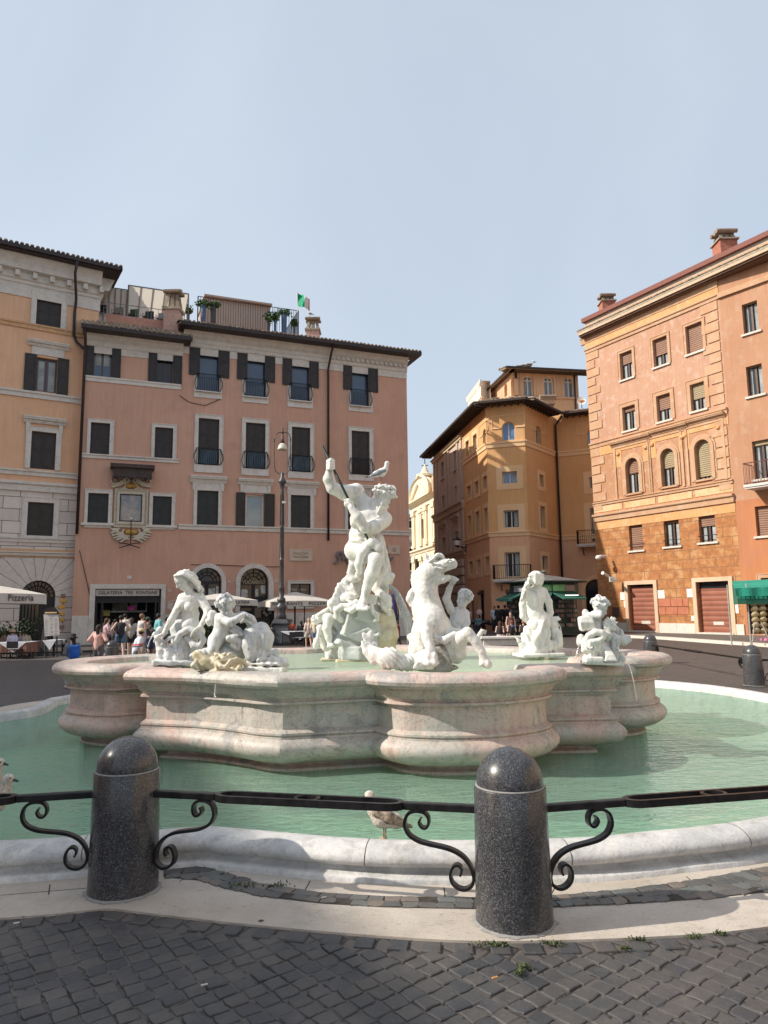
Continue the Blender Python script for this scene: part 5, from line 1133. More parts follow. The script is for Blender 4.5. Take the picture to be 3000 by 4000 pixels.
spec={
 'a': (Fa,[((1886,1899,1675,1742),1),((1849,1864,1696,1768),0),((1820,1833,1721,1783),0),((1887,1903,1860,1908),0),((1855,1870,1880,1929),0),((1824,1840,1898,1944),0),((1892,1906,1984,2070),0),((1858,1874,1998,2083),0),((1828,1842,2014,2093),0),((1897,1913,2175,2231),0),((1862,1879,2186,2239),0),((1832,1848,2193,2245),0)]),
 'b': (Fb,[((1960,2011,1647,1719),1),((1962,2020,1842,1888),0),((1968,2027,1993,2061),0),((1972,2032,2157,2254),0)]),
 'c': (Fc,[((2094,2114,1665,1732),1),((2107,2123,1855,1901),0),((2111,2130,1978,2062),0),((2118,2140,2172,2224),0)]),
 'd': (Fd,[((2293,2337,1673,1742),1),((2303,2347,1862,1906),0),((2308,2355,1983,2116),0)])}
doorE={'a': [((1836,1850,2318,2470),0),((1870,1892,2305,2470),0)],'b': [((1980,2060,2318,2470),0)],'d': [((2290,2372,2263,2472),1)],'c': []}
for kk,(F,wins) in spec.items():
    rs_=[(*F.rect(*q),ar) for q,ar in wins]; ds=[((lambda r: (max(.1,r[0]),min(F.L-.1,r[1]),.02,r[3],ar))(F.rect(*q))) for q,ar in doorE[kk]]
    w=MB(); wall(w,F,0,F.L,zbd,zE2,rs_,.3); build('wall',w,M_pE,Eo,merge=True); w=MB(); wall(w,F,0,F.L,0,zbd,rs_+ds,.3); build('lower_wall',w,M_pE2,Eo,merge=True)
    for i,(r,(q,ar)) in enumerate(zip(rs_,wins)):
        r4=r[:4]; p=paneq(F,Eo,r4,-.28,(M_bw if ar or (kk == 'b' and i == 1) else M_paned) if kk in 'bd' else M_gw); sash(F,p,r4,-.27,M_white,w=.06 if kk != 'a' else .09,arch=bool(ar))
        if kk in 'bd' and not ar: c=MB(); F.box(c,r[0]+.1,r[0]+.1+(r[1]-r[0])*.12,r[2]+.1,r[3]-.1,-.279,-.275); F.box(c,r[1]-.35,r[1]-.1,r[2]+.1,r[3]-.1,-.279,-.275); build('curtain',c,M_curt,p)
        if ar:
            s_=MB(); R=(r[1]-r[0])/2; cu=(r[0]+r[1])/2; zc=r[3]-R; e=R+.65; F.ring(s_,(cu-e,cu+e,zc,r[3]+.45),.06,.001,.035,'lrt'); F.box(s_,cu-e-.05,cu-R-.05,zc-.02,zc+.08,.002,.05); F.box(s_,cu+R+.05,cu+e+.05,zc-.02,zc+.08,.002,.05); build('blind_frame',s_,M_trE,p)
        else: s_=MB(); wd=.42 if kk in 'bd' else .3; F.ring(s_,r4,wd,.002,.03,'lrtb'); build('window_surround',s_,M_trE,p)
    for r in ds:
        p=paneq(F,Eo,r[:4],-.28,M_paned,'shop_door'); s_=MB(); F.ring(s_,(r[0]+.08,r[1]-.08,.1,r[3]-.08),.07,-.27,-.2,'lr'); build('door_frame',s_,M_iron,p)
        if r[4]: surround(F,p,r[:4],(r[0]-.3,r[1]+.3,.02,r[3]+.3),.05,m=M_trE,arch=True,name='arch_surround')
    for z,h,o in ((zup,.42,.12),(zbd+.1,.35,.12)): band(F,Eo,-.0,F.L,z-h,z,o,M_trE)
# eaves and roof round the corner
def eave(F,u0,u1,z,ov_,par,run=4,rise=1.4,sk0=0,sk1=0):
    run,rise=1.9,.42
    t=tiles(F,par,u0,u1,z+.08,ov_,run,rise,sp=.26,skew0=sk0,skew1=sk1); b=MB(); F.box(b,u0,u1,z-.05,z+.10,ov_,ov_+.1); F.box(b,u0+.02,u1-.02,z-.05,z-.0,-.02,ov_); k=u0+.2
    while k < u1: F.box(b,k,k+.1,z-.17,z-.05,0,ov_-.1); k += .45
    build('eave_boards',b,plain('dark brown eave boards',(.055,.038,.032),.8),t)
eave(Fb,-.2,Fb.L+.25,zE2,.9,Eo,4,1.3); eave(Fc,-.25,Fc.L-.7,zE2-.02,.9,Eo,4,1.3); eave(Fd,.75,Fd.L+.8,zE2-.05,.9,Eo,5,1.7); Fal=Fac(pe[1698],pe[1909]); eave(Fal,-1.1,Fal.L+.35,zE2-.0,1.0,Eo,4,1.3)
bd_=MB()     # mass of the block behind the façades
for pq_ in ([pe[1909]+A(.3,.5),pe[2062]+A(0,.5),pe[2180]+A(0,.6),pd2+A(0,.5),pd2+A(0,22),pe[1698]+A(1.0,14),pe[1814]+A(.6,0)],):
    n=len(pq_); bd_.add([(*p,0) for p in pq_]+[(*p,zE2+.25) for p in pq_],[tuple(range(n,2*n))]+[(i,(i+1) % n,n+(i+1) % n,n+i) for i in range(n)])
build('rear_block',bd_,M_pE,Eo,recalc=True)
zbal=Fb.uz(1999,2262,.8)[1]; balcony(Fb,Eo,Fb.uz(1924,2262,.9)[0],Fb.uz(2074,2262,.9)[0],zbal,.9,Fb.uz(1999,2206,.9)[1]-zbal); zbal=Fd.uz(2305,2124,.8)[1]; balcony(Fd,Eo,Fd.uz(2252,2126,.9)[0],Fd.uz(2360,2126,.9)[0],zbal,.9,Fd.uz(2305,2070,.9)[1]-zbal)
pipe(Eo,[Fc.W(Fc.L-.1,zE2,.7),Fc.W(Fc.L-.12,zE2-.7,.15),Fc.W(Fc.L-.12,.3,.14)],.08)
sgb=MB(); q=Fb.rect(1970,2056,2294,2326,.0); 
g_s=Fb.rect(1975,2048,2302,2317,.05); text(Fb,Eo,'GROM',g_s[0],g_s[1],g_s[2],g_s[3],.05,M_blk,name='shop_lettering',bold=.03,depth=.05)
for i,(a,b) in enumerate(((2246,2262),(0,0))):
    if b: pass
# number sign of the side shop
g_s=Fa.rect(1866,1890,2312,2322,.05); text(Fa,Eo,'GROM',g_s[0],g_s[1],g_s[2],g_s[3],.05,M_blk,name='shop_lettering',bold=.03,depth=.05)
# --- penthouse loggia
q0,q1,q2=PY(2023,2000,57)[:2],PY(2281,2000,58)[:2],PY(1950,2000,61.5)[:2]; Fp=Fac(q0,q1); Fs=Fac(q2,q0); zt=Fp.uz(2150,1440)[1]-.5
M_pP=plaster('pale ochre stucco',(.58,.37,.22),(.63,.42,.27),sc=.5); Po=Eo
pw=[(*Fp.rect(*q),1) for q in ((2045,2085,1463,1549),(2126,2165,1467,1551),(2205,2245,1469,1552))]; w=MB(); wall(w,Fp,0,Fp.L,zE2-1,zt,pw,.35); body(w,Fp,0,Fp.L,zE2-1,zt,6,left=False)
sw_=[(*Fs.rect(*q),1) for q in ((1970,1981,1498,1549),(1996,2008,1473,1549))]; wall(w,Fs,0,Fs.L,zE2-1,zt,sw_,.35); pen=build('penthouse',w,M_pP,Eo,merge=True)
for r in pw: p=paneq(Fp,pen,r[:4],-.33,M_gw); sash(Fp,p,r[:4],-.32,M_white,w=.12,arch=True,trans=1); s_=MB(); cu=(r[0]+r[1])/2; hw=Fp.L/6.6; Fp.ring(s_,(cu-hw+.2,cu+hw-.2,r[2],r[3]+.35),.1,.001,.05,'lrt'); Fp.box(s_,cu-hw-.1,cu+hw+.1,r[2]-.15,r[2]-.02,.002,.12); build('blind_frame',s_,M_pP,p)
for r in sw_: paneq(Fs,pen,r[:4],-.33,M_pP,'blind_window')
tp=tiles(Fp,pen,-.9,Fp.L+1,zt+.08,1.0,1.9,.4,sp=.27); tiles(Fs,pen,-1,Fs.L+.9,zt+.08,.5,1.9,.4,sp=.27); b=MB(); Fp.box(b,-.9,Fp.L+1,zt,zt+.06,0,1.0); Fp.box(b,-.9,Fp.L+1,zt,zt+.17,1.0,1.1); Fs.box(b,-1,Fs.L+.95,zt,zt+.06,0,.5); Fs.box(b,-1,Fs.L+1,zt,zt+.17,.5,.6); build('eave_boards',b,plain('dark brown eave boards',(.055,.038,.032),.8),tp)
pipe(pen,[Fp.W(.25,zt,.1),Fp.W(.25,zE2,.1)],.07); pipe(pen,[Fp.W(Fp.L-.3,zt,.1),Fp.W(Fp.L-.3,zE2,.1)],.07)
u,z=Fb.uz(2138,1595,-3.5); c=Fb.W(u,zE2+.6,-3.5); chimney(Eo,tuple(c),1.0,Fb.uz(2138,1550,-3.5)[1]-zE2-.6,M_pP)
# --- white bell gable behind
b0,b1,b2=PY(1841,2000,66)[:2],PY(1893,2000,61)[:2],PY(1935,2000,62.5)[:2]; G1,G2=Fac(b0,b1),Fac(b1,b2); zgt=G2.uz(1915,1505)[1]; bo2=root('bell_gable',(*b1,0),'white stone bell gable with round arch rising behind the ochre roof','bell gable')
w=MB(); ar_=(*G1.rect(1860,1878,1562,1640),1); wall(w,G1,0,G1.L,0,zgt,[ar_],.5); wall(w,G2,0,G2.L,0,zgt,[],.3); body(w,G1,0,G1.L,0,zgt,.9,right=False); M_cr=plaster('cream white stucco',(.70,.62,.52),(.74,.67,.58),sc=.4,streak=False); build('wall',w,M_cr,bo2,merge=True); paneq(G1,bo2,ar_[:4],-.45,M_cr,'arch_recess')
c=MB(); G1.profile(c,-.3,G1.L+.3,[(.002,zgt-.5),(.05,zgt-.45),(.12,zgt-.1),(.14,zgt),(.002,zgt+.02)]); G2.profile(c,-.3,G2.L+.3,[(.002,zgt-.5),(.05,zgt-.45),(.12,zgt-.1),(.14,zgt),(.002,zgt+.02)]); G2.box(c,0,G2.L,zgt-1.6,zgt-1.45,.002,.08); G1.box(c,0,G1.L,zgt-1.6,zgt-1.45,.002,.08); build('cornice',c,M_cr,bo2)

# ================================================================== dark brown palazzo in the alley
Do=root('palazzo',(*pe[1698],0),'tall dark brown palazzo with pilasters standing in the shade of the alley','palazzo')
M_pD=plaster('dark umber stucco',(.54,.43,.35),(.58,.47,.39),(.47,.38,.31),sc=.5); M_trD=plaster('umber mouldings',(.56,.45,.36),(.60,.49,.40),sc=.8,streak=False)
RD=lambda *q: FD.rect(*q); X=lambda zx,zy: (1570+zx*.3165,1740+zy*.3165)
dw=[(1725,1736,1805,1867),(1774,1785,1760,1833),(1729,1739,1934,2003),(1778,1789,1898,1970),(1729,1742,2100,2170),(1779,1792,2075,2160)]; dr=[RD(*q) for q in dw]; zD=zE2-.1
w=MB(); wall(w,FD,0,FD.L,0,zD,dr,.35); body(w,FD,0,FD.L,0,zD,5,right=False); build('wall',w,M_pD,Do,merge=True)
for i,r in enumerate(dr):
    p=paneq(FD,Do,r,-.3,M_gw); sash(FD,p,r,-.29,M_white,w=.12,mull=0); s_=MB(); FD.ring(s_,r,.22,.002,.06,'lrt'); FD.box(s_,r[0]-.3,r[1]+.3,r[2]-.15,r[2]-.002,.002,.15); build('window_surround',s_,M_trD,p)
    if i > 3: hood(FD,p,r[0]-.6,r[1]+.6,r[3]+.9,r[3]+1.3,True,M_trD)
zc1,zc2=FD.uz(1760,1988)[1],FD.uz(1760,2165)[1]; pl=MB()
for u in (.35,1.2,4.6,5.7,FD.L-1.5,FD.L-.4): pl=MB(); FD.box(pl,u-.25,u+.25,zc1+.3,zD-.8,.002,.1); FD.box(pl,u-.25,u+.25,zc2+.1,zc1-.5,.002,.1); build('pilaster',pl,M_trD,Do)
band(FD,Do,0,FD.L,zc1-.5,zc1+.2,.35,M_trD); band(FD,Do,0,FD.L,zc2-.35,zc2+.1,.25,M_trD); band(FD,Do,-.2,FD.L,zD-.75,zD-.45,.3,plaster('pale cornice',(.62,.50,.34),(.66,.54,.38),sc=1)); rb=MB(); z=0; k=0
while z < zc2-.9:
    FD.box(rb,0,FD.L-.4,z+.04,z+.62,.002,.16 if k % 2 else .22); z += .68; k += 1
build('rustication',rb,M_trD,Do,bevel=.05)
# ================================================================== church and the last house down the alley
ch0,ch1_=PY(1611,2000,79)[:2],PY(1703,2000,70)[:2]; FC=Fac(ch0,ch1_); Co=root('church',(*FC.W(FC.L/2,0)[:2],0),'cream baroque church front with curved pediment and cross, sunlit at the end of the alley','church')
M_ch=plaster('cream church stucco',(.74,.62,.44),(.78,.68,.50),sc=.3,streak=False); RC=lambda *q: FC.rect(*q); zcc=FC.uz(1650,1950)[1]; zc3=FC.uz(1655,2143)[1]
wn_=RC(1644,1655,2028,2105); lu=(*RC(1618,1652,2160,2260),1); w=MB(); wall(w,FC,0,FC.L,0,zcc,[wn_,lu],.4); body(w,FC,0,FC.L,0,zcc,14); build('wall',w,M_ch,Co,merge=True); p=paneq(FC,Co,wn_,-.3,M_gw); hood(FC,p,wn_[0]-.5,wn_[1]+.5,wn_[3]+.5,wn_[3]+1.0,False,M_ch); paneq(FC,Co,lu[:4],-.35,M_paned,'portal'); surround(FC,Co,lu[:4],(lu[0]-.4,lu[1]+.4,.02,lu[3]+.4),.2,m=M_ch,arch=True,name='portal_arch')
pl=MB()
for u in (.45,1.05,3.3,3.9,FC.L-3.8,FC.L-3.2,FC.L-1.0,FC.L-.4):
    for z0_,z1_ in ((zc3+.3,zcc-.9),(.3,zc3-.7)): pl=MB(); FC.box(pl,u-.22,u+.22,z0_,z1_,.002,.18); FC.box(pl,u-.32,u+.32,z1_-.55,z1_,.002,.28); FC.box(pl,u-.3,u+.3,z0_,z0_+.3,.002,.24); build('pilaster',pl,M_ch,Co)
for z,o in ((zcc,.8),(zc3,.5)): c=MB(); FC.profile(c,-.3,FC.L+.2,[(.002,z-.9),(.15,z-.9),(.15,z-.5),(.25,z-.45),(o*.6,z-.3),(o,z-.15),(o,z),(.002,z+.02)]); build('cornice',c,M_ch,Co)
pe_=MB(); cu=FC.L*.42; hw=FC.L*.42; pts=[(cu-hw,zcc+.01)]+[(cu+hw*math.cos(t),zcc+.1+2.3*math.sin(t)**.8) for t in np.linspace(0,math.pi,15)][::-1]; pts=[(cu-hw,zcc),(cu+hw,zcc)]+[(cu+hw*math.cos(t),zcc+.1+2.3*abs(math.sin(t))**.8) for t in np.linspace(0,math.pi,15)]; FC.prism(pe_,pts,-.3,.25); build('pediment',pe_,M_ch,Co)
pm=MB()
for s0,s1 in (((cu-hw*.8,zcc+.25),(cu,zcc+1.75)),((cu,zcc+1.75),(cu+hw*.8,zcc+.25))): pm.tube([FC.W(*s0,.35),FC.W(*s1,.35)],.14,4)
pm.tube([FC.W(cu+hw*math.cos(t),zcc+.1+2.3*abs(math.sin(t))**.8,.3) for t in np.linspace(.05,math.pi-.05,15)],.17,4); build('pediment_moulding',pm,M_ch,Co)
dm=MB(); c=FC.W(FC.L*.72,zcc,-3.0); vs=[]
for i in range(7):
    t=math.pi/2*i/6
    for k in range(28): a=2*math.pi*k/28; rr=3.2*math.cos(t)*(1+.03*(k % 2)); vs.append(c+A(rr*math.cos(a),rr*math.sin(a),3.4*math.sin(t)))
dm.add(vs,[(i*28+k,i*28+(k+1) % 28,(i+1)*28+(k+1) % 28,(i+1)*28+k) for i in range(6) for k in range(28)]); build('dome',dm,plain('dome tiles',(.40,.29,.18),.9,var=.3,scale=3),Co)
ln=MB(); c=PY(1650,1862,72); zb=FC.uz(1650,1888)[1]; zt2=FC.uz(1650,1848)[1]; c=FC.W(FC.uz(1650,1860)[0],0,-.3); ln.lathe([(.55,zcc+1.6),(.55,zt2-.5),(.95,zt2-.4),(.95,zt2-.15),(.5,zt2),(.15,zt2+.7),(.05,zt2+1.0)],(c[0],c[1],0),10); ln_=build('finial',ln,M_ch,Co); cr=MB(); z2=FC.uz(1650,1792)[1]; cr.tube([(c[0],c[1],zt2+.9),(c[0],c[1],z2)],.05,5); cr.tube([(c[0]-.35,c[1]+.1,z2-.7),(c[0]+.35,c[1]-.1,z2-.7)],.05,5); build('cross',cr,M_iron,ln_)
s0,s1=PY(1560,2000,96)[:2],PY(1660,2000,96)[:2]; FS=Fac(s0,s1); So=root('house',(*s0,0),'narrow strip of grey and pink house seen past the red palazzo down the alley','house'); zs_=FS.uz(1600,2008)[1]; ws=[(FS.uz(1598,y)[0],FS.uz(1611,y)[0],FS.uz(1604,y+27)[1],FS.uz(1604,y)[1]) for y in (2035,2142,2200,2270,2350)]; w=MB(); wall(w,FS,0,FS.L,0,zs_,ws,.3); body(w,FS,0,FS.L,0,zs_,6); build('wall',w,plaster('grey rose stucco',(.40,.30,.25),(.46,.37,.32),sc=.3),So,merge=True)
for r in ws: p=paneq(FS,So,r,-.25,M_paned); s_=MB(); FS.ring(s_,r,.2,.002,.08,'lrtb'); build('window_surround',s_,M_trim,p)
for y in (2008,2105,2185): z=FS.uz(1604,y)[1]; band(FS,So,0,FS.L,z-.5,z,.4)
# ================================================================== buildings outside the frame on the left side of the square: they cast its morning shade
ofl=root('palazzo',(-27,2,0),'long plastered palazzo on the shady side of the square, outside the photograph','palazzo'); XO=lambda y,o: -24.7-.45*y+o
w=MB(); w.hexa([(-48,-16,0),(XO(-16,0),-16,0),(XO(21,0),21,0),(-48,21,0),(-48,-16,16.8),(XO(-16,0),-16,16.8),(XO(21,0),21,16.8),(-48,21,16.8)]); build('wall',w,M_pA,ofl)
al=root('house',(-2,52,0),'plain house continuing the alley behind the red brown palazzo, hidden in the photograph','house'); w=MB(); w.hexa([(-7,50,0),(1.62,50,0),(2.2,66.5,0),(-7,66.5,0),(-7,50,17.3),(1.62,50,17.3),(2.2,66.5,17.3),(-7,66.5,17.3)]); build('wall',w,M_pB,al)
M_far=plaster('sunlit cream stucco',(.66,.48,.32),(.70,.53,.37)); o2=root('palazzo',(27,4,0),'sunlit cream palazzo on the far right side of the square, outside the photograph','palazzo'); w=MB(); w.box(25,38,-22,22,0,16); build('wall',w,M_far,o2); w=MB(); w.box(24.4,38,-22,22,16,16.4); build('roof',w,M_tile,o2)  # unseen palazzo on the right, added to bounce warm light onto shaded walls
w=MB(); w.hexa([(-48,-16,16.8),(XO(-16,.7),-16,16.8),(XO(21,.7),21,16.8),(-48,21,16.8),(-48,-16,17.2),(XO(-16,.7),-16,17.2),(XO(21,.7),21,17.2),(-48,21,17.2)]); build('roof',w,M_tile,ofl)
# ================================================================== carved marble groups
M_mar=marble('carrara statue marble',(.82,.80,.74),(.74,.725,.68),dirt=(.33,.33,.31),vein=(.60,.60,.58),vs=1.6,rough=.6,dirtamt=.40,grain=22,bump=.6,streak=.5)
M_marg=marble('greyed statue marble',(.68,.685,.665),(.56,.575,.575),dirt=(.28,.28,.28),vein=(.62,.62,.60),vs=2.2,rough=.6,dirtamt=.5,grain=24,bump=.6,streak=.7)
M_mary=marble('ochre stained marble',(.68,.64,.52),(.55,.45,.25),dirt=(.34,.25,.12),vein=(.6,.56,.45),vs=3.5,rough=.55,dirtamt=.7,grain=24,bump=.35)
NZ=(.0022,70)
# ------------------------------------------------ Neptune
Yn=9.75
nep=root('neptune_statue',(*PY(1405,2570,Yn)[:2],.955),'tall marble Neptune spearing an octopus on rocks at the centre of the basin','statue')
S=Sculpt(Yn,.0115)
S.ball(1432,2030,.02,66,52,48,k=10); S.ball(1418,2092,.04,56,52,44,k=14); S.ball(1440,1990,.10,50,34,42,25,k=14); S.ball(1392,1920,.10,30,31,32,-10,k=8)
S.cap([(1392,1938,.1,28),(1500,2028,.0,32)],12); S.ball(1398,2045,-.14,30,24,14,k=10); S.ball(1450,2052,-.13,30,22,14,k=10)      # shoulders, chest
for x,y in ((1408,2085),(1440,2088),(1410,2108),(1438,2110)): S.ball(x,y,-.12,15,11,7,k=8)
S.cap([(1392,1918,.06,31),(1345,1926,-.02,29),(1300,1908,-.10,23)],8); S.cap([(1298,1906,-.1,24),(1284,1872,-.12,22),(1287,1838,-.14,14)],6)        # raised arm
S.cap([(1498,2034,-.02,29),(1465,2058,-.18,27),(1424,2064,-.30,19)],6); S.cap([(1423,2062,-.3,19),(1398,2020,-.33,21),(1372,1984,-.34,13)],6)
S.cap([(1450,1985,.04,26),(1478,1952,.02,24)],10)
S.ball(1458,2024,-.10,15,11,14,k=5); S.ball(1482,2022,-.08,10,9,12,k=5)
S.ball(1400,2150,.06,56,48,50,k=16); S.cap([(1412,2150,.0,40),(1470,2190,-.30,27)],12); S.cap([(1470,2186,-.30,27),(1452,2245,-.30,27),(1432,2300,-.28,17),(1422,2338,-.28,14)],6)   # hip, thigh, shin
S.ball(1470,2180,-.34,17,16,12,k=6); S.cap([(1444,2150,.10,36),(1490,2215,.10,26),(1480,2300,.12,18)],10)
S.cap([(1422,2338,-.27,15),(1416,2362,-.36,18),(1416,2374,-.44,13)],5)
for i,x in enumerate((1398,1407,1416,1425,1434)): S.cap([(x,2370,-.44,6.5),(x-1,2382,-.50,5)],1.5)
# hands
S.ball(1289,1816,-.17,14,19,15,k=4); [S.cap([(1278,y+3,-.20,5.5),(1290,y,-.255,6),(1304,y+2,-.22,5.5),(1303,y+3,-.18,5)],1.2) for y in (1801,1811,1821,1830)]; S.cap([(1280,1800,-.2,6),(1292,1794,-.24,5.5),(1303,1797,-.22,5)],1.5)
S.ball(1360,1968,-.31,16,16,13,k=4); [S.cap([(1352+i*5,1955+i*6.5,-.28,5),(1362+i*4,1952+i*7,-.35,6),(1374+i*3,1960+i*6,-.34,5)],1.2) for i in range(4)]; S.cap([(1352,1964,-.3,6),(1348,1954,-.33,5)],2)
head(S,S.pt((1494,1944,-.02)),A(.80,-.42,-.44),A(.38,.05,.9),.315,'curly',True,3)
for i in range(26):     # wind-blown forelocks
    r=np.random.default_rng(i+40); x,y=r.uniform(1490,1540),r.uniform(1900,1945); S.cap([(x,y,r.uniform(-.1,.06),8),(x+r.uniform(4,14),y+r.uniform(-2,10),r.uniform(-.1,.05),5)],1.5)
S.mesh('figure',M_mar,nep,noise=NZ)
S=Sculpt(Yn,.0115)      # drapery and the trailing cloth
fold=(.009,62,(1,.4,.25))
S.ball(1420,2128,.03,62,24,50,22,k=8,rip=(.006,60,(.3,.2,1))); S.cap([(1425,2132,-.20,14),(1455,2120,-.27,19),(1480,2140,-.27,18),(1487,2170,-.2,16)],8)
S.cap([(1440,2130,-.25,20),(1412,2165,-.27,17),(1400,2205,-.27,15),(1404,2232,-.26,13)],6); S.cap([(1478,2105,.02,20),(1495,2160,.05,20),(1503,2225,.08,22),(1512,2262,.1,24)],10,rip=fold)
S.cap([(1405,2150,.14,40),(1392,2230,.18,30),(1400,2300,.2,36)],12,rip=fold); S.cap([(1498,2235,.0,17),(1470,2262,-.04,15),(1452,2300,-.06,8)],4)
S.mesh('drapery',M_mar,nep,noise=NZ)
S=Sculpt(Yn,.0115)      # octopus and the dolphin with the spout
suck=(.004,130,(1,.2,1))
S.cap([(1400,2204,.0,14),(1376,2212,-.02,15),(1369,2240,-.03,15),(1378,2262,-.05,15),(1396,2258,-.06,12),(1396,2240,-.06,9)],3)
S.cap([(1372,2250,.05,15),(1350,2275,.02,17),(1345,2300,-.02,18),(1375,2305,-.06,14),(1390,2325,-.10,9),(1392,2332,-.1,7)],4,rip=suck)
for p in ([(1345,2295),(1325,2330),(1305,2362),(1296,2385)],[(1335,2290),(1318,2310),(1312,2345),(1290,2358)],[(1352,2310),(1340,2340),(1318,2365),(1312,2395)],[(1328,2285),(1320,2300),(1308,2330),(1300,2350)]):
    S.cap([(x,y,-.05-.03*i,11-i*1.5) for i,(x,y) in enumerate(p)],3,rip=(.005,90,(1,0,.6)))
S.ball(1360,2338,-.10,30,22,26,15,k=6); S.ball(1366,2336,-.21,6,6,5,k=2); S.ball(1366,2336,-.235,3,3,5,k=1,mode=-1); S.cap([(1357,2345,-.2,5),(1370,2352,-.21,6),(1378,2346,-.2,4)],2)
S.cap([(1392,2352,-.28,11),(1368,2366,-.26,11),(1335,2370,-.22,13),(1316,2385,-.2,13),(1318,2408,-.18,14),(1335,2422,-.15,13)],4); S.cap([(1392,2372,-.3,12),(1372,2386,-.28,11),(1350,2382,-.26,6)],3)
S.cap([(1300,2360,-.1,22),(1345,2400,.0,36),(1400,2380,.0,40)],14)
S.cap([(1475,2262,-.05,17),(1468,2300,-.10,15),(1490,2322,-.14,15),(1514,2338,-.14,15),(1518,2362,-.12,14),(1502,2372,-.1,12)],4); S.cap([(1490,2345,-.1,10),(1497,2372,-.12,9),(1520,2396,-.08,10),(1535,2425,-.02,9)],3)
S.cap([(1452,2362,-.30,7),(1457,2388,-.30,8),(1472,2404,-.28,9),(1472,2422,-.28,8),(1460,2426,-.28,6)],3); S.slab(1454,2342,-.16,18,19,20,12,3,3)
S.ball(1505,2262,.04,30,22,28,-25,k=10); S.cap([(1500,2245,.04,22),(1530,2250,.0,12),(1530,2262,.0,7)],6); S.cap([(1500,2285,.02,16),(1515,2292,.0,7)],4); S.ball(1519,2277,-.02,11,6,10,-35,k=3,mode=-1); S.cap([(1500,2262,.04,24),(1490,2330,.10,26),(1505,2400,.12,30)],12)
S.mesh('octopus',M_mar,nep,noise=NZ)
S=Sculpt(Yn,.0125)      # the rock
for (x,y,d,a,b,c,ro,yw,rd) in ((1388,2440,.02,62,52,60,14,25,6),(1440,2440,.02,52,60,60,-20,-20,5),(1360,2480,.02,50,60,55,30,30,4),(1395,2500,-.02,70,36,62,-16,10,5),(1345,2500,-.03,42,45,45,38,40,4),
    (1400,2552,.0,70,34,66,0,8,4),(1378,2550,-.10,44,24,50,0,-14,5),(1430,2405,-.10,44,26,40,20,15,4),(1332,2430,.05,40,34,40,-35,20,5)): S.slab(x,y,d,a,b,c,ro,rd,3,yaw=yw,rip=(.004,38,(.5,.8,1)))
S.slab(1352,2497,-.24,58,8,20,22,4,4,mode=-1); S.cap([(1420,2498,-.26,6),(1470,2470,-.24,7)],4,mode=-1)
S.mesh('rock',marble('grey white rock',(.56,.57,.54),(.47,.50,.49),dirt=(.30,.31,.26),vein=(.6,.6,.58),vs=1.5,rough=.75,dirtamt=.5,grain=16,bump=.6),nep,noise=(.003,45))
S=Sculpt(Yn,.0125)
for (x,y,d,a,b,c,ro,yw) in ((1500,2450,.08,44,56,55,-14,10),(1495,2500,.05,46,50,58,8,-15),(1480,2545,.06,52,34,58,0,12),(1520,2440,.1,26,60,40,-10,0),(1470,2462,.0,26,30,26,30,0)): S.slab(x,y,d,a,b,c,ro,14,8,yaw=yw,rip=(.006,30,(.8,.5,.4)))
S.mesh('stained_rock',M_mary,nep,noise=(.003,45))
S=Sculpt(Yn,.0115)      # putto wrestling a sea horse on the left flank
S.cap([(1252,2412,-.05,21),(1275,2404,-.05,25),(1302,2420,-.04,25),(1325,2440,.0,22)],6); S.cap([(1286,2415,-.12,22),(1276,2455,-.16,17),(1284,2490,-.16,14),(1288,2516,-.16,9)],5); S.cap([(1288,2516,-.16,9),(1298,2522,-.2,8),(1282,2526,-.2,6)],3)
S.cap([(1310,2430,-.02,20),(1330,2450,.0,18)],5); S.cap([(1245,2402,-.1,9),(1272,2388,-.12,9),(1298,2366,-.12,8),(1312,2356,-.12,8)],3)
head(S,S.pt((1236,2424,-.05)),A(-.3,-.5,-.8),A(-.8,-.3,.5),.135,'curly',False,5,True)
S.mesh('putto',M_mar,nep,noise=NZ)
S=Sculpt(Yn,.0125)
S.cap([(1335,2440,.1,26),(1300,2470,.06,26),(1310,2530,.05,28),(1345,2565,.05,26)],10,rip=(.006,55,(1,.3,.3))); S.cap([(1252,2452,-.05,16),(1262,2490,-.04,17),(1270,2530,-.02,12),(1275,2545,.0,8)],5); S.cap([(1250,2452,-.1,12),(1244,2480,-.12,8)],3)
S.ball(1236,2512,-.14,14,26,11,12,k=4,rip=(.003,80,(1,0,1))); S.cap([(1292,2525,.0,15),(1290,2560,.0,20),(1310,2572,.0,16)],6,rip=(.005,80,(1,0,.2))); S.cap([(1262,2520,.02,12),(1300,2540,.04,20)],6)
S.mesh('sea_horse',M_mar,nep,noise=NZ)
pls=Sculpt(Yn,.014); pls.slab(1390,2578,.02,80,6,76,0,3,2,yaw=8); pls.slab(1300,2574,.02,46,4,40,0,3,2); pls.mesh('plinth',M_mary,nep)
sp=MB(); a,b=PY(1260,1743,Yn-.20),PY(1447,2126,Yn-.28); sp.tube([a,b],.017,10); sp.tube([b-nrm(b-a)*.05,b-nrm(b-a)*.035],.022,10); o=build('spear',sp,plain('green black bronze',(.035,.05,.042),.35,.7,scale=8),None,smooth=True); tag(o,'dark bronze spear shaft held in both hands of the marble Neptune','spear')

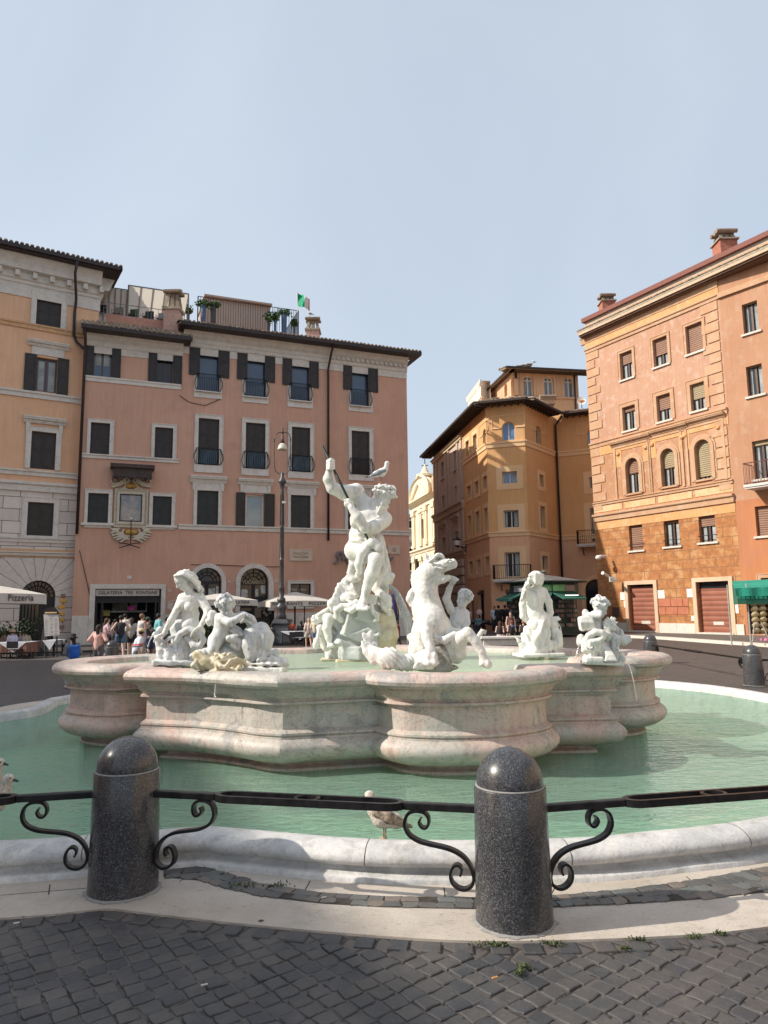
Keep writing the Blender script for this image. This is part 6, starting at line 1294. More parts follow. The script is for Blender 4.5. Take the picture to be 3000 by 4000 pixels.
# ------------------------------------------------ nereid on the left
Yl=8.3; ner=root('nereid_statue',(*PY(700,2592,Yl)[:2],1.0),'white marble sea nymph with flowing hair leaning on a coiled fish tail at the left','statue')
S=Sculpt(Yl,.0095)
S.ball(740,2352,.0,44,34,30,-6,k=10); S.cap([(716,2336,-.01,20),(780,2338,.02,22)],12); S.ball(708,2364,-.09,14,14,12,k=7); S.ball(737,2372,-.10,17,17,14,k=7)
S.ball(744,2400,.02,34,34,26,k=14); S.ball(742,2438,.0,37,30,30,k=12); S.ball(752,2468,.02,48,34,40,k=14); S.ball(728,2446,-.08,20,18,10,k=8)
S.cap([(712,2338,.0,18),(690,2384,-.05,14),(668,2425,-.08,14),(642,2470,-.12,8)],5); S.cap([(786,2344,.0,20),(812,2384,-.05,15),(806,2412,-.10,14),(780,2450,-.16,8)],5)
fingers(S,S.pt((622,2483,-.14)),A(-.95,-.2,-.35),A(.1,-1,.1),A(-.3,0,1),.09,.010,.7); fingers(S,S.pt((762,2462,-.18)),A(-.85,-.2,-.5),A(.4,-.7,.5),A(-.3,-.6,.7),.09,.010,.7)
S.cap([(748,2326,.0,17),(733,2296,-.02,14)],8)
head(S,S.pt((714,2268,-.04)),A(-.66,-.42,-.62),A(-.45,-.1,.9),.235,'none',False,2)
hp=(.0075,135,(.45,.3,.85),.9)
S.cap([(716,2250,.0,20),(728,2246,.0,22),(748,2256,.02,21),(766,2280,.03,16),(784,2300,.03,11),(787,2318,.03,6)],4,rip=hp); S.ball(716,2254,.0,33,24,35,-32,k=3,rip=hp)
for i in range(14):     # combed-back hair in long strands
    r=np.random.default_rng(i+90); t=i/33; a=-1.3+2.6*t
    p=[(690+16*math.sin(a*.5)+10*t,2240+8*abs(a),.10*math.sin(a)),(715+8*t,2230+10*abs(a),.13*math.sin(a)),(745+r.uniform(-4,4),2246+12*abs(a),.12*math.sin(a)),(762+r.uniform(-5,6),2276+r.uniform(-8,10),.09*math.sin(a)+.02),(780+r.uniform(-6,8),2298+r.uniform(-8,14),.07*math.sin(a)+.03)]
    S.cap([(x,y,d-.02,q) for (x,y,d),q in zip(p,(4,6,6,5,3))],1)
S.mesh('figure',M_mar,ner,noise=NZ)
S=Sculpt(Yl,.0105)
S.cap([(684,2536,-.06,12),(690,2500,-.10,13),(708,2474,-.12,13),(735,2458,-.14,13),(760,2464,-.15,12),(784,2478,-.15,12),(795,2500,-.14,12),(782,2520,-.13,12),(758,2522,-.12,13),(746,2504,-.10,12),(732,2492,-.08,12),(714,2506,-.04,13),(704,2540,-.02,16),(712,2585,.0,16)],3,rip=(.003,70,(1,0,.4)))
S.cap([(700,2455,.06,36),(720,2510,.08,48),(740,2570,.08,46)],14); S.ball(668,2556,-.03,26,40,34,-6,k=5,rip=(.005,85,(.25,0,1))); S.ball(702,2562,-.05,27,42,32,6,k=5,rip=(.005,80,(.4,0,1))); S.ball(634,2556,.0,22,36,28,-12,k=5,rip=(.004,70,(.2,0,1)))
S.cap([(612,2480,-.02,10),(622,2505,.0,16),(634,2545,.02,22)],5); S.ball(624,2460,.0,14,13,13,k=5); S.ball(618,2490,-.06,16,11,12,k=4); S.cap([(605,2476,-.04,9),(598,2482,-.06,6)],3)
for i in range(7): S.cap([(630+i*4,2520-i*4,-.10,5),(660+i*5,2492-i*2,-.12,5),(690,2478+i*3,-.10,5)],2.5)
S.slab(700,2586,.04,92,9,80,2,4,5,yaw=12,rip=(.006,30,(1,1,.3)))
S.mesh('fish_tail',M_marg,ner,noise=(.0025,55))

# ------------------------------------------------ putto and sea monster
Ym=7.72; pu=root('putto_statue',(*PY(930,2615,Ym)[:2],1.035),'winged marble putto fighting a scaly sea monster beside a crouching grey figure on the rim','statue')
S=Sculpt(Ym,.0095)
head(S,S.pt((882,2374,-.05)),A(.30,-.80,-.42),A(-.1,-.1,1),.245,'curly',False,11,True)
S.cap([(855,2412,.0,18),(905,2410,-.02,17)],10); S.ball(868,2440,.0,32,36,28,k=12); S.ball(862,2478,.0,33,34,30,k=12); S.ball(842,2505,-.04,30,40,32,20,k=10)
S.cap([(878,2410,.02,14),(882,2396,.0,14)],6); S.cap([(864,2418,-.10,17),(898,2432,-.20,16),(928,2418,-.20,13),(948,2404,-.16,10)],5); S.cap([(902,2410,.0,14),(930,2408,.04,12),(950,2398,.02,10)],5)
fingers(S,S.pt((958,2398,-.12)),A(.9,-.2,.1),A(0,-1,0),A(.1,0,1),.07,.011,.9)
S.cap([(842,2500,-.08,28),(832,2540,-.14,20),(842,2562,-.10,14)],6); S.cap([(838,2548,-.1,16),(800,2552,-.12,19),(772,2552,-.12,13),(752,2560,-.12,8),(746,2562,-.12,6)],5)
S.mesh('putto',M_marg,pu,noise=NZ)
S=Sculpt(Ym,.0095)
S.ball(826,2400,.02,15,15,12,k=5,rip=(.004,90,(0,0,1))); S.cap([(830,2395,.02,12),(818,2425,.0,13),(815,2440,.0,7)],5,rip=(.005,95,(.8,0,.6))); S.cap([(838,2400,.02,10),(832,2435,.02,8)],4,rip=(.005,95,(.8,0,.6)))
S.mesh('wing',M_mar,pu)
S=Sculpt(Ym,.0098)      # monster: mane, jaws
S.cap([(950,2404,.0,16),(978,2420,.0,20),(985,2445,.02,20)],6,rip=(.006,75,(.6,.2,1)))
for i in range(9): S.cap([(940+i*5,2432-i*2,-.10+.02*i,5),(952+i*4,2420+i*3,-.12+.02*i,6),(975+i*2,2432+i*4,-.10+.02*i,5),(988-i,2446+i*2,-.06,4)],2)
S.ball(918,2462,.02,24,20,24,k=6,rip=(.006,85,(1,0,1))); S.cap([(930,2470,.0,18),(950,2500,.0,22),(945,2530,.0,26)],8); S.cap([(898,2495,-.10,15),(915,2492,-.10,14),(940,2512,-.06,20)],6); S.cap([(905,2520,-.08,9),(930,2530,-.06,16)],5); S.ball(892,2492,-.12,10,10,10,k=4); S.ball(938,2478,-.12,12,9,10,k=4,rip=(.004,100,(1,0,1)))
S.ball(885,2480,.10,46,60,30,k=14); S.ball(870,2560,.06,86,40,50,k=16,rip=(.007,40,(1,.5,.4)))
S.mesh('sea_monster',M_marg,pu,noise=(.0025,60))
S=Sculpt(Ym,.0098)      # crouching figure
S.ball(985,2500,-.02,42,62,46,6,k=10); S.cap([(985,2458,.04,20),(1020,2462,.04,30),(1045,2490,.04,26)],12); S.ball(1032,2498,.0,32,50,40,-14,k=10); S.cap([(975,2520,-.06,34),(985,2560,-.08,26)],8); S.cap([(1030,2510,.0,24),(1018,2552,-.04,15),(1028,2572,-.06,16)],6); S.cap([(1028,2574,-.06,14),(1010,2580,-.14,9)],4)
S.cap([(1008,2478,-.14,5),(1010,2530,-.14,6)],5,mode=-1); S.cap([(960,2490,-.14,7),(972,2530,-.15,6)],3); S.cap([(1035,2560,.0,12),(1078,2545,.02,10),(1082,2575,.0,8)],4)
S.mesh('crouching_figure',M_marg,pu,noise=NZ)
S=Sculpt(Ym,.0105)
for (x,y,d,a,b,c,ro) in ((1068,2578,-.02,30,16,28,10),(1105,2590,.0,28,20,26,-20),(1040,2592,-.06,60,10,40,2),(980,2588,-.04,24,16,26,0)): S.ball(x,y,d,a,b,c,ro,k=6,rip=(.007,60,(1,.5,.6)))
S.slab(1040,2613,-.02,78,10,52,2,3,4,yaw=-6); S.mesh('rough_plinth',M_mar,pu,noise=(.003,50))
S=Sculpt(Ym-.28,.0092)      # shell mask spout over the rim
S.ball(868,2580,.05,58,24,40,-6,k=6,rip=(.010,55,(1,.2,.9))); S.ball(905,2590,.04,40,22,34,16,k=6,rip=(.008,70,(1,0,1))); S.cap([(852,2588,-.08,9),(862,2602,-.12,8),(882,2606,-.13,8),(900,2582,-.13,8),(925,2574,-.10,8),(952,2586,-.06,8),(962,2600,-.02,8)],3); S.cap([(846,2592,-.06,7),(850,2618,-.06,7),(840,2628,-.06,6)],3)
S.ball(836,2626,-.04,24,13,18,-8,k=4); S.cap([(888,2618,-.02,15),(868,2642,-.06,14),(848,2655,-.08,8)],4); S.ball(934,2612,-.06,13,16,12,20,k=4); S.ball(936,2624,-.09,6,7,7,k=2,mode=-1); S.ball(905,2618,.0,30,14,22,-14,k=6)
for i in range(16): r=np.random.default_rng(i); S.ball(r.uniform(835,905),r.uniform(2548,2570),r.uniform(-.06,.05),7,6,7,k=3)
S.cap([(770,2562,.0,20),(800,2592,.0,26),(840,2600,.0,20)],8,rip=(.006,60,(1,0,1))); S.ball(766,2600,-.02,20,16,18,k=4,rip=(.004,80,(1,0,1))); S.cap([(768,2582,-.05,8),(756,2600,-.08,11),(768,2610,-.08,8)],3)
S.mesh('shell_mask',M_mary,pu,noise=(.003,60))

# ------------------------------------------------ sea horse and boy
Yh=7.45; hr=root('seahorse_statue',(*PY(1690,2618,Yh)[:2],1.0),'rearing white marble sea horse with open mouth and fish tail, a boy gripping its jaw','statue')
S=Sculpt(Yh,.0098)
S.ball(1694,2240,-.02,40,40,30,25,k=12); S.cap([(1690,2222,-.02,34),(1735,2208,-.06,24),(1768,2206,-.08,18)],10); S.cap([(1695,2262,-.02,26),(1730,2262,-.05,15),(1750,2256,-.06,11)],8); S.ball(1770,2200,-.08,14,17,17,k=6)
S.cap([(1725,2238,-.06,8),(1776,2234,-.08,11)],4,mode=-1); S.ball(1754,2192,-.15,7,4,6,25,k=2,mode=-1); S.cap([(1742,2196,-.13,4),(1752,2186,-.14,4),(1764,2190,-.14,4)],2)
S.ball(1688,2198,-.13,9,10,6,k=2,mode=-1); S.ball(1688,2198,-.12,6.5,6.5,6,k=1.5); S.cap([(1676,2196,-.12,5),(1688,2186,-.14,5),(1700,2192,-.13,4)],3); S.cap([(1700,2215,-.13,4),(1730,2222,-.14,4)],4)
S.cap([(1668,2200,.0,11),(1664,2176,.0,8),(1662,2160,.0,3)],4); S.cap([(1684,2190,.06,9),(1678,2168,.06,4)],4)
for i in range(8): S.cap([(1690+i*3,2184-i,-.09+.025*i,7),(1708+i*2,2168,-.09+.025*i,8),(1728,2172+i,-.08+.025*i,7),(1738,2190,-.06+.02*i,4)],2.5)
S.cap([(1672,2238,.02,42),(1664,2310,.04,43),(1668,2375,.06,56),(1690,2450,.06,70)],16); S.ball(1688,2470,.04,80,66,62,k=16); S.ball(1688,2425,-.08,58,60,40,k=16)
for i in range(12): S.cap([(1632-i*.5,2230+i*14,.02,10),(1616+i*1.0,2250+i*14,.06,11),(1622,2275+i*13,.08,8)],4,rip=(.004,70,(1,0,.5)))
S.cap([(1632,2306,.05,12),(1606,2316,.04,13),(1600,2340,.04,13),(1612,2362,.04,12),(1626,2374,.04,9)],4,rip=(.004,80,(1,0,.4)))
S.cap([(1662,2440,-.12,27),(1668,2490,-.22,19),(1682,2535,-.26,19)],8); S.ball(1664,2470,-.22,18,18,14,k=6); S.ball(1683,2572,-.28,29,30,20,k=8,rip=(.005,75,(1,0,0))); S.ball(1684,2590,-.30,32,14,20,k=5,rip=(.004,75,(1,0,0)))
S.ball(1778,2500,-.04,46,48,46,-30,k=12); S.cap([(1770,2520,-.06,36),(1826,2474,-.22,22)],10); S.cap([(1826,2474,-.22,23),(1858,2505,-.24,18),(1880,2545,-.24,16),(1890,2572,-.24,16)],6); S.ball(1898,2592,-.24,26,18,22,15,k=6,rip=(.005,80,(1,0,.2))); S.ball(1870,2505,-.24,8,8,8,k=4)
S.ball(1775,2548,.0,46,44,46,k=12,rip=(.005,55,(.8,.2,1))); S.cap([(1700,2490,-.16,10),(1735,2502,-.18,14),(1775,2478,-.16,12)],6); S.ball(1645,2530,.06,48,70,50,k=14,rip=(.006,50,(1,.3,.4)))
S.ball(1606,2490,.06,16,16,16,k=6)
for i in range(10): S.cap([(1620+i*7,2560-i*3,-.12,7),(1630+i*6,2590,-.18,8),(1618+i*8,2610,-.18,6)],3)
S.mesh('horse',M_mar,hr,noise=(.0035,62))
S=Sculpt(Yh,.0105); S.slab(1720,2575,.0,40,52,40,0,12,8,rip=(.007,34,(1,.4,.7))); S.ball(1700,2608,.06,90,16,70,k=6); S.mesh('support',marble('wet grey marble',(.36,.34,.30),(.28,.26,.23),dirt=(.14,.13,.10),vs=3,rough=.4,grain=20),hr,noise=(.003,50))
S=Sculpt(Yh,.0098)
sc=(.006,120,(1,.2,.9))
S.cap([(1628,2588,.0,30),(1595,2588,-.02,30),(1565,2592,-.06,28)],8,rip=sc); S.ball(1520,2572,-.06,46,42,40,-10,k=8,rip=(.009,110,(1,.2,.9))); S.cap([(1500,2568,-.06,34),(1468,2555,-.04,26),(1440,2530,.0,16),(1424,2512,.02,10)],8)
S.ball(1434,2500,.03,13,36,6,-30,k=4); S.ball(1446,2486,.03,15,24,6,10,k=5); S.ball(1424,2522,-.02,16,10,8,-40,k=4); S.ball(1462,2516,.03,14,10,6,40,k=4); S.cap([(1416,2508,-.02,6),(1430,2545,-.03,13),(1460,2580,-.04,18)],6)
S.mesh('fish_tail',M_mar,hr,noise=NZ)
S=Sculpt(Yh+.18,.0095)
head(S,S.pt((1812,2344,-.04)),A(-.88,-.42,.05),A(.1,.1,1),.195,'curly',False,21,True)
S.cap([(1800,2384,.0,16),(1806,2366,.0,14)],6); S.cap([(1766,2386,.0,16),(1815,2396,.0,17)],10); S.ball(1790,2425,.0,34,40,28,12,k=12); S.ball(1775,2460,.02,34,34,30,k=10)
S.cap([(1762,2384,-.03,16),(1744,2340,-.08,15),(1754,2302,-.12,11),(1766,2278,-.16,9)],5); S.cap([(1818,2398,.0,16),(1824,2432,-.03,13),(1812,2466,-.08,11),(1790,2462,-.14,9)],5)
S.cap([(1768,2278,-.17,10),(1776,2264,-.20,11),(1765,2256,-.2,8)],3); fingers(S,S.pt((1764,2262,-.20)),A(-.9,-.3,.1),A(.1,-.6,.8),A(0,-.9,-.4),.075,.010,.7); fingers(S,S.pt((1786,2446,-.18)),A(-.4,-.3,.8),A(.8,-.3,.3),A(.2,-1,.2),.07,.009,.5)
S.mesh('boy',M_marg,hr,noise=NZ)

# ------------------------------------------------ nereid seen from the back
Yr=9.55; nb=root('nereid_statue',(*PY(2100,2556,Yr)[:2],.955),'white marble sea nymph seen from behind, braided hair over one shoulder','statue')
S=Sculpt(Yr,.0108)
head(S,S.pt((2096,2262,.0)),A(.62,.62,-.40),A(.1,0,1),.215,'none',False,8)
S.ball(2094,2258,-.01,31,27,31,-8,k=3,rip=(.0085,105,(.5,.3,1),.9))
for i in range(16): t=i/15; S.cap([(2070+t*8,2248+t*26,-.12+.05*t,6),(2092,2242+t*34,-.13,7),(2114+4*math.sin(t*3),2252+t*28,-.08,6)],2)
r=np.random.default_rng(4)
for i in range(40): t=i/39; x=2070-t*38+r.uniform(-7,7)+10*t*t; y=2262+t*80+r.uniform(-4,4); S.cap([(x,y,-.10+.04*r.uniform(-1,1),8-2.5*t),(x+r.uniform(-7,7),y+r.uniform(2,9),-.10,6-2*t)],1.5)
S.cap([(2100,2298,.0,15),(2098,2282,.0,14)],8); S.cap([(2062,2316,.0,17),(2122,2312,.0,17)],14); S.ball(2090,2330,-.01,42,34,27,5,k=14); S.ball(2088,2366,.0,34,32,24,k=14); S.ball(2092,2398,.0,32,28,26,k=14); S.ball(2112,2432,.02,40,44,38,10,k=14); S.ball(2090,2442,-.05,24,24,22,k=8)
S.cap([(2052,2318,.0,15),(2042,2362,.02,14),(2044,2408,.03,13),(2066,2432,.06,10)],5); S.cap([(2124,2314,.0,15),(2143,2350,.0,14),(2150,2392,.02,12),(2144,2434,.05,9)],5)
S.mesh('figure',M_mar,nb,noise=NZ)
S=Sculpt(Yr,.0112)
S.cap([(2096,2440,-.02,30),(2108,2480,.0,38),(2094,2535,.0,44)],10,rip=(.017,60,(1,.5,-.35),.3)); S.cap([(2070,2440,.02,14),(2062,2480,.0,22),(2070,2525,.0,30)],8,rip=(.015,60,(1,.4,.5),.3))
for i in range(9): S.cap([(2124-i*3,2425+i*5,-.12,5),(2112-i*4,2470+i*4,-.16,5),(2082-i*2+4*i,2512+i*3,-.17,4)],2.5)
S.ball(2092,2536,.02,60,24,52,k=10,rip=(.008,45,(1,.6,.7))); S.slab(2102,2556,.0,86,6,60,-1,3,3,yaw=10)
S.cap([(2054,2538,-.02,16),(2040,2520,-.04,12),(2022,2500,-.06,5)],5,rip=(.005,90,(1,0,-1))); S.cap([(2045,2510,-.02,15),(2044,2545,.0,16)],6); S.cap([(2024,2498,-.06,5),(2012,2488,-.06,3)],4)
S.ball(2168,2418,.02,20,10,14,-12,k=5); S.cap([(2160,2424,.02,12),(2165,2445,.02,15),(2168,2480,.04,17)],6); S.cap([(2172,2420,.0,8),(2188,2418,-.02,4)],3); S.ball(2178,2500,.04,20,46,30,4,k=8,rip=(.006,60,(1,.3,.2))); S.ball(2142,2524,-.04,26,26,28,k=4,rip=(.005,75,(1,.5,1))); S.cap([(2160,2510,-.04,8),(2172,2555,-.04,10)],4)
S.mesh('drapery',M_mar,nb,noise=(.0022,60))

# ------------------------------------------------ putto with shell on the right
Yp=7.5; pr=root('putto_statue',(*PY(2340,2588,Yp)[:2],1.035),'curly haired marble putto bent over a spiral shell at the right rim','statue')
S=Sculpt(Yp,.0092)
head(S,S.pt((2342,2374,.0)),A(.66,-.46,-.52),A(.25,-.1,1),.205,'curly',False,31,True)
S.cap([(2296,2404,-.03,12),(2345,2404,-.08,13)],4); S.cap([(2320,2404,.04,18),(2345,2400,.02,16)],8); S.ball(2322,2440,.02,30,34,28,k=10,rip=(.003,90,(1,.1,.2))); S.ball(2330,2475,.03,34,28,30,k=10); S.ball(2286,2394,.0,13,15,13,12,k=5)
S.cap([(2375,2480,.05,26),(2400,2500,.02,22),(2396,2535,.0,19),(2404,2580,.0,11)],8); S.cap([(2390,2490,.06,18),(2425,2500,.06,15),(2440,2510,.05,11),(2462,2500,.04,7)],6); S.cap([(2392,2450,.1,14),(2420,2470,.1,13),(2438,2492,.08,9),(2458,2488,.07,7)],5)
S.mesh('putto',M_marg,pr,noise=NZ)
S=Sculpt(Yp,.0092)
for i in range(9): x=2270+i*5.2; S.cap([(x,2412-i*.4,-.06,3.6),(x-1+i*.8,2432,-.08,4),(x+4+i*1.2,2456,-.06,3.6)],1.2)
S.slab(2290,2434,-.0,25,26,22,-6,8,4,rip=(.010,150,(1,.2,.15),.3)); S.mesh('wing',M_mar,pr)
S=Sculpt(Yp,.0095)
S.ball(2382,2442,.0,26,25,24,k=6,rip=(.006,90,(1,0,1)))
for i in range(20): r=np.random.default_rng(i+7); a=r.uniform(0,6.28); S.cap([(2382+20*math.cos(a),2440+20*math.sin(a),-.04,6),(2384+30*math.cos(a),2438+29*math.sin(a),-.05,3)],2)
S.cap([(2282,2540,-.05,12),(2286,2510,-.06,13),(2300,2484,-.08,13),(2325,2468,-.10,13),(2350,2472,-.10,13),(2356,2490,-.10,12),(2335,2504,-.10,12),(2308,2508,-.10,12)],2); S.cap([(2358,2470,-.06,10),(2378,2480,-.06,12),(2376,2498,-.06,8)],4,rip=(.004,90,(1,0,1)))
S.ball(2310,2530,-.04,30,28,22,k=5)
for q in range(26): a=q*.52; rr=3+q*.95; S.ball(2310+rr*math.cos(a),2528+rr*.9*math.sin(a),-.13+.002*q,3.5+q*.16,k=2)
S.cap([(2340,2520,-.02,24),(2362,2560,-.02,22)],8); S.cap([(2345,2548,-.1,5),(2372,2540,-.1,4)],3,mode=-1)
for i in range(6): S.cap([(2358+i*4,2530,-.08,4),(2372+i*5,2560,-.12,5),(2366+i*8,2580,-.14,5)],2.5)
S.ball(2268,2502,.0,17,24,16,8,k=4,rip=(.003,60,(0,0,1))); S.cap([(2345,2500,.06,34),(2370,2560,.06,36)],14,rip=(.006,50,(1,.3,.3))); S.ball(2428,2575,.04,14,26,16,20,k=6,rip=(.005,70,(1,0,.5))); S.ball(2305,2558,-.04,22,9,16,k=3,rip=(.006,110,(1,0,0)))
S.slab(2315,2576,-.06,34,11,26,0,3,3); S.slab(2350,2590,.02,70,5,52,3,3,3)
S.mesh('shell_and_fish',M_mar,pr,noise=(.002,60))
# ================================================================== seagulls
M_gw=plain('white feathers',(.70,.69,.66),.8,var=.08,scale=20); M_gg=plain('grey wing feathers',(.24,.25,.28),.8,var=.35,scale=30); M_gbr=plain('mottled brown feathers',(.26,.20,.15),.85,var=.75,scale=60); M_gj=plain('pale mottled feathers',(.50,.45,.38),.85,var=.45,scale=70); M_beak=plain('yellow beak',(.65,.42,.10),.5); M_dbk=plain('dark beak',(.04,.035,.035),.5); M_leg=plain('pinkish legs',(.40,.24,.17),.6); M_tailb=plain('black wing tips',(.03,.03,.035),.7)
def gull(name,Y,o,s,flip,label,young=False,parts=True,group='seagulls on the fountain and roofs'):
    """o: pixel of the feet, s: pixels per unit; shape traced facing right, 100 units tall"""
    rt=root(name,tuple(PY(o[0],o[1],Y)),label,'seagull',group); vx=max(.004,s*Y/FPX*2.2)
    T=lambda x,y,d,r: (o[0]+x*s*flip,o[1]-y*s,d*s*Y/FPX,r*s)
    S=Sculpt(Y,vx); S.cap([T(-22,38,0,15),T(6,46,0,19),T(22,60,0,13)],8*s); S.cap([T(20,58,0,12),T(27,76,0,8.5),T(29,88,0,9),T(32,90,0,8.5)],6*s); S.cap([T(-22,38,0,12),T(-48,28,0,5)],6*s); S.mesh('body',M_gj if young else M_gw,rt)
    S=Sculpt(Y,vx)
    for sd in (-1,1): S.cap([T(18,54,sd*15,8),T(-8,46,sd*16,11),T(-38,34,sd*9,6)],5*s); S.cap([T(-8,40,sd*13,8),T(-55,26,sd*5,3.5)],5*s)
    S.mesh('wings',M_gbr if young else M_gg,rt)
    b=MB(); pw=lambda *q: PY(*(lambda t: (t[0],t[1],Y+t[2]))(T(*q,0)))
    b.tube([pw(37,89,0),pw(50,85,0)],[3.4*s*Y/FPX,1.4*s*Y/FPX],7); build('beak',b,M_dbk if young else M_beak,rt,smooth=True)
    b=MB()
    for sd in (-1,1): b.tube([pw(-2+sd*2,30,sd*6),pw(0+sd*2,15,sd*6),pw(-1+sd*2,1,sd*6)],1.6*s*Y/FPX,6); b.tube([pw(-2+sd*2,1,sd*6),pw(8+sd*2,0,sd*7)],[2.2*s*Y/FPX,3.5*s*Y/FPX],6)
    build('legs',b,M_leg,rt,smooth=True)
    if not young: b=MB(); b.tube([pw(-50,27,5),pw(-74,25,3)],[3.2*s*Y/FPX,1.2*s*Y/FPX],7); b.tube([pw(-50,27,-5),pw(-72,22,-3)],[3*s*Y/FPX,1*s*Y/FPX],7); build('wing_tips',b,M_tailb,rt,smooth=True)
    if s*Y/FPX*100 > .2 and parts:
        b=MB()
        for sd in (-1,1): c=pw(34,91,sd*7.2); b.ell(c,(1.5*s*Y/FPX,)*3,8,6)
        build('eyes',b,M_dbk,rt,smooth=True)
    return rt
gull('seagull',Yn-.02,(1487,1884),.84,1,'white and grey seagull standing on the head of the marble Neptune')
gull('seagull',4.83,(1502,3278),1.9,-1,'mottled brown young seagull standing on the pool rim behind the railing',True)
gull('seagull',5.0,(-28,3222),2.0,1,'pale young seagull at the left edge of the pool, its head in front',True)
gull('seagull',5.3,(-62,3150),1.9,1,'young seagull whose dark beak just shows at the left edge above the other bird',True)
gull('seagull',42.9,(1211,1236),.26,-1,'tiny white seagull perched on the chimney of the red brown palazzo',parts=False)
gull('seagull',56.8,(2085,1420),.16,-1,'tiny white seagull on the penthouse roof of the ochre palazzo',parts=False)
# ================================================================== jets and drops of water
def spray_mat():
    t=NT('falling water'); t.t.nodes.remove(t.b); tr=t.n('ShaderNodeBsdfTransparent'); gl=t.n('ShaderNodeBsdfGlossy'); gl.inputs['Roughness'].default_value=.12; df=t.n('ShaderNodeBsdfTranslucent'); df.inputs[0].default_value=(.9,.92,.93,1); d2=t.n('ShaderNodeBsdfDiffuse'); d2.inputs[0].default_value=(.85,.88,.9,1)
    a=t.n('ShaderNodeMixShader'); a.inputs[0].default_value=.4; t.l(df.outputs[0],a.inputs[1]); t.l(d2.outputs[0],a.inputs[2]); b=t.n('ShaderNodeMixShader'); b.inputs[0].default_value=.3; t.l(a.outputs[0],b.inputs[1]); t.l(gl.outputs[0],b.inputs[2])
    c=t.n('ShaderNodeMixShader'); c.inputs[0].default_value=.5; t.l(tr.outputs[0],c.inputs[1]); t.l(b.outputs[0],c.inputs[2]); t.l(c.outputs[0],t.out.inputs[0]); return t.m
M_sp=spray_mat()
def jet(pts,spread,n,drops,label,seed,Y,rr=.004):
    r=np.random.default_rng(seed); mb=MB(); P=[A(*p) for p in pts]
    f=lambda t: P[0]*(1-t)**2+P[1]*2*t*(1-t)+P[2]*t*t
    for k in range(n):
        o=r.normal(size=2); path=[]; t0=r.uniform(0,.35)*(k > 2); t1=min(1,t0+r.uniform(.35,.9)) if k > 2 else .8
        for i in range(12):
            t=t0+(t1-t0)*i/11; q=f(t)+o*spread*(.15+t*1.1)+r.normal(size=2)*spread*.12; path.append(PY(q[0],q[1],Y+o[1]*.02*t))
        mb.tube(path,[rr*r.uniform(.6,1.4)*(1-.3*i/11) for i in range(12)],5)
    for k in range(drops):
        t=r.uniform(.35,1.05); q=f(t)+r.normal(size=2)*spread*(.4+t*1.3); s=rr*r.uniform(.4,1.1); mb.ell(PY(q[0],q[1],Y+r.normal()*.05),(s,s,s*1.4),6,4)
    o=build('water_jet',mb,M_sp,None,smooth=True); tag(o,label,'water jet','jets of water'); return o
jet([(1518,2284),(1572,2312),(1608,2510)],7,46,150,'broad arc of water spouting from the dolphin at the feet of Neptune',1,Yn-.05,.0045)
jet([(846,2655),(838,2690),(836,2760)],4,3,40,'sprinkle of drops falling from the stained shell mask on the rim',2,7.25,.003)
jet([(2262,2522),(2250,2555),(2245,2588)],.8,3,3,'thin trickle of water left of the putto with the shell',3,7.5,.003)
jet([(2412,2530),(2470,2570),(2492,2760)],1.6,5,14,'thin arc of water falling over the rim right of the putto with the shell',4,7.2,.003)
jet([(2174,2428),(2195,2440),(2198,2520)],1.2,4,14,'fine spray from the dolphin beside the nymph seen from behind',5,9.5,.003)
jet([(1738,2545),(1770,2560),(1775,2618)],1,3,6,'thin stream running down the wet support under the sea horse',6,7.3,.003)
jet([(612,2480),(585,2470),(572,2560)],3,5,30,'splash of water from the fish head under the hand of the long haired nymph',7,8.2,.003)
# ================================================================== granite bollards and the iron rail round the pool
def granite():
    t=NT('dark polished granite'); v=t.co(); vo=t.n('ShaderNodeTexVoronoi'); vo.inputs['Scale'].default_value=300; t.l(v,vo.inputs['Vector']); vb=t.n('ShaderNodeTexVoronoi'); vb.inputs['Scale'].default_value=190; t.l(v,vb.inputs['Vector'])
    col=t.mix(t.ramp(vo.outputs['Color'],[(.3,0),(.75,1)]),(.022,.022,.025),(.075,.075,.08)); col=t.mix(t.ramp(vb.outputs['Color'],[(.72,0),(.80,.7)]),col,(.16,.16,.165)); col=t.mix(t.ramp(vb.outputs['Color'],[(.12,.8),(.2,0)]),col,(.008,.008,.009))
    a=t.noise(v,3,5,.7); vs=t.co(scale=(9,9,.8)); s_=t.noise(vs,1.3,5,.7); col=t.mix(t.ramp(s_,[(.58,0),(.75,.35)]),col,(.22,.18,.14)); col=t.mix(t.ramp(a,[(.62,0),(.75,.3)]),col,(.28,.26,.24))
    r=t.ramp(a,[(.35,.16),(.65,.38)]); return t.done(col,r,t.bump(t.noise(v,70,3),.06,.002),spec=.5)
M_gra=granite(); M_rail=plain('worn black painted iron',(.028,.026,.027),.36,.55,var=.5,scale=14,bump=.25,bd=.002)
M_mortar=plain('white collar mortar',(.27,.26,.25),.9,scale=40,bump=.5)
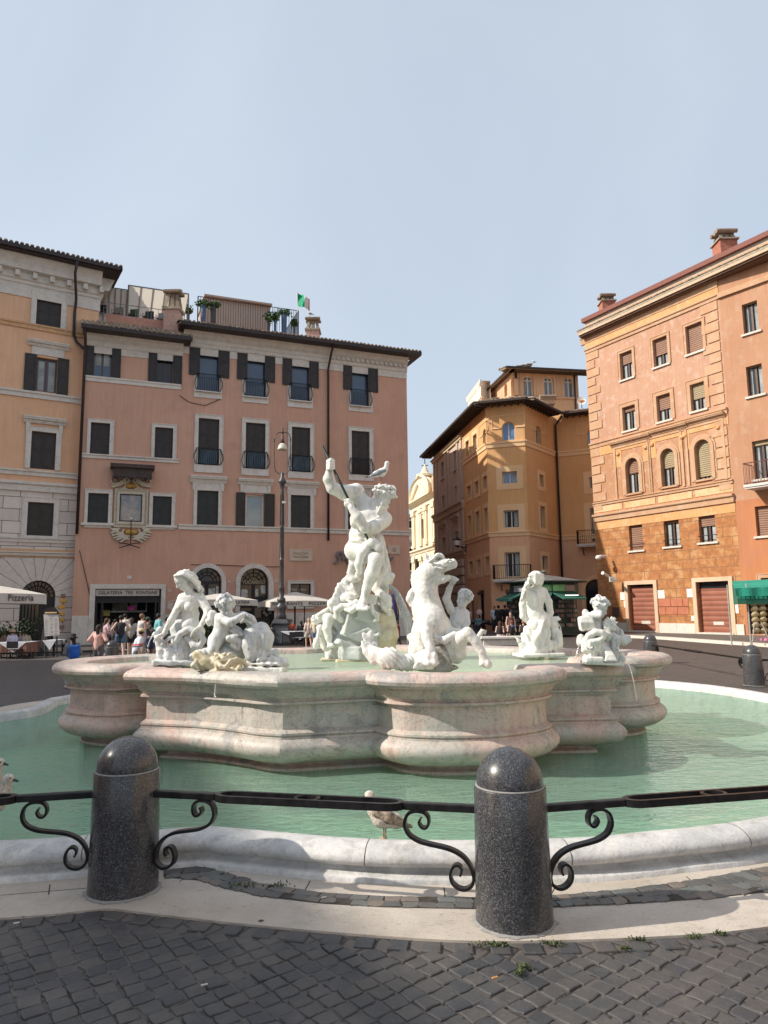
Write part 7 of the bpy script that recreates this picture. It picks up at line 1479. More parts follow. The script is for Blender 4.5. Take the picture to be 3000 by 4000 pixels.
def bollard(p,h,r,label,rz=0):
    o=root('bollard',(p[0],p[1],.012),label,'bollard','granite bollards round the pool'); z=.01; hc=h-r*.98
    b=MB(); b.lathe([(r*1.03,z),(r*1.0,z+hc*.5),(r*.975,z+hc-.004),(r*.965,z+hc)],(p[0],p[1],0),56); build('shaft',b,M_gra,o,smooth=True); edge_smooth(o.children[0],40)
    rd=r*.905; d=MB(); d.lathe([(rd,z+hc-.001)]+[(rd*math.cos(t),z+hc+.02+rd*1.02*math.sin(t)) for t in np.linspace(.0,math.pi/2-.02,20)],(p[0],p[1],0),56); build('dome',d,M_gra,o,smooth=True)
    c=MB(); c.lathe([(rd+.001,z+hc),(rd+.008,z+hc+.001),(rd+.006,z+hc+.008),(rd-.002,z+hc+.010)],(p[0],p[1],0),56,cap=False); build('collar',c,M_mortar,o,smooth=True)
    f=MB(); rr=random.Random(int(p[0]*100)); n=56; f.add([(p[0]+(r*1.03)*math.cos(2*math.pi*k/n),p[1]+(r*1.03)*math.sin(2*math.pi*k/n),.022) for k in range(n)]+[(p[0]+(r*1.03+rr.uniform(.006,.03))*math.cos(2*math.pi*k/n),p[1]+(r*1.03+rr.uniform(.006,.03))*math.sin(2*math.pi*k/n),.0145) for k in range(n)],[(k,(k+1) % n,n+(k+1) % n,n+k) for k in range(n)]); build('base_mortar',f,M_mortar,o,smooth=True); return o
bl_=[(-1.58,4.48),(.66,3.99)]
bollard(bl_[0],.875,.196,'speckled dark granite bollard with round top, nearer the left edge'); bollard(bl_[1],.875,.197,'polished black granite bollard with bright highlight, right of centre in front')
fb=[((2948,2678),'grey domed bollard across the pool at the right edge'),((2545,2590),'domed bollard half hidden behind the right lobe of the basin'),((435,2612),'rounded bollard top just showing behind the left lobe of the basin')]
fp=[]
for (q,lb) in fb: p=PZ(*q,0.01); fp.append(p[:2]); bollard(p[:2],.80,.19,lb)
SPIR=[(.32,-.05),(.332,-.075),(.318,-.102),(.292,-.108),(.274,-.085),(.274,-.045),(.295,-.016),(.33,-.006),(.37,-.010),(.405,-.035),(.42,-.085),(.412,-.125),(.385,-.163),(.33,-.192),(.27,-.206),(.21,-.216),(.15,-.229),(.10,-.25),(.06,-.28),(.028,-.325),(.012,-.375),(.014,-.42),(.035,-.45),(.07,-.465),(.11,-.455),(.14,-.425),(.148,-.38),(.132,-.335),(.105,-.322),(.083,-.338),(.082,-.365),(.092,-.385)]
def crm(P,m=4):
    P=[A(*p) for p in P]; o=[]
    for i in range(len(P)-1):
        a=P[max(0,i-1)]; b,c=P[i],P[i+1]; d=P[min(len(P)-1,i+2)]
        for k in range(m): t=k/m; o.append(.5*((2*b)+(-a+c)*t+(2*a-5*b+4*c-d)*t*t+(-a+3*b-3*c+d)*t**3))
    return o+[P[-1]]
SP=[p*A(.91,.85) for p in crm(SPIR)]
def rail(a,b,za,zb_,label,r=.197,loop=True,sc=(1,1),far=False):
    a,b=A(*a),A(*b); L=np.linalg.norm(b-a); d=(b-a)/L; sd=A(-d[1],d[0],0); D3=A(d[0],d[1],0); W=lambda s,z,w=0: A(a[0],a[1],0)+D3*s+sd*w+A(0,0,z+za+(zb_-za)*s/L); o=root('iron_rail',tuple(W(L/2,0)),label,'railing','iron rails between the bollards')
    s0,s1=r*.9,L-r*.9; hw,hh=.023,.020; cm=L/2; h=.46; l0,l1=cm-h,cm+h
    def bar(mb,s_0,s_1,w0=-hw,w1=hw,z0=-hh,z1=hh): mb.hexa([W(s_0,z0,w0),W(s_1,z0,w0),W(s_1,z0,w1),W(s_0,z0,w1),W(s_0,z1,w0),W(s_1,z1,w0),W(s_1,z1,w1),W(s_0,z1,w1)])
    m=MB(); e0,e1=.10,.17
    bar(m,s0,l0-e0); build('bar',m,M_rail,o,bevel=.006); m=MB(); bar(m,l1+e0,s1); build('bar',m,M_rail,o,bevel=.006); m=MB()
    def lp(wh,extra=0):   # stadium outline
        pts=[]; R=wh
        for t in np.linspace(-math.pi/2,math.pi/2,9): pts.append((l1+R*math.cos(t)*1.6,R*math.sin(t)))
        for t in np.linspace(math.pi/2,3*math.pi/2,9): pts.append((l0+R*math.cos(t)*1.6,R*math.sin(t)))
        return pts
    po,pi_=lp(.066),lp(.045); n=len(po)
    V=[W(s,hh,w) for s,w in po]+[W(s,hh,w) for s,w in pi_]+[W(s,-hh,w) for s,w in po]+[W(s,-hh,w) for s,w in pi_]
    m.add(V,[(k,(k+1) % n,n+(k+1) % n,n+k) for k in range(n)]+[(2*n+(k+1) % n,2*n+k,3*n+k,3*n+(k+1) % n) for k in range(n)]+[(2*n+k,2*n+(k+1) % n,(k+1) % n,k) for k in range(n)]+[(n+k,n+(k+1) % n,3*n+(k+1) % n,3*n+k) for k in range(n)])
    build('loop',m,M_rail,o,recalc=True); m=MB(); k2=24; V=[]
    for rr_2,z in ((.062,hh-.002),(.046,hh-.002),(.046,-hh+.002),(.062,-hh+.002)): V += [W(cm+rr_2*1.25*math.cos(2*math.pi*k/k2),z,rr_2*.98*math.sin(2*math.pi*k/k2)) for k in range(k2)]
    m.add(V,[(q*k2+k,q*k2+(k+1) % k2,((q+1) % 4)*k2+(k+1) % k2,((q+1) % 4)*k2+k) for q in range(4) for k in range(k2)]); build('ring',m,M_rail,o,recalc=True)
    for i,(st,sg) in enumerate(((r,1),(L-r,-1))):
        if not sc[i]: continue
        m=MB(); pts=[W(st+sg*s,z-hh) for s,z in SP]; N=len(pts); rs=[1-.35*abs(2*k/(N-1)-1)**2 for k in range(N)]; m.tube(pts,rs,flat=(sd,.022,.0085)); build('scroll',m,M_rail,o,smooth=True); edge_smooth(o.children[-1],50)
    return o
zr_=.565
rail(bl_[0],bl_[1],zr_,zr_+.0,'black iron rail with long loop and scrolls between the two big front bollards')
eL=A(*bl_[0])+nrm(A(-1,-.20))*2.35; eR=A(*bl_[1])+nrm(A(1,.20))*2.45
rail(eL,bl_[0],zr_,zr_,'black iron rail with scroll running off the left edge'); rail(bl_[1],eR,zr_,zr_,'black iron rail with scroll running off the right edge')
bollard(tuple(eL),.875,.196,'granite bollard just outside the left edge, holding the left rail'); bollard(tuple(eR),.875,.196,'granite bollard just outside the right edge, holding the right rail')
rail(fp[1],fp[0],.52,.52,'far iron rail between the two bollards on the right',far=True); rail(fp[0],fp[0]+A(2.4,-1.4),.52,.52,'far iron rail leaving the right edge',far=True)
rail(fp[2]+A(-4.3,-1.0),fp[2],.52,.52,'far iron rail behind the pool at the left edge',far=True)

# ================================================================== street lamp
Yl_=34; lp_=PZ(1098,2518,0); lo2=root('street_lamp',(*lp_[:2],0),'tall ornate cast iron street lamp with bell shade and lyre shaped bracket','street lamp'); M_li=plain('grey painted cast iron',(.085,.085,.09),.45,.5,var=.3,scale=3); M_lb=plain('brownish cast iron',(.10,.085,.08),.5,.4,var=.3,scale=3)
zy=lambda y: PY(1100,y,lp_[1])[2]; wx=lambda p: p*lp_[1]/FPX; X0,Y0=lp_[0],lp_[1]
b=MB(); b.lathe([(wx(46)*1.3,0),(wx(46)*1.3,.12),(wx(40)*1.3,.35),(wx(30)*1.3,.9),(wx(28)*1.3,zy(2441)),(wx(36)*1.3,zy(2438)),(wx(36)*1.3,zy(2432)),(wx(26)*1.3,zy(2418))],(X0,Y0,0),4,sq=True); build('pedestal',b,M_li,lo2,bevel=.02)
b=MB(); b.lathe([(wx(22),zy(2422)),(wx(17),zy(2400)),(wx(15),zy(2384)),(wx(19),zy(2378)),(wx(20),zy(2366)),(wx(12),zy(2360)),(wx(13),zy(2352)),(wx(17),zy(2345)),(wx(15),zy(2338)),(wx(9),zy(2332)),(wx(12),zy(2312)),(wx(10),zy(2306)),(wx(13),zy(2302)),(wx(8.5),zy(2290)),(wx(8),zy(2190)),(wx(9.5),zy(2187)),(wx(7.5),zy(2184)),(wx(7),zy(2065)),(wx(9),zy(2062)),(wx(7),zy(2056)),(wx(6.5),zy(1930)),(wx(8),zy(1922)),(wx(6),zy(1915)),(wx(8.5),zy(1905)),(wx(9),zy(1892)),(wx(17),zy(1884)),(wx(14),zy(1876)),(wx(6),zy(1864)),(wx(7),zy(1850)),(wx(4),zy(1846))],(X0,Y0,0),14); build('column',b,M_li,lo2,smooth=True); edge_smooth(lo2.children[-1],40)
b=MB()
for z0_,z1_,n in ((zy(2290),zy(2192),10),(zy(2180),zy(2068),10),(zy(2052),zy(1934),8)):
    for k in range(n): a=2*math.pi*k/n; b.tube([(X0+wx(8.3)*math.cos(a),Y0+wx(8.3)*math.sin(a),z0_),(X0+wx(7)*math.cos(a),Y0+wx(7)*math.sin(a),z1_)],wx(1),5)
build('fluting',b,M_lb,lo2)
b=MB(); F3=lambda x,y: (X0+wx(x-1113),Y0,zy(y))
for sg in (-1,1): b.tube([(X0+sg*wx(v),Y0,zy(y)) for v,y in ((3,1852),(14,1850),(26,1840),(31,1822),(32.5,1780),(33,1740),(32,1712),(27,1697),(16,1690),(3,1688))],wx(2),8)
for sg in (-1,1):
    for y in (1822,1716,1722): b.lathe([(wx(2),zy(y)-wx(3)),(wx(4),zy(y)),(wx(2),zy(y)+wx(3))],(X0+sg*wx(32),Y0,0),10)
b.lathe([(wx(4),zy(1695)),(wx(5),zy(1688)),(wx(3),zy(1682)),(wx(4),zy(1676)),(wx(2.5),zy(1668)),(wx(.5),zy(1660))],(X0,Y0,0),10); build('bracket',b,M_lb,lo2,smooth=True)
b=MB(); b.lathe([(wx(2),zy(1690)),(wx(4),zy(1700)),(wx(5),zy(1712)),(wx(9),zy(1732))],(X0,Y0,0),14); build('lamp_neck',b,M_lb,lo2,smooth=True); b=MB(); b.lathe([(wx(8),zy(1732)),(wx(15),zy(1740)),(wx(19),zy(1752)),(wx(20),zy(1758)),(wx(15),zy(1759))],(X0,Y0,0),20); build('lamp_shade',b,plain('cream lamp glass',(.62,.58,.47),.4),lo2,smooth=True)
b=MB(); b.box(X0+.02,X0+.2,Y0-.2,Y0-.1,zy(1968),zy(1960)); build('sensor_box',b,M_white,lo2)

# ================================================================== wall shrine with picture
sh_=root('wall_shrine',tuple(FB.W(*FB.uz(512,1985),.1)),'ornate stucco shrine with framed pale painting under a dark carved canopy','shrine'); RB=lambda *q: FB.rect(*q)
b=MB(); fr=RB(446,577,1912,2062); pt=RB(468,553,1933,2038); FB.box(b,*fr,.002,.10); FB.ring(b,(pt[0]-.02,pt[1]+.02,pt[2]-.02,pt[3]+.02),.13,.10,.17); FB.ring(b,(fr[0]+.07,fr[1]-.07,fr[2]+.07,fr[3]-.07),.06,.10,.14); n=16
for k in range(n):
    z=pt[2]-.1+(pt[3]-pt[2]+.2)*k/(n-1)
    for u in (pt[0]-.19,pt[1]+.19): b.ell(FB.W(u,z,.13),(.045,.045,.045),6,5)
M_stu=marble('cream stucco ornament',(.50,.46,.36),(.56,.52,.42),dirt=(.25,.22,.17),vs=4,rough=.8,grain=20); build('frame',b,M_stu,sh_)
# a plain generic stand-in picture: soft pale cloud shapes on grey blue
t=NT('faded picture'); v=t.co(); a=t.noise(v,1.6,4,.6,.8); c_=t.mix(t.ramp(a,[(.38,0),(.6,1)]),(.20,.24,.28),(.42,.36,.32)); b2=t.noise(v,3.1,4,.6); c_=t.mix(t.ramp(b2,[(.55,0),(.65,.6)]),c_,(.14,.20,.34)); M_pic=t.done(c_,.35,spec=.4)
b=MB(); FB.box(b,*pt,.101,.12); build('picture',b,M_pic,sh_); b=MB(); FB.ring(b,(pt[0]+.04,pt[1]-.04,pt[2]+.04,pt[3]-.04),.045,.12,.15); build('picture_edge',b,M_blk,sh_)
S=Sculpt(None,.022); P3_=lambda x,y,o: FB.W(*FB.uz(x,y),o)
def c2(pts,r,k=.02,o=.12):
    q=[P3_(x,y,o) for x,y in pts]
    for a_,b_ in zip(q[:-1],q[1:]): S.wcap(a_,b_,r,r,k)
for sg in (-1,1):
    f=lambda x: 512+sg*x
    c2([(f(18),1868),(f(28),1884),(f(45),1896),(f(72),1902)],.08); c2([(f(20),1862),(f(32),1878),(f(48),1890),(f(74),1894)],.05,o=.2); c2([(f(12),1872),(f(6),1880),(f(14),1884),(f(18),1878)],.045); c2([(f(60),1880),(f(66),1874),(f(78),1884)],.04); c2([(f(25),1906),(f(22),1890),(f(12),1888)],.04); c2([(f(14),1912),(f(30),1908),(f(44),1914)],.045)
    c2([(f(45),2066),(f(78),2068)],.05); c2([(f(52),2074),(f(68),2074)],.07); c2([(f(30),2070),(f(34),2084),(f(24),2094),(f(8),2096)],.05)
    for (a0,a1,e0,e1) in ((34,2086,74,2080),(30,2092,72,2092),(24,2098,66,2102),(16,2102,56,2110),(8,2106,42,2118)): c2([(f(a0),a1),(f((a0+e0)/2),(a1+e1)/2-4),(f(e0),e1)],.055)
    c2([(f(68),2080),(f(76),2082)],.06)
S.mesh('ornament',M_stu,sh_); S=Sculpt(None,.02); M_gold=plain('gilt ground',(.45,.28,.07),.6,.2,var=.3)
for y,rx,rz in ((1898,.30,.17),(2080,.36,.17)): S.well(P3_(512,y,.1),(rx,rx,rz),np.stack([FB.d,FB.n,A(0,0,1)],1)*np.array([1,1,1]),.01) if 0 else [S.wcap(P3_(512,y,.07)-FB.d*rx*.5,P3_(512,y,.07)+FB.d*rx*.5,rz*.85,rz*.85,.02)]
S.mesh('cartouche',M_gold,sh_)
b=MB(); cr_=RB(431,601,1824,1838); FB.box(b,cr_[0],cr_[1],cr_[2],cr_[3],.002,.85); FB.box(b,cr_[0]+.12,cr_[1]-.12,cr_[2]-.45,cr_[2]-.001,.05,.70); nn=14
for k in range(nn+1): u=cr_[0]+.15+(cr_[1]-cr_[0]-.3)*k/nn; FB.box(b,u-.045,u+.045,cr_[2]-.75+.25*abs(math.sin(k*1.2)),cr_[2]-.45,.62,.70)
build('canopy',b,plain('dark carved wood',(.055,.038,.035),.6,var=.4,scale=6),sh_)
b=MB(); b.tube([P3_(511,2036,.5),P3_(509,2128,.45)],.025,6); q=[(465,2123),(465,2143),(505,2131),(545,2143),(545,2123),(505,2129)]; b.tube([P3_(x,y,.45) for x,y in q],.03,6,closed=True); b.tube([P3_(509,2128,.45),P3_(509,2128,.1)],.025,6); build('lamp_bracket',b,M_iron,sh_); b=MB(); b.ell(P3_(511,2031,.5),(.07,)*3,10,8); build('lamp_globe',b,M_white,sh_,smooth=True)

# ================================================================== parasols
M_canv=plain('pale grey canvas',(.56,.52,.47),.9,var=.08,scale=1.5)
def parasol(label,c,hx,hy,zt,ze,val,lines,FR,group='restaurant parasols'):
    """FR gives the front edge direction; lines = list of (text, u0, u1) on the front valance in 0..1"""
    d,n=FR.d,FR.n; c=A(*c,0); P=lambda u,o,z: c+d*u+n*o+A(0,0,z); o=root('parasol',tuple(c),label,'parasol',group)
    b=MB(); m=10; rim_=[]
    for (a0,a1) in (((-hx,hy),(hx,hy)),((hx,hy),(hx,-hy)),((hx,-hy),(-hx,-hy)),((-hx,-hy),(-hx,hy))):
        for k in range(m): t=k/m; rim_.append((a0[0]+(a1[0]-a0[0])*t,a0[1]+(a1[1]-a0[1])*t,ze-.10*math.sin(math.pi*t)*0+.05*math.sin(math.pi*t)))
    R=len(rim_); rings=[[P(u*f,v*f,z+(zt-z)*(1-f)**.9) for u,v,z in rim_] for f in (1,.66,.33,.06)]; b.add([p for r_ in rings for p in r_],[(i*R+k,i*R+(k+1) % R,(i+1)*R+(k+1) % R,(i+1)*R+k) for i in range(3) for k in range(R)]+[tuple(3*R+k for k in range(R))])
    rn=random.Random(1)
    b.add([P(u,v,z) for u,v,z in rim_]+[P(u*1.01,v*1.01,z-val-rn.uniform(0,.015)) for u,v,z in rim_],[(k,(k+1) % R,R+(k+1) % R,R+k) for k in range(R)]); build('canopy',b,M_canv,o)
    b=MB(); b.tube([P(0,0,.02),P(0,0,zt-.05)],.045,10); b.tube([P(.5,0,.02),P(.5,0,ze+.1)],.03,8) if len(lines) > 1 else None; b.lathe([(.35,.01),(.35,.08),(.08,.1)],tuple(c),16)
    for k in range(8): q=rim_[k*5]; b.tube([P(0,0,zt-.12),P(q[0],q[1],q[2]-.03)],.015,5)
    build('pole',b,plain('dark brown pole',(.06,.03,.025),.5),o); FV=Fac((c+d*(-hx)+n*(hy*1.02))[:2],(c+d*hx+n*(hy*1.02))[:2])
    for s,u0,u1,fz in lines: text(FV,o,s,u0*2*hx,u1*2*hx,ze+.03-val*.82+.03,ze+.03-val*.82+.03+val*.55*fz,.012,plain('grey brown lettering',(.07,.06,.055),.7),bold=.008)
    return o
def par_at(label,xl,xr,ye,Y,hy,ytop,val,lines,F=FB):   # front edge spans xl..xr at height ye (pixels)
    n=F.n; a=PY(xl,ye,Y); e=PY(xr,ye,Y); hx=np.linalg.norm((e-a)[:2])/2/abs(F.d[0])*1.0; mid=(a+e)/2; c=mid[:2]-n[:2]*hy; zt=PY((xl+xr)/2,ytop,Y+hy)[2]; return parasol(label,c,hx,hy,zt,mid[2]+.0,val,lines,F)
par_at('cream parasol reading ristorante pizzeria, right of the street lamp',1064,1300,2350,35.2,1.5,2311,.27,[('RISTORANTE',.03,.50,1),('PIZZERIA',.60,.95,1)])
par_at('cream parasol reading cocktails gelateria, behind the marble putto',745,998,2345,33.5,1.5,2318,.27,[('COCKTAILS -',.0,.30,1),('GELATERIA',.62,.88,1)])
par_at('grey parasol marked Pizzeria at the left edge',-170,137,2322,27.5,1.6,2285,.38,[('Pizzeria',.62,.87,1.25)],F=FA)
b=root('wall_lamp_flag',tuple(FB.W(*FB.uz(672,2340),.6)),'small white pennant hanging from a pole beside the gelateria door','pennant'); m=MB(); q=[P3_(650,2352,.7),P3_(690,2342,.9)]; m.tube(q,.02,6); build('pole',m,M_white,b); m=MB(); m.add([P3_(653,2356,.75),P3_(672,2354,.8),P3_(668,2382,.78),P3_(648,2376,.74)],[(0,1,2,3)]); build('cloth',m,M_canv,b); b.name='pennant'

# ================================================================== newsstand kiosk under its slate roof
kc=PZ(2165,2490,0); kp=kc[:2]+A(0,1.9); ko=root('news_kiosk',(*kp,0),'dark green octagonal newsstand with slate roof, green advert panel and racks of souvenirs','kiosk'); M_kg=plain('dark green kiosk paint',(.02,.055,.045),.5,var=.3,scale=2); M_slate=plain('grey slate roof',(.13,.125,.12),.7,var=.4,scale=8,bump=.4)
kz=lambda y: PY(2165,y,kp[1]-1.9)[2]; kr=1.85
b=MB(); b.lathe([(kr*.97,.1),(kr*.97,kz(2345))],(*kp,0),8); build('body',b,M_kg,ko); b=MB(); b.lathe([(kr*1.04,kz(2310)),(kr*1.04,kz(2282)),(kr*1.02,kz(2270))],(*kp,0),8); build('fascia',b,M_kg,ko)
b=MB(); b.lathe([(kr*1.30,kz(2272)),(kr*1.34,kz(2268)),(kr*.9,kz(2258)),(kr*.4,kz(2246)),(.16,kz(2240)),(.12,kz(2232)),(.2,kz(2228)),(.05,kz(2220))],(*kp,0),8); build('roof',b,M_slate,ko)
b=MB(); b.lathe([(kr*.97,kz(2345)),(kr*1.04,kz(2310))],(*kp,0),8,cap=False); build('upper_panel',b,M_kg,ko); ang=[math.pi*2*k/8 for k in range(8)]; vt=[A(kp[0]+kr*1.04*math.cos(a),kp[1]+kr*1.04*math.sin(a)) for a in ang]
KF=Fac(vt[5],vt[6]); KL=Fac(vt[4],vt[5]); KR=Fac(vt[6],vt[7])
def pan(F,u0,u1,y0,y1,c,nm,o=.02): b=MB(); F.box(b,u0*F.L,u1*F.L,kz(y1),kz(y0),.004,o); return build(nm,b,plain('%s colour' % nm + str(c),c,.5,var=.3,scale=4),ko)
a_=pan(KF,.42,.98,2284,2309,(.16,.42,.17),'green_advert'); pan(KR,.02,.55,2284,2309,(.18,.45,.2),'green_advert'); pan(KF,.02,.40,2284,2309,(.42,.42,.50),'poster_panel'); pan(KR,.57,.98,2285,2309,(.28,.22,.2),'poster_panel'); pan(KL,.3,.98,2285,2309,(.36,.36,.42),'poster_panel')
b=MB(); KF.box(b,.55*KF.L,.9*KF.L,kz(2299),kz(2292),.02,.028); build('advert_strip',b,plain('pale green',(.55,.62,.35),.5),a_)
for F_ in (KF,KR,KL): b=MB(); F_.profile(b,-.0,F_.L,[(.02,kz(2314)),(.95,kz(2338)),(.95,kz(2343)),(.02,kz(2318))]); build('awning',b,plain('green canvas',(.03,.12,.09),.8),ko)
r_=random.Random(8)
for F_,n in ((KF,34),(KR,26),(KL,20)):
    b=MB(); b2=MB()
    for k in range(n*3):
        u=r_.uniform(.03,.9)*F_.L; z=r_.choice([.55,.8,1.05,1.3,1.55,1.8,2.05]); w=r_.uniform(.08,.22); (b if k % 3 else b2).hexa([F_.W(u,z,.12),F_.W(u+w,z,.12),F_.W(u+w,z,.05),F_.W(u,z,.05),F_.W(u,z+.17,.09),F_.W(u+w,z+.17,.09),F_.W(u+w,z+.17,.04),F_.W(u,z+.17,.04)])
    build('magazines',b,island_mat('magazines',[(.10,.10,.12),(.2,.17,.16),(.06,.06,.08),(.14,.1,.1),(.25,.25,.27)],.5),ko); build('bright_magazines',b2,island_mat('bright magazines',[(.3,.3,.3),(.12,.18,.28),(.3,.12,.1),(.32,.28,.16)],.5),ko)
b=MB()
for u in (.1,.45,.8): KF.box(b,u*KF.L,(u+.28)*KF.L,.15,.72,.3,.5)
build('shirts',b,plain('hanging white shirts',(.42,.40,.38),.9,var=.3,scale=6),ko,bevel=.04)
b=MB(); KR.box(b,.05*KR.L,.6*KR.L,kz(2328),kz(2325),1.0,1.05); ml=bpy.data.materials.new('lit tube'); ml.use_nodes=True; ml.node_tree.nodes['Principled BSDF'].inputs['Emission Color'].default_value=(1,1,.9,1); ml.node_tree.nodes['Principled BSDF'].inputs['Emission Strength'].default_value=1.2; build('light_tube',b,ml,ko)
# green umbrella by the gelato shop
def cone_umb(p,z0,z1,r,label,m): o=root('parasol',(*p,0),label,'parasol'); b=MB(); b.lathe([(r,z0),(r*.98,z0+.03),(.05,z1)],(*p,0),8,cap=False); build('canopy',b,m,o); b=MB(); b.tube([(*p,0),(*p,z1)],.03,6); build('pole',b,M_iron,o); return o
p=PY(2010,2400,44.5); cone_umb(p[:2],PY(2010,2349,44.5)[2],PY(2010,2328,44.5)[2],1.0,'dark green umbrella beside the gelato shop door left of the newsstand',plain('green canvas',(.03,.12,.09),.8))

# ================================================================== hat stall at the right edge
sp0=PZ(2985,2530,0)[:2]; so_=root('market_stall',(*sp0,0),'souvenir stall at the right edge with green scalloped awning','market stall'); SY=sp0[1]; s3=lambda x,y,d=0: PY(x,y,SY+d); s0=s3(2872,2330)[0]; z1=s3(2900,2300)[2]; zt_=s3(2900,2360)[2]; M_ga=plain('bright green canvas',(.02,.27,.19),.75,var=.2,scale=2); M_gd=plain('deep green canvas',(.03,.16,.11),.8,var=.2,scale=2)
b=MB(); x1=s0+3.6
top=[(s0-.08,-.15,z1+.02),(x1,-.15,z1+.10),(x1,1.8,z1+.45),(s0*1.058,1.8,z1+.35)]; b.add([(x,SY+d,z) for x,d,z in top],[(0,1,2,3)]); n=30; V=[]
for k in range(n+1): x=s0-.06+(x1-s0)*k/n; V += [(x,SY-.17+.03*math.sin(k*1.1),z1+.02+.08*k/n),(x,SY-.2+.03*math.sin(k*1.1),z1-.28)]
b.add(V,[(2*k,2*k+1,2*k+3,2*k+2) for k in range(n)]); build('awning',b,M_ga,so_); b=MB(); n=22
for k in range(n): x=s0+(x1-s0)*k/n; w=(x1-s0)/n; b.box(x,x+w*.72,SY-.19,SY-.175,z1-.28-.10,z1-.279)
build('scallops',b,M_ga,so_); b=MB(); b.box(s0+.02,x1,SY-.12,SY-.10,zt_,z1-.2); b.quad((s0,SY-.12,zt_),(s0*1.056,SY+1.7,zt_),(s0*1.056,SY+1.7,z1+.3),(s0,SY-.12,z1)); build('curtain',b,M_gd,so_)
b=MB()
for x in (s0+.45,x1-.3):
    for d in (0,1.5): b.tube([(x,SY+d,0),(x,SY+d,z1+.2)],.03,6)
b.tube([(s0+.35,SY-.25,0),(s0+.62,SY-.05,.95)],.02,6); b.tube([(s0+.35,SY-.25,.25),(s0+1.0,SY-.2,.25)],.015,6); b.tube([(s0+1.1,SY-.3,0),(s0+.85,SY-.1,.95)],.02,6); build('frame',b,plain('pale metal frame',(.35,.33,.30),.5),so_)
b=MB(); b.box(s0+.55,x1,SY+.25,SY+.3,.5,zt_+.1); build('back_panel',b,plain('dark stall back',(.03,.02,.02),.9),so_)
hc_=[(.55,.45,.28),(.62,.55,.38),(.32,.22,.13),(.60,.52,.42),(.16,.12,.08),(.48,.38,.22)]; k=0
for row in range(7):
    for c_2 in range(6):
        x=s0+.68+c_2*.30; z=.62+row*.2; o=root('straw_hat',(x,SY-.02,z),'woven sun hat, %s from the left in the %s row of the stall' % (['first','second','third','fourth','fifth','last'][c_2],['seventh','sixth','fifth','fourth','third','second','first'][row]),'hat','hats hanging on the stall'); b=MB(); b.lathe([(.145,0),(.14,.02),(.085,.03),(.08,.10),(.05,.125),(.01,.13)],(0,0,0),16); me=build('brim_and_crown',b,plain('straw %d' % (k % 6),hc_[k % 6],.9,var=.3,scale=40),o,smooth=True) if 0 else None
        R_x=Matrix.Rotation(math.radians(-55),4,'X'); b.v=[tuple(R_x @ Vector(v)+Vector((x,SY-.02,z))) for v in b.v]; build('crown',b,plain('straw %d' % (k % 6),hc_[(k*5+row) % 6],.9,var=.3,scale=40),o,smooth=True); k += 1
for i in range(5): x=s0+.78+i*.2; o=root('pink_bag',(x,SY-.1,.30),'small pink toy handbag at the foot of the stall, ' + ['first from left','second from left','in the middle','fourth from left','last on right'][i],'bag','pink bags hanging on the stall'); b=MB(); b.ell((x,SY-.1,.28),(.075,.04,.07),12,8); build('bag_body',b,plain('candy pink',(.75,.22,.42),.5),o,smooth=True); b=MB(); b.tube([(x+.04*math.cos(t),SY-.1,.33+.07*math.sin(t)) for t in np.linspace(0,math.pi,8)],.007,5); build('handle',b,plain('candy pink',(.75,.22,.42),.5),o)

# ================================================================== bracket lantern, cameras, dish, flag, plants, bench
lo3=P3=None
q=Fac(pe[1698],pe[1814]); L0=FD.W(FD.L-.15,0,0); lz_=PY(1786,2130,52.5); o=root('bracket_lantern',tuple(lz_),'black iron street lantern on a wall bracket at the alley corner','lantern'); X_=lambda x,y: PY(x,y,52.5)
b=MB(); b.tube([X_(1820,2142),X_(1805,2136),X_(1790,2137)],.05,6); b.tube([X_(1820,2155),X_(1812,2148),X_(1803,2138)],.04,6); b.tube([X_(1820,2125),X_(1820,2160)],.05,6); build('bracket',b,M_iron,o); b=MB(); c=X_(1785,2120); h=.36/19*1; b.lathe([(.10,X_(1785,2137)[2]),(.17,X_(1785,2132)[2]),(.30,X_(1785,2110)[2]),(.33,X_(1785,2108)[2]),(.12,X_(1785,2101)[2]),(.04,X_(1785,2096)[2])],(c[0],c[1],0),6); build('lantern_body',b,M_iron,o); b=MB(); b.lathe([(.19,X_(1785,2130)[2]),(.305,X_(1785,2112)[2])],(c[0],c[1]-.02,0),6,cap=False); build('lantern_glass',b,M_gw,o)
for i,(x,y,Y) in enumerate(((2336,2174,41.8),(2361,2246,41.2))):
    o=root('security_camera',tuple(PY(x,y,Y)),('white dome' if i == 0 else 'white box')+' security camera fixed to the corner of the terracotta palazzo','security camera'); b=MB()
    if i == 0: b.tube([PY(2366,2174,42.0),PY(2345,2173,Y),PY(2337,2175,Y)],.09,8); build('arm',b,M_white,o); b=MB(); b.ell(PY(2337,2178,Y),(.17,.17,.14),12,8); build('dome',b,M_gw,o,smooth=True)
    else: b.tube([PY(2354,2238,Y-.4),PY(2374,2251,Y)],.1,8); build('housing',b,M_white,o); b=MB(); b.box(*(lambda p: (p[0]-.1,p[0]+.22,p[1]-.1,p[1]+.1,p[2]-.15,p[2]+.15))(PY(2388,2263,41.4))); build('junction_box',b,M_white,o)
dp=PY(2271,1566,53.0); o=root('satellite_dish',tuple(dp),'white satellite dish with orange marking on the ochre palazzo roof','satellite dish'); b=MB(); n_=nrm(A(-.35,-1,.1)); rt_=nrm(np.cross(n_,A(0,0,1))); up_=np.cross(rt_,n_); V=[]
for rr2,dz in ((0,.07),(.2,.05),(.33,.0)): V += [dp+rt_*rr2*math.cos(a)+up_*rr2*math.sin(a)-n_*dz for a in np.linspace(0,2*math.pi,20,endpoint=False)]
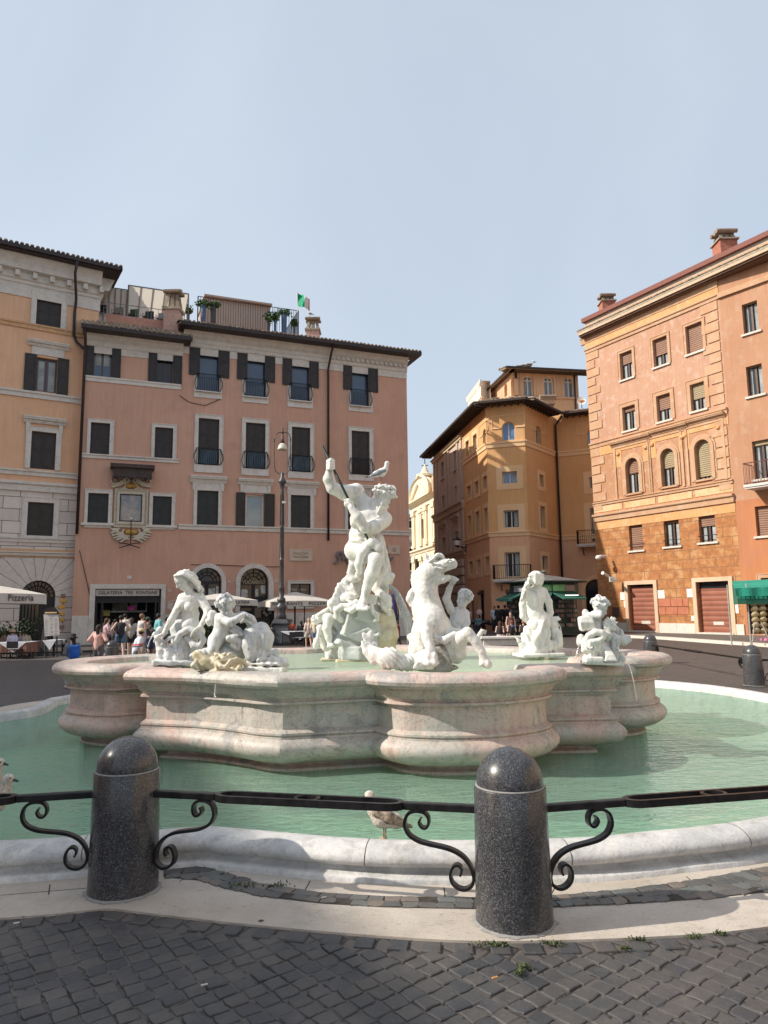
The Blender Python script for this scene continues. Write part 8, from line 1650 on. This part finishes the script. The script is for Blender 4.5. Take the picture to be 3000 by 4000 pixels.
b.add(V,[(i*20+k,i*20+(k+1) % 20,(i+1)*20+(k+1) % 20,(i+1)*20+k) for i in range(2) for k in range(20)]); build('dish',b,M_white,o); b=MB(); b.add([dp+rt_*s*.22+up_*t*.06+n_*.01 for s,t in ((-1,-1),(1,-1),(1,1),(-1,1))],[(0,1,2,3)]); build('marking',b,plain('orange mark',(.5,.17,.05),.6),o); b=MB(); b.tube([dp-n_*.1,dp-n_*.3-A(0,0,.5)],.03,6); b.tube([dp-up_*.3,dp+n_*.3],.015,5); build('mast',b,M_iron,o)
fY=46; o=root('flag',tuple(PY(1162,1230,fY)),'green white and red flag flying on a thin pole above the roof terrace','flag'); b=MB(); b.tube([PY(1163,1262,fY),PY(1161,1141,fY)],.03,6); build('pole',b,M_white,o)
def fl_(u0,u1,nm,m):
    b=MB(); n=6; V=[]
    for i in range(n+1):
        u=u0+(u1-u0)*i/n
        for j in range(6): v=j/5; V.append(PY(1162+u*50,1143+u*24+v*(50-6*u)+3*math.sin(u*9)+(4*math.sin(u*30) if u > .7 and v > .9 else 0),fY+.25*math.sin(u*7+v*2)))
    b.add(V,[(i*6+j,(i+1)*6+j,(i+1)*6+j+1,i*6+j+1) for i in range(n) for j in range(5)]); build(nm,b,m,o,smooth=True)
fl_(0,.55,'green_band',plain('flag green',(.02,.30,.16),.8)); fl_(.55,.86,'white_band',plain('flag white',(.62,.62,.60),.8)); fl_(.86,.95,'red_band',plain('flag red',(.45,.08,.07),.8))
def leafy(mb,c,r,n,s,rr2):
    for _ in range(n):
        p=A(rr2.gauss(0,r[0]*.5),rr2.gauss(0,r[1]*.5),rr2.gauss(0,r[2]*.5)); a=nrm([rr2.gauss(0,1) for _ in range(3)]); b2=nrm(np.cross(a,[rr2.gauss(0,1) for _ in range(3)])); q=A(*c)+p; mb.add([q,q+a*s*.5+b2*s*.35,q+a*s,q+a*s*.5-b2*s*.35],[(0,1,2,3)])
M_leaf=plain('terrace leaves',(.05,.10,.025),.6,var=.6,scale=8); M_potb=plain('blue grey pot',(.08,.12,.22),.6); M_pott=plain('dark planter',(.07,.06,.06),.7)
tY=FB.W(0,0,to)[1]
for i,(x,y,w,h,pot,lb) in enumerate(((735,1212,16,14,0,'spiky plant beside the left end of the roof railing'),(795,1188,24,14,1,'leafy shrub in a tall blue pot behind the roof railing'),(835,1190,24,11,0,'bushy plant trailing over the roof hut side of the terrace'),(1050,1240,14,18,0,'flowering climber on the roof terrace screen'),(1075,1238,12,16,1,'small shrub in a square blue pot near the right of the terrace'),(1110,1222,26,10,1,'box planter with spreading leaves hung on the roof railing'),(1150,1262,10,12,0,'low plant at the right end of the roof terrace'))):
    u,z=FB.uz(x,y,to+.1); c=FB.W(u,z,to+.1); px_=c[1]/FPX; o=root('potted_plant',(c[0],c[1],tz),lb,'potted plant','plants on the roof terrace'); b=MB(); leafy(b,c,(w*px_,.3,h*px_),260,.16,random.Random(i)); build('leaves',b,M_leaf,o); b=MB(); b.lathe([(w*px_*.35,min(tz,z-.4)),(w*px_*.45,z-.1),(w*px_*.4,z-.08)],(c[0],c[1],0),12); build('pot',b,M_potb if pot else M_pott,o)
# low terrace: folding chairs and a seated figure behind the railing
for i,(x,c_3) in enumerate(((395,0),(460,0),(520,1),(580,0),(632,0))):
    u,z=FB.uz(x,1205,-2.6); c=FB.W(u,lz,-2.6); o=root('terrace_chair',tuple(c),('dark canvas' if i in (0,3) else 'green cushioned' if c_3 else 'pale metal')+' chair on the low roof terrace, number of places from left: '+['far left','second','middle','fourth','right end'][i],'chair','chairs on the low roof terrace'); b=MB(); bx=c[0]; by=c[1]; zz0=lz
    b.box(bx-.25,bx+.25,by-.25,by+.2,zz0+.42,zz0+.46); b.box(bx-.25,bx+.25,by+.2,by+.24,zz0+.46,zz0+.95); build('seat',b,M_shutg if i in (0,3) else plain('green cushion',(.06,.09,.06),.8) if c_3 else plain('pale metal chair',(.3,.3,.3),.5),o); b=MB()
    for sx in (-.25,.25):
        for sy in (-.25,.2): b.tube([(bx+sx,by+sy,zz0),(bx+sx,by+sy,zz0+.66)],.018,5)
        b.tube([(bx+sx,by-.25,zz0+.66),(bx+sx,by+.2,zz0+.66)],.018,5)
    build('frame',b,plain('pale iron',(.25,.25,.27),.5),o)
bp=PZ(1968,2522,0); o=root('stone_bench',(bp[0],bp[1],0),'long pale stone bench with curved ends where young women sit','bench'); b=MB(); hw=1.0; M_bn=M_trim
b.box(bp[0]-hw,bp[0]+hw+.6,bp[1]-.3,bp[1]+.3,.28,.40); b.box(bp[0]-hw+.1,bp[0]+hw+.4,bp[1]-.2,bp[1]+.2,.0,.279); build('seat',b,M_bn,o,bevel=.03)
b=MB(); b.tube([(bp[0]-hw,bp[1],.12),(bp[0]-hw-.05,bp[1],.4),(bp[0]-hw+.1,bp[1],.62),(bp[0]-hw+.25,bp[1],.55)],.12,10); build('scrolled_end',b,M_bn,o,smooth=True)
# cigarette end and scraps on the cobbles
for i,(x,y,c_,lb) in enumerate(((1932,3822,(.62,.30,.10),'orange cigarette end on the cobbles in front of the right bollard'),(797,3850,(.5,.5,.47),'small pale scrap of paper on the cobbles near the bottom centre left'),(64,3608,(.6,.58,.56),'white scrap beside the paving edge at the lower left'),(1265,3508,(.6,.6,.6),'white scrap lying on the strip of stones'))):
    p=PZ(x,y,.02); o=MB(); o.tube([p+A(-.012,-.006,.004),p+A(.014,.006,.004)],.004,8); e=build('litter',o,plain('litter %d' % i,c_,.8),None); tag(e,lb,'litter')
# ================================================================== people
SK={'fair': (.62,.40,.31),'tan': (.42,.25,.17),'dark': (.20,.11,.07)}
def cloth(c): return plain('cloth %.2f %.2f %.2f' % c,c,.9,var=.18,scale=9,bump=.2,bd=.01)
def hairm(c): return plain('hair %.2f %.2f %.2f' % c,c,.7,var=.4,scale=30,bump=.4,bd=.01)
def person(x,ytop,Y,yaw,pose,label,hair=(.03,.02,.015),top=(.3,.3,.3),bot=(.05,.06,.1),skin='fair',hlen=.12,sleeve=.5,legs='shorts',hat=None,arms='down',lean=0,group='people in the square',seed=0,seat=.45,h=None,stripes=False,shoes=(.5,.5,.5)):
    tp=PY(x,ytop,Y); sit=pose == 'sit'; full=1.30 if sit else 1.70
    if h is None: h=tp[2]
    s=h/full; o=root('person',(tp[0],tp[1],0),label,'person',group); ca,sa=math.cos(math.radians(yaw)),math.sin(math.radians(yaw)); r=random.Random(int(x*7+seed)); lz=math.radians(lean)
    drop=.42-.0 if sit else 0
    def W(a,b,z):
        if sit: z=z-.40+.0
        b=b+max(0,z-.5)*math.tan(lz); return A(tp[0]+(a*ca-b*sa)*s,tp[1]+(a*sa+b*ca)*s,z*s)
    vx=max(.011,.0125*Y/20)*max(.75,s); K=.03*s
    st=.16 if pose == 'walk' else .03
    sh_=[(-.17,.0,1.40),(.17,.0,1.40)]
    if arms == 'down': el=[(-.23,-.03,1.12),(.23,-.03,1.12)]; wr=[(-.23,.06,.88),(.23,.06,.88)]
    elif arms == 'hip': el=[(-.34,-.06,1.16),(.34,-.06,1.16)]; wr=[(-.18,.05,1.0),(.18,.05,1.0)]
    elif arms == 'bent': el=[(-.24,-.0,1.13),(.24,.0,1.13)]; wr=[(-.14,.24,1.22),(.14,.24,1.22)]
    else: el=[(-.24,-.0,1.13),(.26,.05,1.14)]; wr=[(-.22,.1,.90),(.10,.20,1.42)]
    if sit: hip=[(-.10,0,.93),(.10,0,.93)]; kn=[(-.13,.42,.90),(.13,.42,.90)]; an=[(-.13,.42,.48),(.13,.45,.48)]; wr=[(-.12,.30,.98),(.12,.30,.98)] if arms == 'down' else wr
    else: hip=[(-.09,0,.90),(.09,0,.90)]; kn=[(-.10,st+.02,.50),(.10,-st*.4,.49)]; an=[(-.10,st,.09),(.11,-st*1.5,.10)]
    S=Sculpt(None,vx); c_=lambda a,b,ra,rb,k=K,m=1: S.wcap(W(*a),W(*b),ra*s,rb*s,k,m)
    c_((0,0,1.0),(0,-.01,1.28),.125,.13); c_((0,0,1.40),(0,.015,1.50),.055,.05)
    for i in (0,1): c_(sh_[i],el[i],.052,.042); c_(el[i],wr[i],.042,.027); c_(wr[i],tuple(A(*wr[i])+(A(*wr[i])-A(*el[i]))*.28),.034,.022); c_(hip[i],kn[i],.085,.055); c_(kn[i],an[i],.056,.036)
    fw=nrm(W(0,1,1)-W(0,0,1)); fw[2]=-.15; head(S,W(0,.02,1.585),fw,A(0,0,1),.225*s,'none',False,1); build_=S.mesh('body',plain('skin '+skin,SK[skin],.6,var=.1,scale=12),o)
    # hair
    S=Sculpt(None,vx); S.well(W(0,-.015,1.625),A(.093,.108,.098)*s,None,.01,rip=(.004,120,(1,.4,.8))); S.well(W(0,.105,1.565),A(.075,.06,.075)*s,None,.01,-1)
    if hlen > .15: S.wcap(W(0,-.07,1.6),W(.02,-.10,1.6-hlen),.075*s,.045*s,.03,1,(.006,90,(1,.5,.3)))
    S.mesh('hair',hairm(hair),o)
    if hat:
        kind,hcx=hat; b=MB(); hc3=W(0,-.01,1.64)
        if kind == 'brim': b.lathe([(.17*s,-.02*s),(.165*s,.0),(.105*s,.02*s),(.10*s,.10*s),(.05*s,.13*s),(.0,.13*s)],tuple(hc3),20)
        elif kind == 'cap':
            b.lathe([(.108*s,-.01*s),(.108*s,.04*s),(.09*s,.085*s),(.04*s,.115*s),(.0,.12*s)],tuple(hc3),20); q=fw*.12*s; b.add([hc3+q*.6+A(-ca,-sa,0)*.07*s,hc3+q*.6+A(ca,sa,0)*.07*s,hc3+q*1.7+A(ca,sa,0)*.05*s-A(0,0,.02*s),hc3+q*1.7-A(ca,sa,0)*.05*s-A(0,0,.02*s)],[(0,1,2,3)])
        build('hat',b,cloth(hcx),o,smooth=True)
    # top
    S=Sculpt(None,vx); c_((0,0,1.02),(0,-.01,1.27),.15,.155,.05); c_((-.12,0,1.34),(.12,0,1.34),.085,.085,.06)
    if legs != 'dress': c_((0,0,.92),(0,0,1.05),.155,.15,.04)
    if sleeve > 0:
        for i in (0,1):
            e=tuple(A(*sh_[i])+(A(*el[i])-A(*sh_[i]))*min(1,sleeve*1.6)); c_(sh_[i],e,.072,.066,.03)
            if sleeve >= 1: c_(el[i],tuple(A(*el[i])+(A(*wr[i])-A(*el[i]))*.85),.062,.045,.03)
    for q in range(3): S.wcap(W(-.13+.05*q,-.13,1.0),W(-.05+.05*q,-.15,1.25),.012*s,.01*s,.02)
    tm=cloth(top)
    if stripes:
        t=NT('striped football shirt'); g=t.co(); sx=t.n('ShaderNodeSeparateXYZ'); t.l(g,sx.inputs[0]); zz=t.math('SUBTRACT',sx.outputs['Z'],t.math('MULTIPLY',sx.outputs['X'],.10)); cc1=t.ramp(zz,[(0,(.66,.68,.76)),((1.10*s),(.03,.03,.05)),(1.145*s,(.66,.68,.76)),(1.155*s,(.55,.04,.05)),(1.205*s,(.66,.68,.76))],'CONSTANT'); tm=t.done(cc1,.85)
    S.mesh('top',tm,o)
    # bottom
    S=Sculpt(None,vx)
    if legs == 'dress': c_((0,0,1.0),(0,.06 if sit else .0,.60 if not sit else .88),.145,.24,.05)
    else:
        c_((-.04,0,.93),(.04,0,.93),.135,.135,.04); k={'shorts': .55,'long': 1.0,'skirt': .5}[legs]
        for i in (0,1):
            e=tuple(A(*hip[i])+(A(*kn[i])-A(*hip[i]))*min(1,k*1.0)); c_(hip[i],e,.115,.092 if legs != 'skirt' else .13,.03)
            if k >= 1: c_(kn[i],tuple(A(*kn[i])+(A(*an[i])-A(*kn[i]))*.85),.08,.065,.03)
    S.mesh('bottom',cloth(bot),o)
    S=Sculpt(None,vx)
    for i in (0,1): a=A(*an[i]); c_(tuple(a+A(0,-.03,-.04)),tuple(a+A(0,.13,-.05)),.042,.036,.01)
    S.mesh('shoes',cloth(shoes),o); return o,W,s
def backpack(o,W,s,c,label,big=1.0): S=Sculpt(None,.014*s+.004); S.wbox(W(0,-.22,1.18),A(.14,.08,.20)*s*big,None,.05*s,.02); S.wbox(W(0,-.29,1.10),A(.10,.03,.10)*s*big,None,.03*s,.02); [S.wcap(W(q,-.15,1.38),W(q,.02,1.42),.02*s,.02*s,.01) for q in (-.1,.1)]; m=S.mesh('backpack',cloth(c),None,loc=tuple(W(0,-.2,1.1))); return tag(m,label,'backpack')
BK,BR,BL=(.02,.016,.014),(.07,.04,.025),(.22,.14,.07)
GQ='people queueing at the gelateria'; GT='people seated at the restaurant tables'; GA='people by the gelato shop in the alley'
o,W,s=person(288,2483,15.8,40,'walk','person in black bucket hat and pale jeans walking past the left lobe of the basin',BK,(.14,.16,.19),(.36,.45,.52),'tan',.2,1,'long',('brim',(.02,.02,.025)),arms='bent',shoes=(.7,.7,.7),lean=4); backpack(o,W,s,(.02,.10,.42),'bright blue backpack worn by the person in the bucket hat',1.1)
person(388,2441,19.5,-12,'stand','person in loose pink t-shirt with long black hair, seen from behind',BK,(.72,.42,.37),(.12,.12,.13),'tan',.24,.7,'shorts',arms='hip',group=GQ)
person(526,2460,17.5,-60,'stand','person in beige cap and white shirt with red and black chest stripes',BK,(.7,.7,.75),(.1,.1,.12),'tan',.1,.6,'shorts',('cap',(.55,.45,.26)),lean=12,stripes=True,group=GQ)
person(420,2415,27,-60,'stand','person in pale pink tee with long brown hair at the left of the queue',BR,(.60,.42,.45),(.12,.10,.10),'fair',.32,.5,'long',arms='phone',group=GQ)
person(452,2420,28.5,-20,'stand','person in dark top half hidden between two women in the queue',BK,(.08,.07,.08),(.05,.05,.06),'fair',.1,.4,'long',group=GQ)
person(474,2405,25.5,25,'walk','person in black strappy top and blue denim shorts, hand behind back',BK,(.03,.03,.035),(.08,.15,.24),'fair',.12,0,'shorts',arms='hip',group=GQ)
person(490,2398,30,0,'stand','person in white shirt standing just before the gelateria counter',BK,(.62,.58,.52),(.1,.1,.12),'fair',.1,.6,'long',group=GQ)
person(515,2414,26.5,10,'stand','person in loose grey tee with brown hair and bag strap across the back',BR,(.46,.43,.40),(.03,.03,.04),'fair',.24,.8,'shorts',group=GQ)
person(556,2398,25.5,-35,'stand','person in white tank top with light brown hair, looking right in the queue',(.20,.12,.07),(.62,.58,.58),(.45,.40,.45),'tan',.14,0,'skirt',arms='bent',group=GQ)
person(578,2414,27,-40,'stand','person in dark green cap beside the woman in the white tank top',BK,(.06,.06,.07),(.04,.04,.05),'fair',.1,.6,'long',('cap',(.06,.09,.07)),arms='bent',group=GQ)
person(621,2397,26,-50,'stand','person in turquoise t-shirt with dark hair at the right of the queue',BK,(.16,.42,.45),(.2,.2,.22),'fair',.1,.8,'shorts',group=GQ)
person(652,2411,26.5,-10,'stand','person in grey tee behind the arm of the marble nymph',BK,(.28,.27,.30),(.1,.1,.12),'tan',.1,.8,'shorts',group=GQ)
o,W,s=person(598,2458,19,-15,'stand','person with navy backpack beside the striped shirt, partly behind the nymph',BR,(.10,.10,.14),(.35,.2,.15),'tan',.1,0,'shorts',group=GQ); backpack(o,W,s,(.02,.025,.07),'navy backpack worn next to the person in the striped shirt')
person(676,2412,27,-20,'stand','person in dark maroon top seen between the nymph and her arm',BK,(.10,.04,.05),(.06,.05,.06),'fair',.2,.8,'long',group=GQ)
person(50,2462,28.2,5,'sit','person in straw hat and white top seated at the pizzeria table',BR,(.60,.60,.74),(.1,.1,.1),'fair',.1,.7,'long',('brim',(.50,.36,.22)),group=GT)
person(18,2470,28.6,-20,'sit','person in brown top seated at the far left of the pizzeria',BR,(.22,.14,.11),(.1,.1,.1),'tan',.1,.7,'long',group=GT)
person(82,2472,29.0,160,'sit','person in lilac top facing the camera at the pizzeria table',BK,(.45,.42,.55),(.1,.1,.1),'fair',.1,.7,'long',group=GT)
person(108,2466,28.6,60,'sit','person in beige top leaning at the right end of the pizzeria table',BK,(.42,.36,.28),(.1,.1,.1),'fair',.1,1,'long',lean=10,group=GT)
person(1135,2420,35.0,175,'sit','person in orange t-shirt seated behind the street lamp under the parasol',BK,(.62,.12,.07),(.05,.05,.07),'tan',.1,.6,'long',group=GT,arms='bent')
person(1176,2426,34.6,20,'sit','person in black seated beside the orange t-shirt under the parasol',BK,(.03,.03,.035),(.03,.03,.03),'tan',.2,1,'long',group=GT)
person(1062,2440,33.6,10,'sit','person in dark clothes seated left of the street lamp',BK,(.04,.04,.05),(.03,.03,.04),'tan',.15,.8,'long',group=GT)
person(1232,2408,30,-15,'stand','person in cream top and denim shorts standing left of the Neptune rocks',(.40,.28,.14),(.62,.54,.40),(.10,.19,.32),'fair',.2,.8,'shorts')
person(1206,2416,30.4,20,'walk','person in pink and white carrying a pale bag beside the woman in denim shorts',(.45,.30,.2),(.66,.52,.46),(.5,.46,.40),'fair',.2,1,'skirt')
person(1552,2426,29.5,60,'walk','person in dark red top passing behind the right side of the Neptune rocks',BR,(.20,.05,.05),(.08,.05,.05),'tan',.15,0,'long')
person(1930,2372,46,150,'stand','person in white t-shirt and black trousers by the gelato shop',BK,(.52,.56,.66),(.03,.03,.04),'tan',.1,.6,'long',group=GA,h=1.68)
person(1947,2367,45.5,-30,'stand','person in black talking to the one in the white t-shirt',BK,(.035,.03,.035),(.03,.03,.03),'fair',.1,.7,'long',group=GA,h=1.72)
person(1972,2366,46,10,'stand','person in black jacket left of the marble nymph seen from behind',BK,(.03,.03,.035),(.10,.09,.09),'tan',.1,1,'shorts',group=GA,h=1.74)
person(1985,2365,47.5,30,'stand','person with shaved head in the middle of the group by the shop',(.08,.05,.04),(.06,.055,.06),(.05,.05,.05),'tan',.1,.6,'long',group=GA,h=1.74)
person(2028,2362,44.5,0,'stand','person in black t-shirt and pale shorts next to the nymph seen from behind',BK,(.025,.025,.03),(.35,.33,.36),'tan',.1,.6,'shorts',group=GA,h=1.76)
person(1868,2402,46.5,150,'sit','person in teal top sitting on a low stone in the alley',BK,(.12,.22,.23),(.05,.05,.07),'tan',.1,.6,'long',group=GA)
person(1828,2382,44,30,'stand','person in pale top just behind the marble boy',BK,(.42,.36,.34),(.05,.05,.06),'fair',.1,.6,'long',group=GA,h=1.6)
GB='young women round the stone bench'
person(1951,2428,31.4,-25,'sit','person with long brown hair, black top and lilac skirt sitting on the bench',(.08,.035,.025),(.02,.018,.02),(.52,.44,.55),'fair',.5,0,'dress',group=GB,lean=6)
person(1993,2390,32.6,175,'stand','person in dark top facing the camera behind the bench',BK,(.10,.05,.05),(.05,.04,.05),'fair',.1,0,'long',group=GB,h=None)
o,W,s=person(1997,2423,31.4,5,'sit','person in black dress with blue hair tie seen from behind on the bench',(.16,.06,.03),(.02,.018,.02),(.02,.018,.02),'fair',.2,0,'dress',group=GB); S=Sculpt(None,.012); S.well(W(.02,-.13,1.38),A(.08,.05,.05)*s,None,.01,rip=(.006,120,(1,0,1))); S.mesh('hair_tie',cloth((.03,.17,.50)),o)
person(2044,2424,31.4,-10,'sit','person with bare shoulders at the right end of the bench beside the marble nymph',(.35,.15,.07),(.03,.02,.025),(.4,.3,.3),'fair',.1,0,'dress',group=GB)
person(452,1182+14,FB.W(*FB.uz(452,1200,-2.4),-2.4)[1] if 0 else 39.0,30,'sit','tiny person',h=1.2) if 0 else None

# ================================================================== restaurant tables, menu board, planters
M_wc=plain('white tablecloth',(.62,.62,.66),.9,var=.08); M_bc=plain('brown tablecloth',(.22,.11,.085),.9,var=.15)
def ctable(x,ytop,Y,w,label,hgt=.74,brown=True,d=.8):
    p=PY(x,ytop,Y); z=p[2]; o=root('restaurant_table',(p[0],Y,0),label,'table','tables with white cloths'); X,y0=p[0],Y
    b=MB(); b.box(X-w/2+.02,X+w/2-.02,y0-d/2+.02,y0+d/2-.02,z-.03,z-.006); build('tabletop',b,M_wood,o)
    for sx in (-1,1):
        for sy in (-1,1): b=MB(); b.tube([(X+sx*(w/2-.08),y0+sy*(d/2-.08),0),(X+sx*(w/2-.08),y0+sy*(d/2-.08),z-.03)],.025,6); build('leg',b,M_blk,o)
    if brown:
        b=MB(); n=24; q=[(-1,-1),(1,-1),(1,1),(-1,1),(-1,-1)]; V=[]
        for k in range(4):
            for i in range(6): t=i/6; u=q[k][0]+(q[k+1][0]-q[k][0])*t; v=q[k][1]+(q[k+1][1]-q[k][1])*t; f=1+.05*math.sin(i*2.1+k); V += [(X+u*w/2,y0+v*d/2,z-.004),(X+u*w/2*1.08*f,y0+v*d/2*1.08*f,z-.45-.10*(1-abs(2*t-1)) * -1)]
        b.add(V,[(2*k,2*((k+1) % 24),2*((k+1) % 24)+1,2*k+1) for k in range(24)]); build('brown_cloth',b,M_bc,o)
    b=MB(); b.box(X-w/2-.01,X+w/2+.01,y0-d/2-.01,y0+d/2+.01,z-.003,z+.006); b.add([(X-w/2,y0-d/2*1.03,z+.004),(X+w/2,y0-d/2*1.03,z+.004),(X+.1*w,y0-d/2*1.13,z-.36)],[(0,1,2)]); c=build('white_cloth',b,M_wc,o); return o
ctable(70,2508,26.4,1.0,'table with white over brown cloth in front of the person in the straw hat'); ctable(-2,2510,26.8,.7,'cloth covered table cut off by the left edge'); ctable(118,2506,27.6,.5,'small cloth covered table right of the large pizzeria table'); ctable(212,2500,27.4,.5,'small stand draped in white under the menu board',brown=False)
ctable(1165,2466,33.4,1.5,'dark table under the ristorante parasol beside the street lamp',brown=False,d=.9)
for i,(x,y,Y,lb) in enumerate(((60,2505,25.8,'black chair with its back to the camera at the pizzeria table'),(105,2505,26.6,'black chair at the right of the pizzeria table'),(1150,2468,32.6,'black chair left at the table under the ristorante parasol'),(1172,2466,32.4,'black chair with pale cushion under the ristorante parasol'),(1060,2470,32.8,'black chair left of the street lamp'))):
    p=PY(x,y,Y); o=root('cafe_chair',(p[0],Y,0),lb,'chair','black restaurant chairs'); X,z=p[0],max(.55,p[2]); b=MB(); b.box(X-.2,X+.2,Y-.2,Y+.2,z*.52,z*.56); build('seat',b,M_blk,o); b=MB(); b.box(X-.2,X+.2,Y-.21,Y-.18,z*.62,z); build('backrest',b,M_blk,o)
    for sx in (-1,1):
        for sy in (-1,1): b=MB(); b.tube([(X+sx*.18,Y+sy*.18,0),(X+sx*.18,Y+sy*.18,z*.52)],.016,5); build('leg',b,M_blk,o)
mY=27.0; o=root('menu_board',tuple(PZ(205,2568)),'large tilted white menu board under a black arched top with a small lamp','menu board'); P_=lambda x,y,d=0: PY(x,y,mY+d); b=MB(); b.hexa([P_(175,2486,-.03),P_(233,2480,-.03),P_(233,2480,.03),P_(175,2486,.03),P_(170,2400,-.03),P_(228,2400,-.03),P_(228,2400,.03),P_(170,2400,.03)]); m_=build('board',b,plain('white menu sheet',(.58,.55,.52),.5,var=.05),o)
b=MB(); r_=random.Random(2)
for c0 in (176,195,213):
    for k in range(17):
        if r_.random() < .85: y=2412+k*4.1; w=r_.uniform(7,12); b.add([P_(c0,y,-.034),P_(c0+w,y,-.034),P_(c0+w,y+1.3,-.034),P_(c0,y+1.3,-.034)],[(0,1,2,3)])
build('print',b,plain('grey print',(.30,.29,.28),.7),m_); b=MB(); pts=[P_(199+30*math.cos(t),2400-28*math.sin(t),-.02) for t in np.linspace(0,math.pi,16)]; n=16; b.add(pts+[p+A(0,.04,0) for p in pts],[tuple(range(n))[::-1],tuple(range(n,2*n))]+[(k,(k+1) % n,n+(k+1) % n,n+k) for k in range(n)]); build('arched_top',b,M_blk,o,recalc=True); b=MB(); b.box(*(lambda a,c: (a[0],c[0],mY-.06,mY-.03,a[2]-.03,a[2]+.02))(P_(178,2393),P_(224,2393))); build('lamp_strip',b,plain('warm strip',(.8,.55,.3),.5),o)
b=MB(); b.add([P_(150,2566,.3),P_(192,2566,.3),P_(178,2440,.3),P_(170,2440,.3)],[(0,1,2,3)]); b.tube([P_(176,2490,.02),P_(176,2568,.02)],.03,6); b.tube([P_(222,2486,.02),P_(222,2568,.02)],.03,6); build('stand',b,plain('dark easel',(.06,.06,.065),.7),o)
for i,(x,y0_,y1_,Y,lb) in enumerate(((251,2500,2562,27.5,'tall black chalkboard beside the white draped stand'),(1045,2385,2470,37.5,'dark notice board with round plates left of the street lamp'))):
    o=root('chalkboard',tuple(PZ(x,2565 if i == 0 else 2500)),lb,'chalkboard'); q=lambda a,c,d=0: PY(x+a,c,Y+d); b=MB(); w=11 if i == 0 else 26; b.hexa([q(-w,y1_,-.04),q(w,y1_,-.04),q(w,y1_,.04),q(-w,y1_,.04),q(-w,y0_,-.04),q(w,y0_,-.04),q(w,y0_,.04),q(-w,y0_,.04)]); build('board',b,M_blk,o); b=MB()
    for (a,c) in (((-2,2508),(3,2535)) if i == 0 else ((-12,2393),(10,2393),(-4,2402))): p=q(a,c,-.05); b.ell(p,(.07 if i == 0 else .09,.01,.09),12,6)
    build('pictures',b,plain('pale round plates',(.38,.36,.34),.6),o)
def planter(x0,x1,y0_,y1_,Y,lb,seed=0,dark=(.03,.05,.02)):
    p,q=PY(x0,y1_,Y),PY(x1,y0_,Y); o=root('planter',((p[0]+q[0])/2,Y,0),lb,'planter','dark planters by the restaurants'); zt=q[2]; b=MB(); b.box(p[0],q[0],Y-.2,Y+.2,0,max(.35,zt*.5)); build('box',b,M_blk,o); b=MB(); leafy(b,((p[0]+q[0])/2,Y,zt*.75),((q[0]-p[0])*.55,.3,zt*.35),500,.11,random.Random(seed)); build('leaves',b,plain('dark hedge leaves',dark,.6,var=.5,scale=6),o)
planter(960,1050,2440,2520,33.0,'dark planter between the crouching marble figure and the street lamp',1); planter(-30,60,2450,2500,30.5,'leafy plants behind the pizzeria tables at the left edge',2,(.05,.08,.03)); planter(60,135,2440,2520,31.5,'dark potted plants beside the arched doorway',3); planter(780,840,2440,2520,33.5,'dark planter between the nymph and the putto',4); planter(1185,1225,2470,2520,34.5,'dark low planter right of the table under the parasol',5)
cs_=root('canvas_screen',tuple(PZ(1010,2500)),'black canvas wind screen round the restaurant tables behind the putto','screen'); b=MB(); a_,c_=PY(900,2440,35.8),PY(1052,2440,36.4); b.hexa([(a_[0],a_[1],0),(c_[0],c_[1],0),(c_[0],c_[1]+.06,0),(a_[0],a_[1]+.06,0),(a_[0],a_[1],1.25),(c_[0],c_[1],1.25),(c_[0],c_[1]+.06,1.25),(a_[0],a_[1]+.06,1.25)]); build('panel',b,M_blk,cs_)
# scarves on a rack beside the right end of the red palazzo
o=root('scarf_rack',tuple(PZ(1545,2478)),'rack of glittery violet blue scarves behind the falling water','rack'); S=Sculpt(36.0,.03); S.cap([(1540,2322,0,9),(1545,2412,0,11)],10,rip=(.05,14,(1,0,.2))); S.mesh('scarves',plain('violet blue cloth',(.035,.035,.13),.5,.2,var=.7,scale=30),o); b=MB(); b.tube([PY(1530,2312,36),PY(1558,2312,36)],.03,6); b.tube([PY(1556,2312,36),PY(1556,2505,36)],.03,6); build('pole',b,M_iron,o)
o=root('round_sign',tuple(PZ(1873,2478)),'round pink and pale sign on a post by the alley shops','sign'); b=MB(); b.ell(PY(1872,2392,47),(.19,.03,.19),16,8); build('disc',b,plain('pale pink sign',(.6,.42,.42),.6),o); b=MB(); b.tube([PY(1873,2400,47),PY(1873,2472,47)],.03,6); build('post',b,M_iron,o)
# parked scooters and a low stone block in the alley
for i,(x,c) in enumerate(((1850,(.05,.06,.08)),(1902,(.04,.04,.05)))):
    p=PY(x,2450,48.5); X,y0=p[0],48.5; o=root('scooter',(X,y0,0),('dark blue' if i == 0 else 'black')+' motor scooter parked in the alley, '+('left' if i == 0 else 'right')+' of the two','scooter','scooters in the alley'); S=Sculpt(None,.03); S.wcap(A(X-.45,y0,.55),A(X+.1,y0,.65),.16,.14,.1); S.wcap(A(X+.1,y0,.5),A(X+.5,y0,.45),.08,.1,.08); S.wcap(A(X+.5,y0,.4),A(X+.42,y0,1.0),.1,.07,.06); S.mesh('body',plain('scooter %d' % i,c,.3,.3),o)
    for dx in (-.5,.6): b=MB(); b.tube([(X+dx+.2*math.cos(t),y0,.24+.2*math.sin(t)) for t in np.linspace(0,2*math.pi,16,endpoint=False)],.05,6,closed=True); build('wheel',b,M_blk,o)
    b=MB(); b.tube([(X+.42,y0-.3,1.02),(X+.42,y0+.3,1.02)],.02,6); build('handlebar',b,M_blk,o)
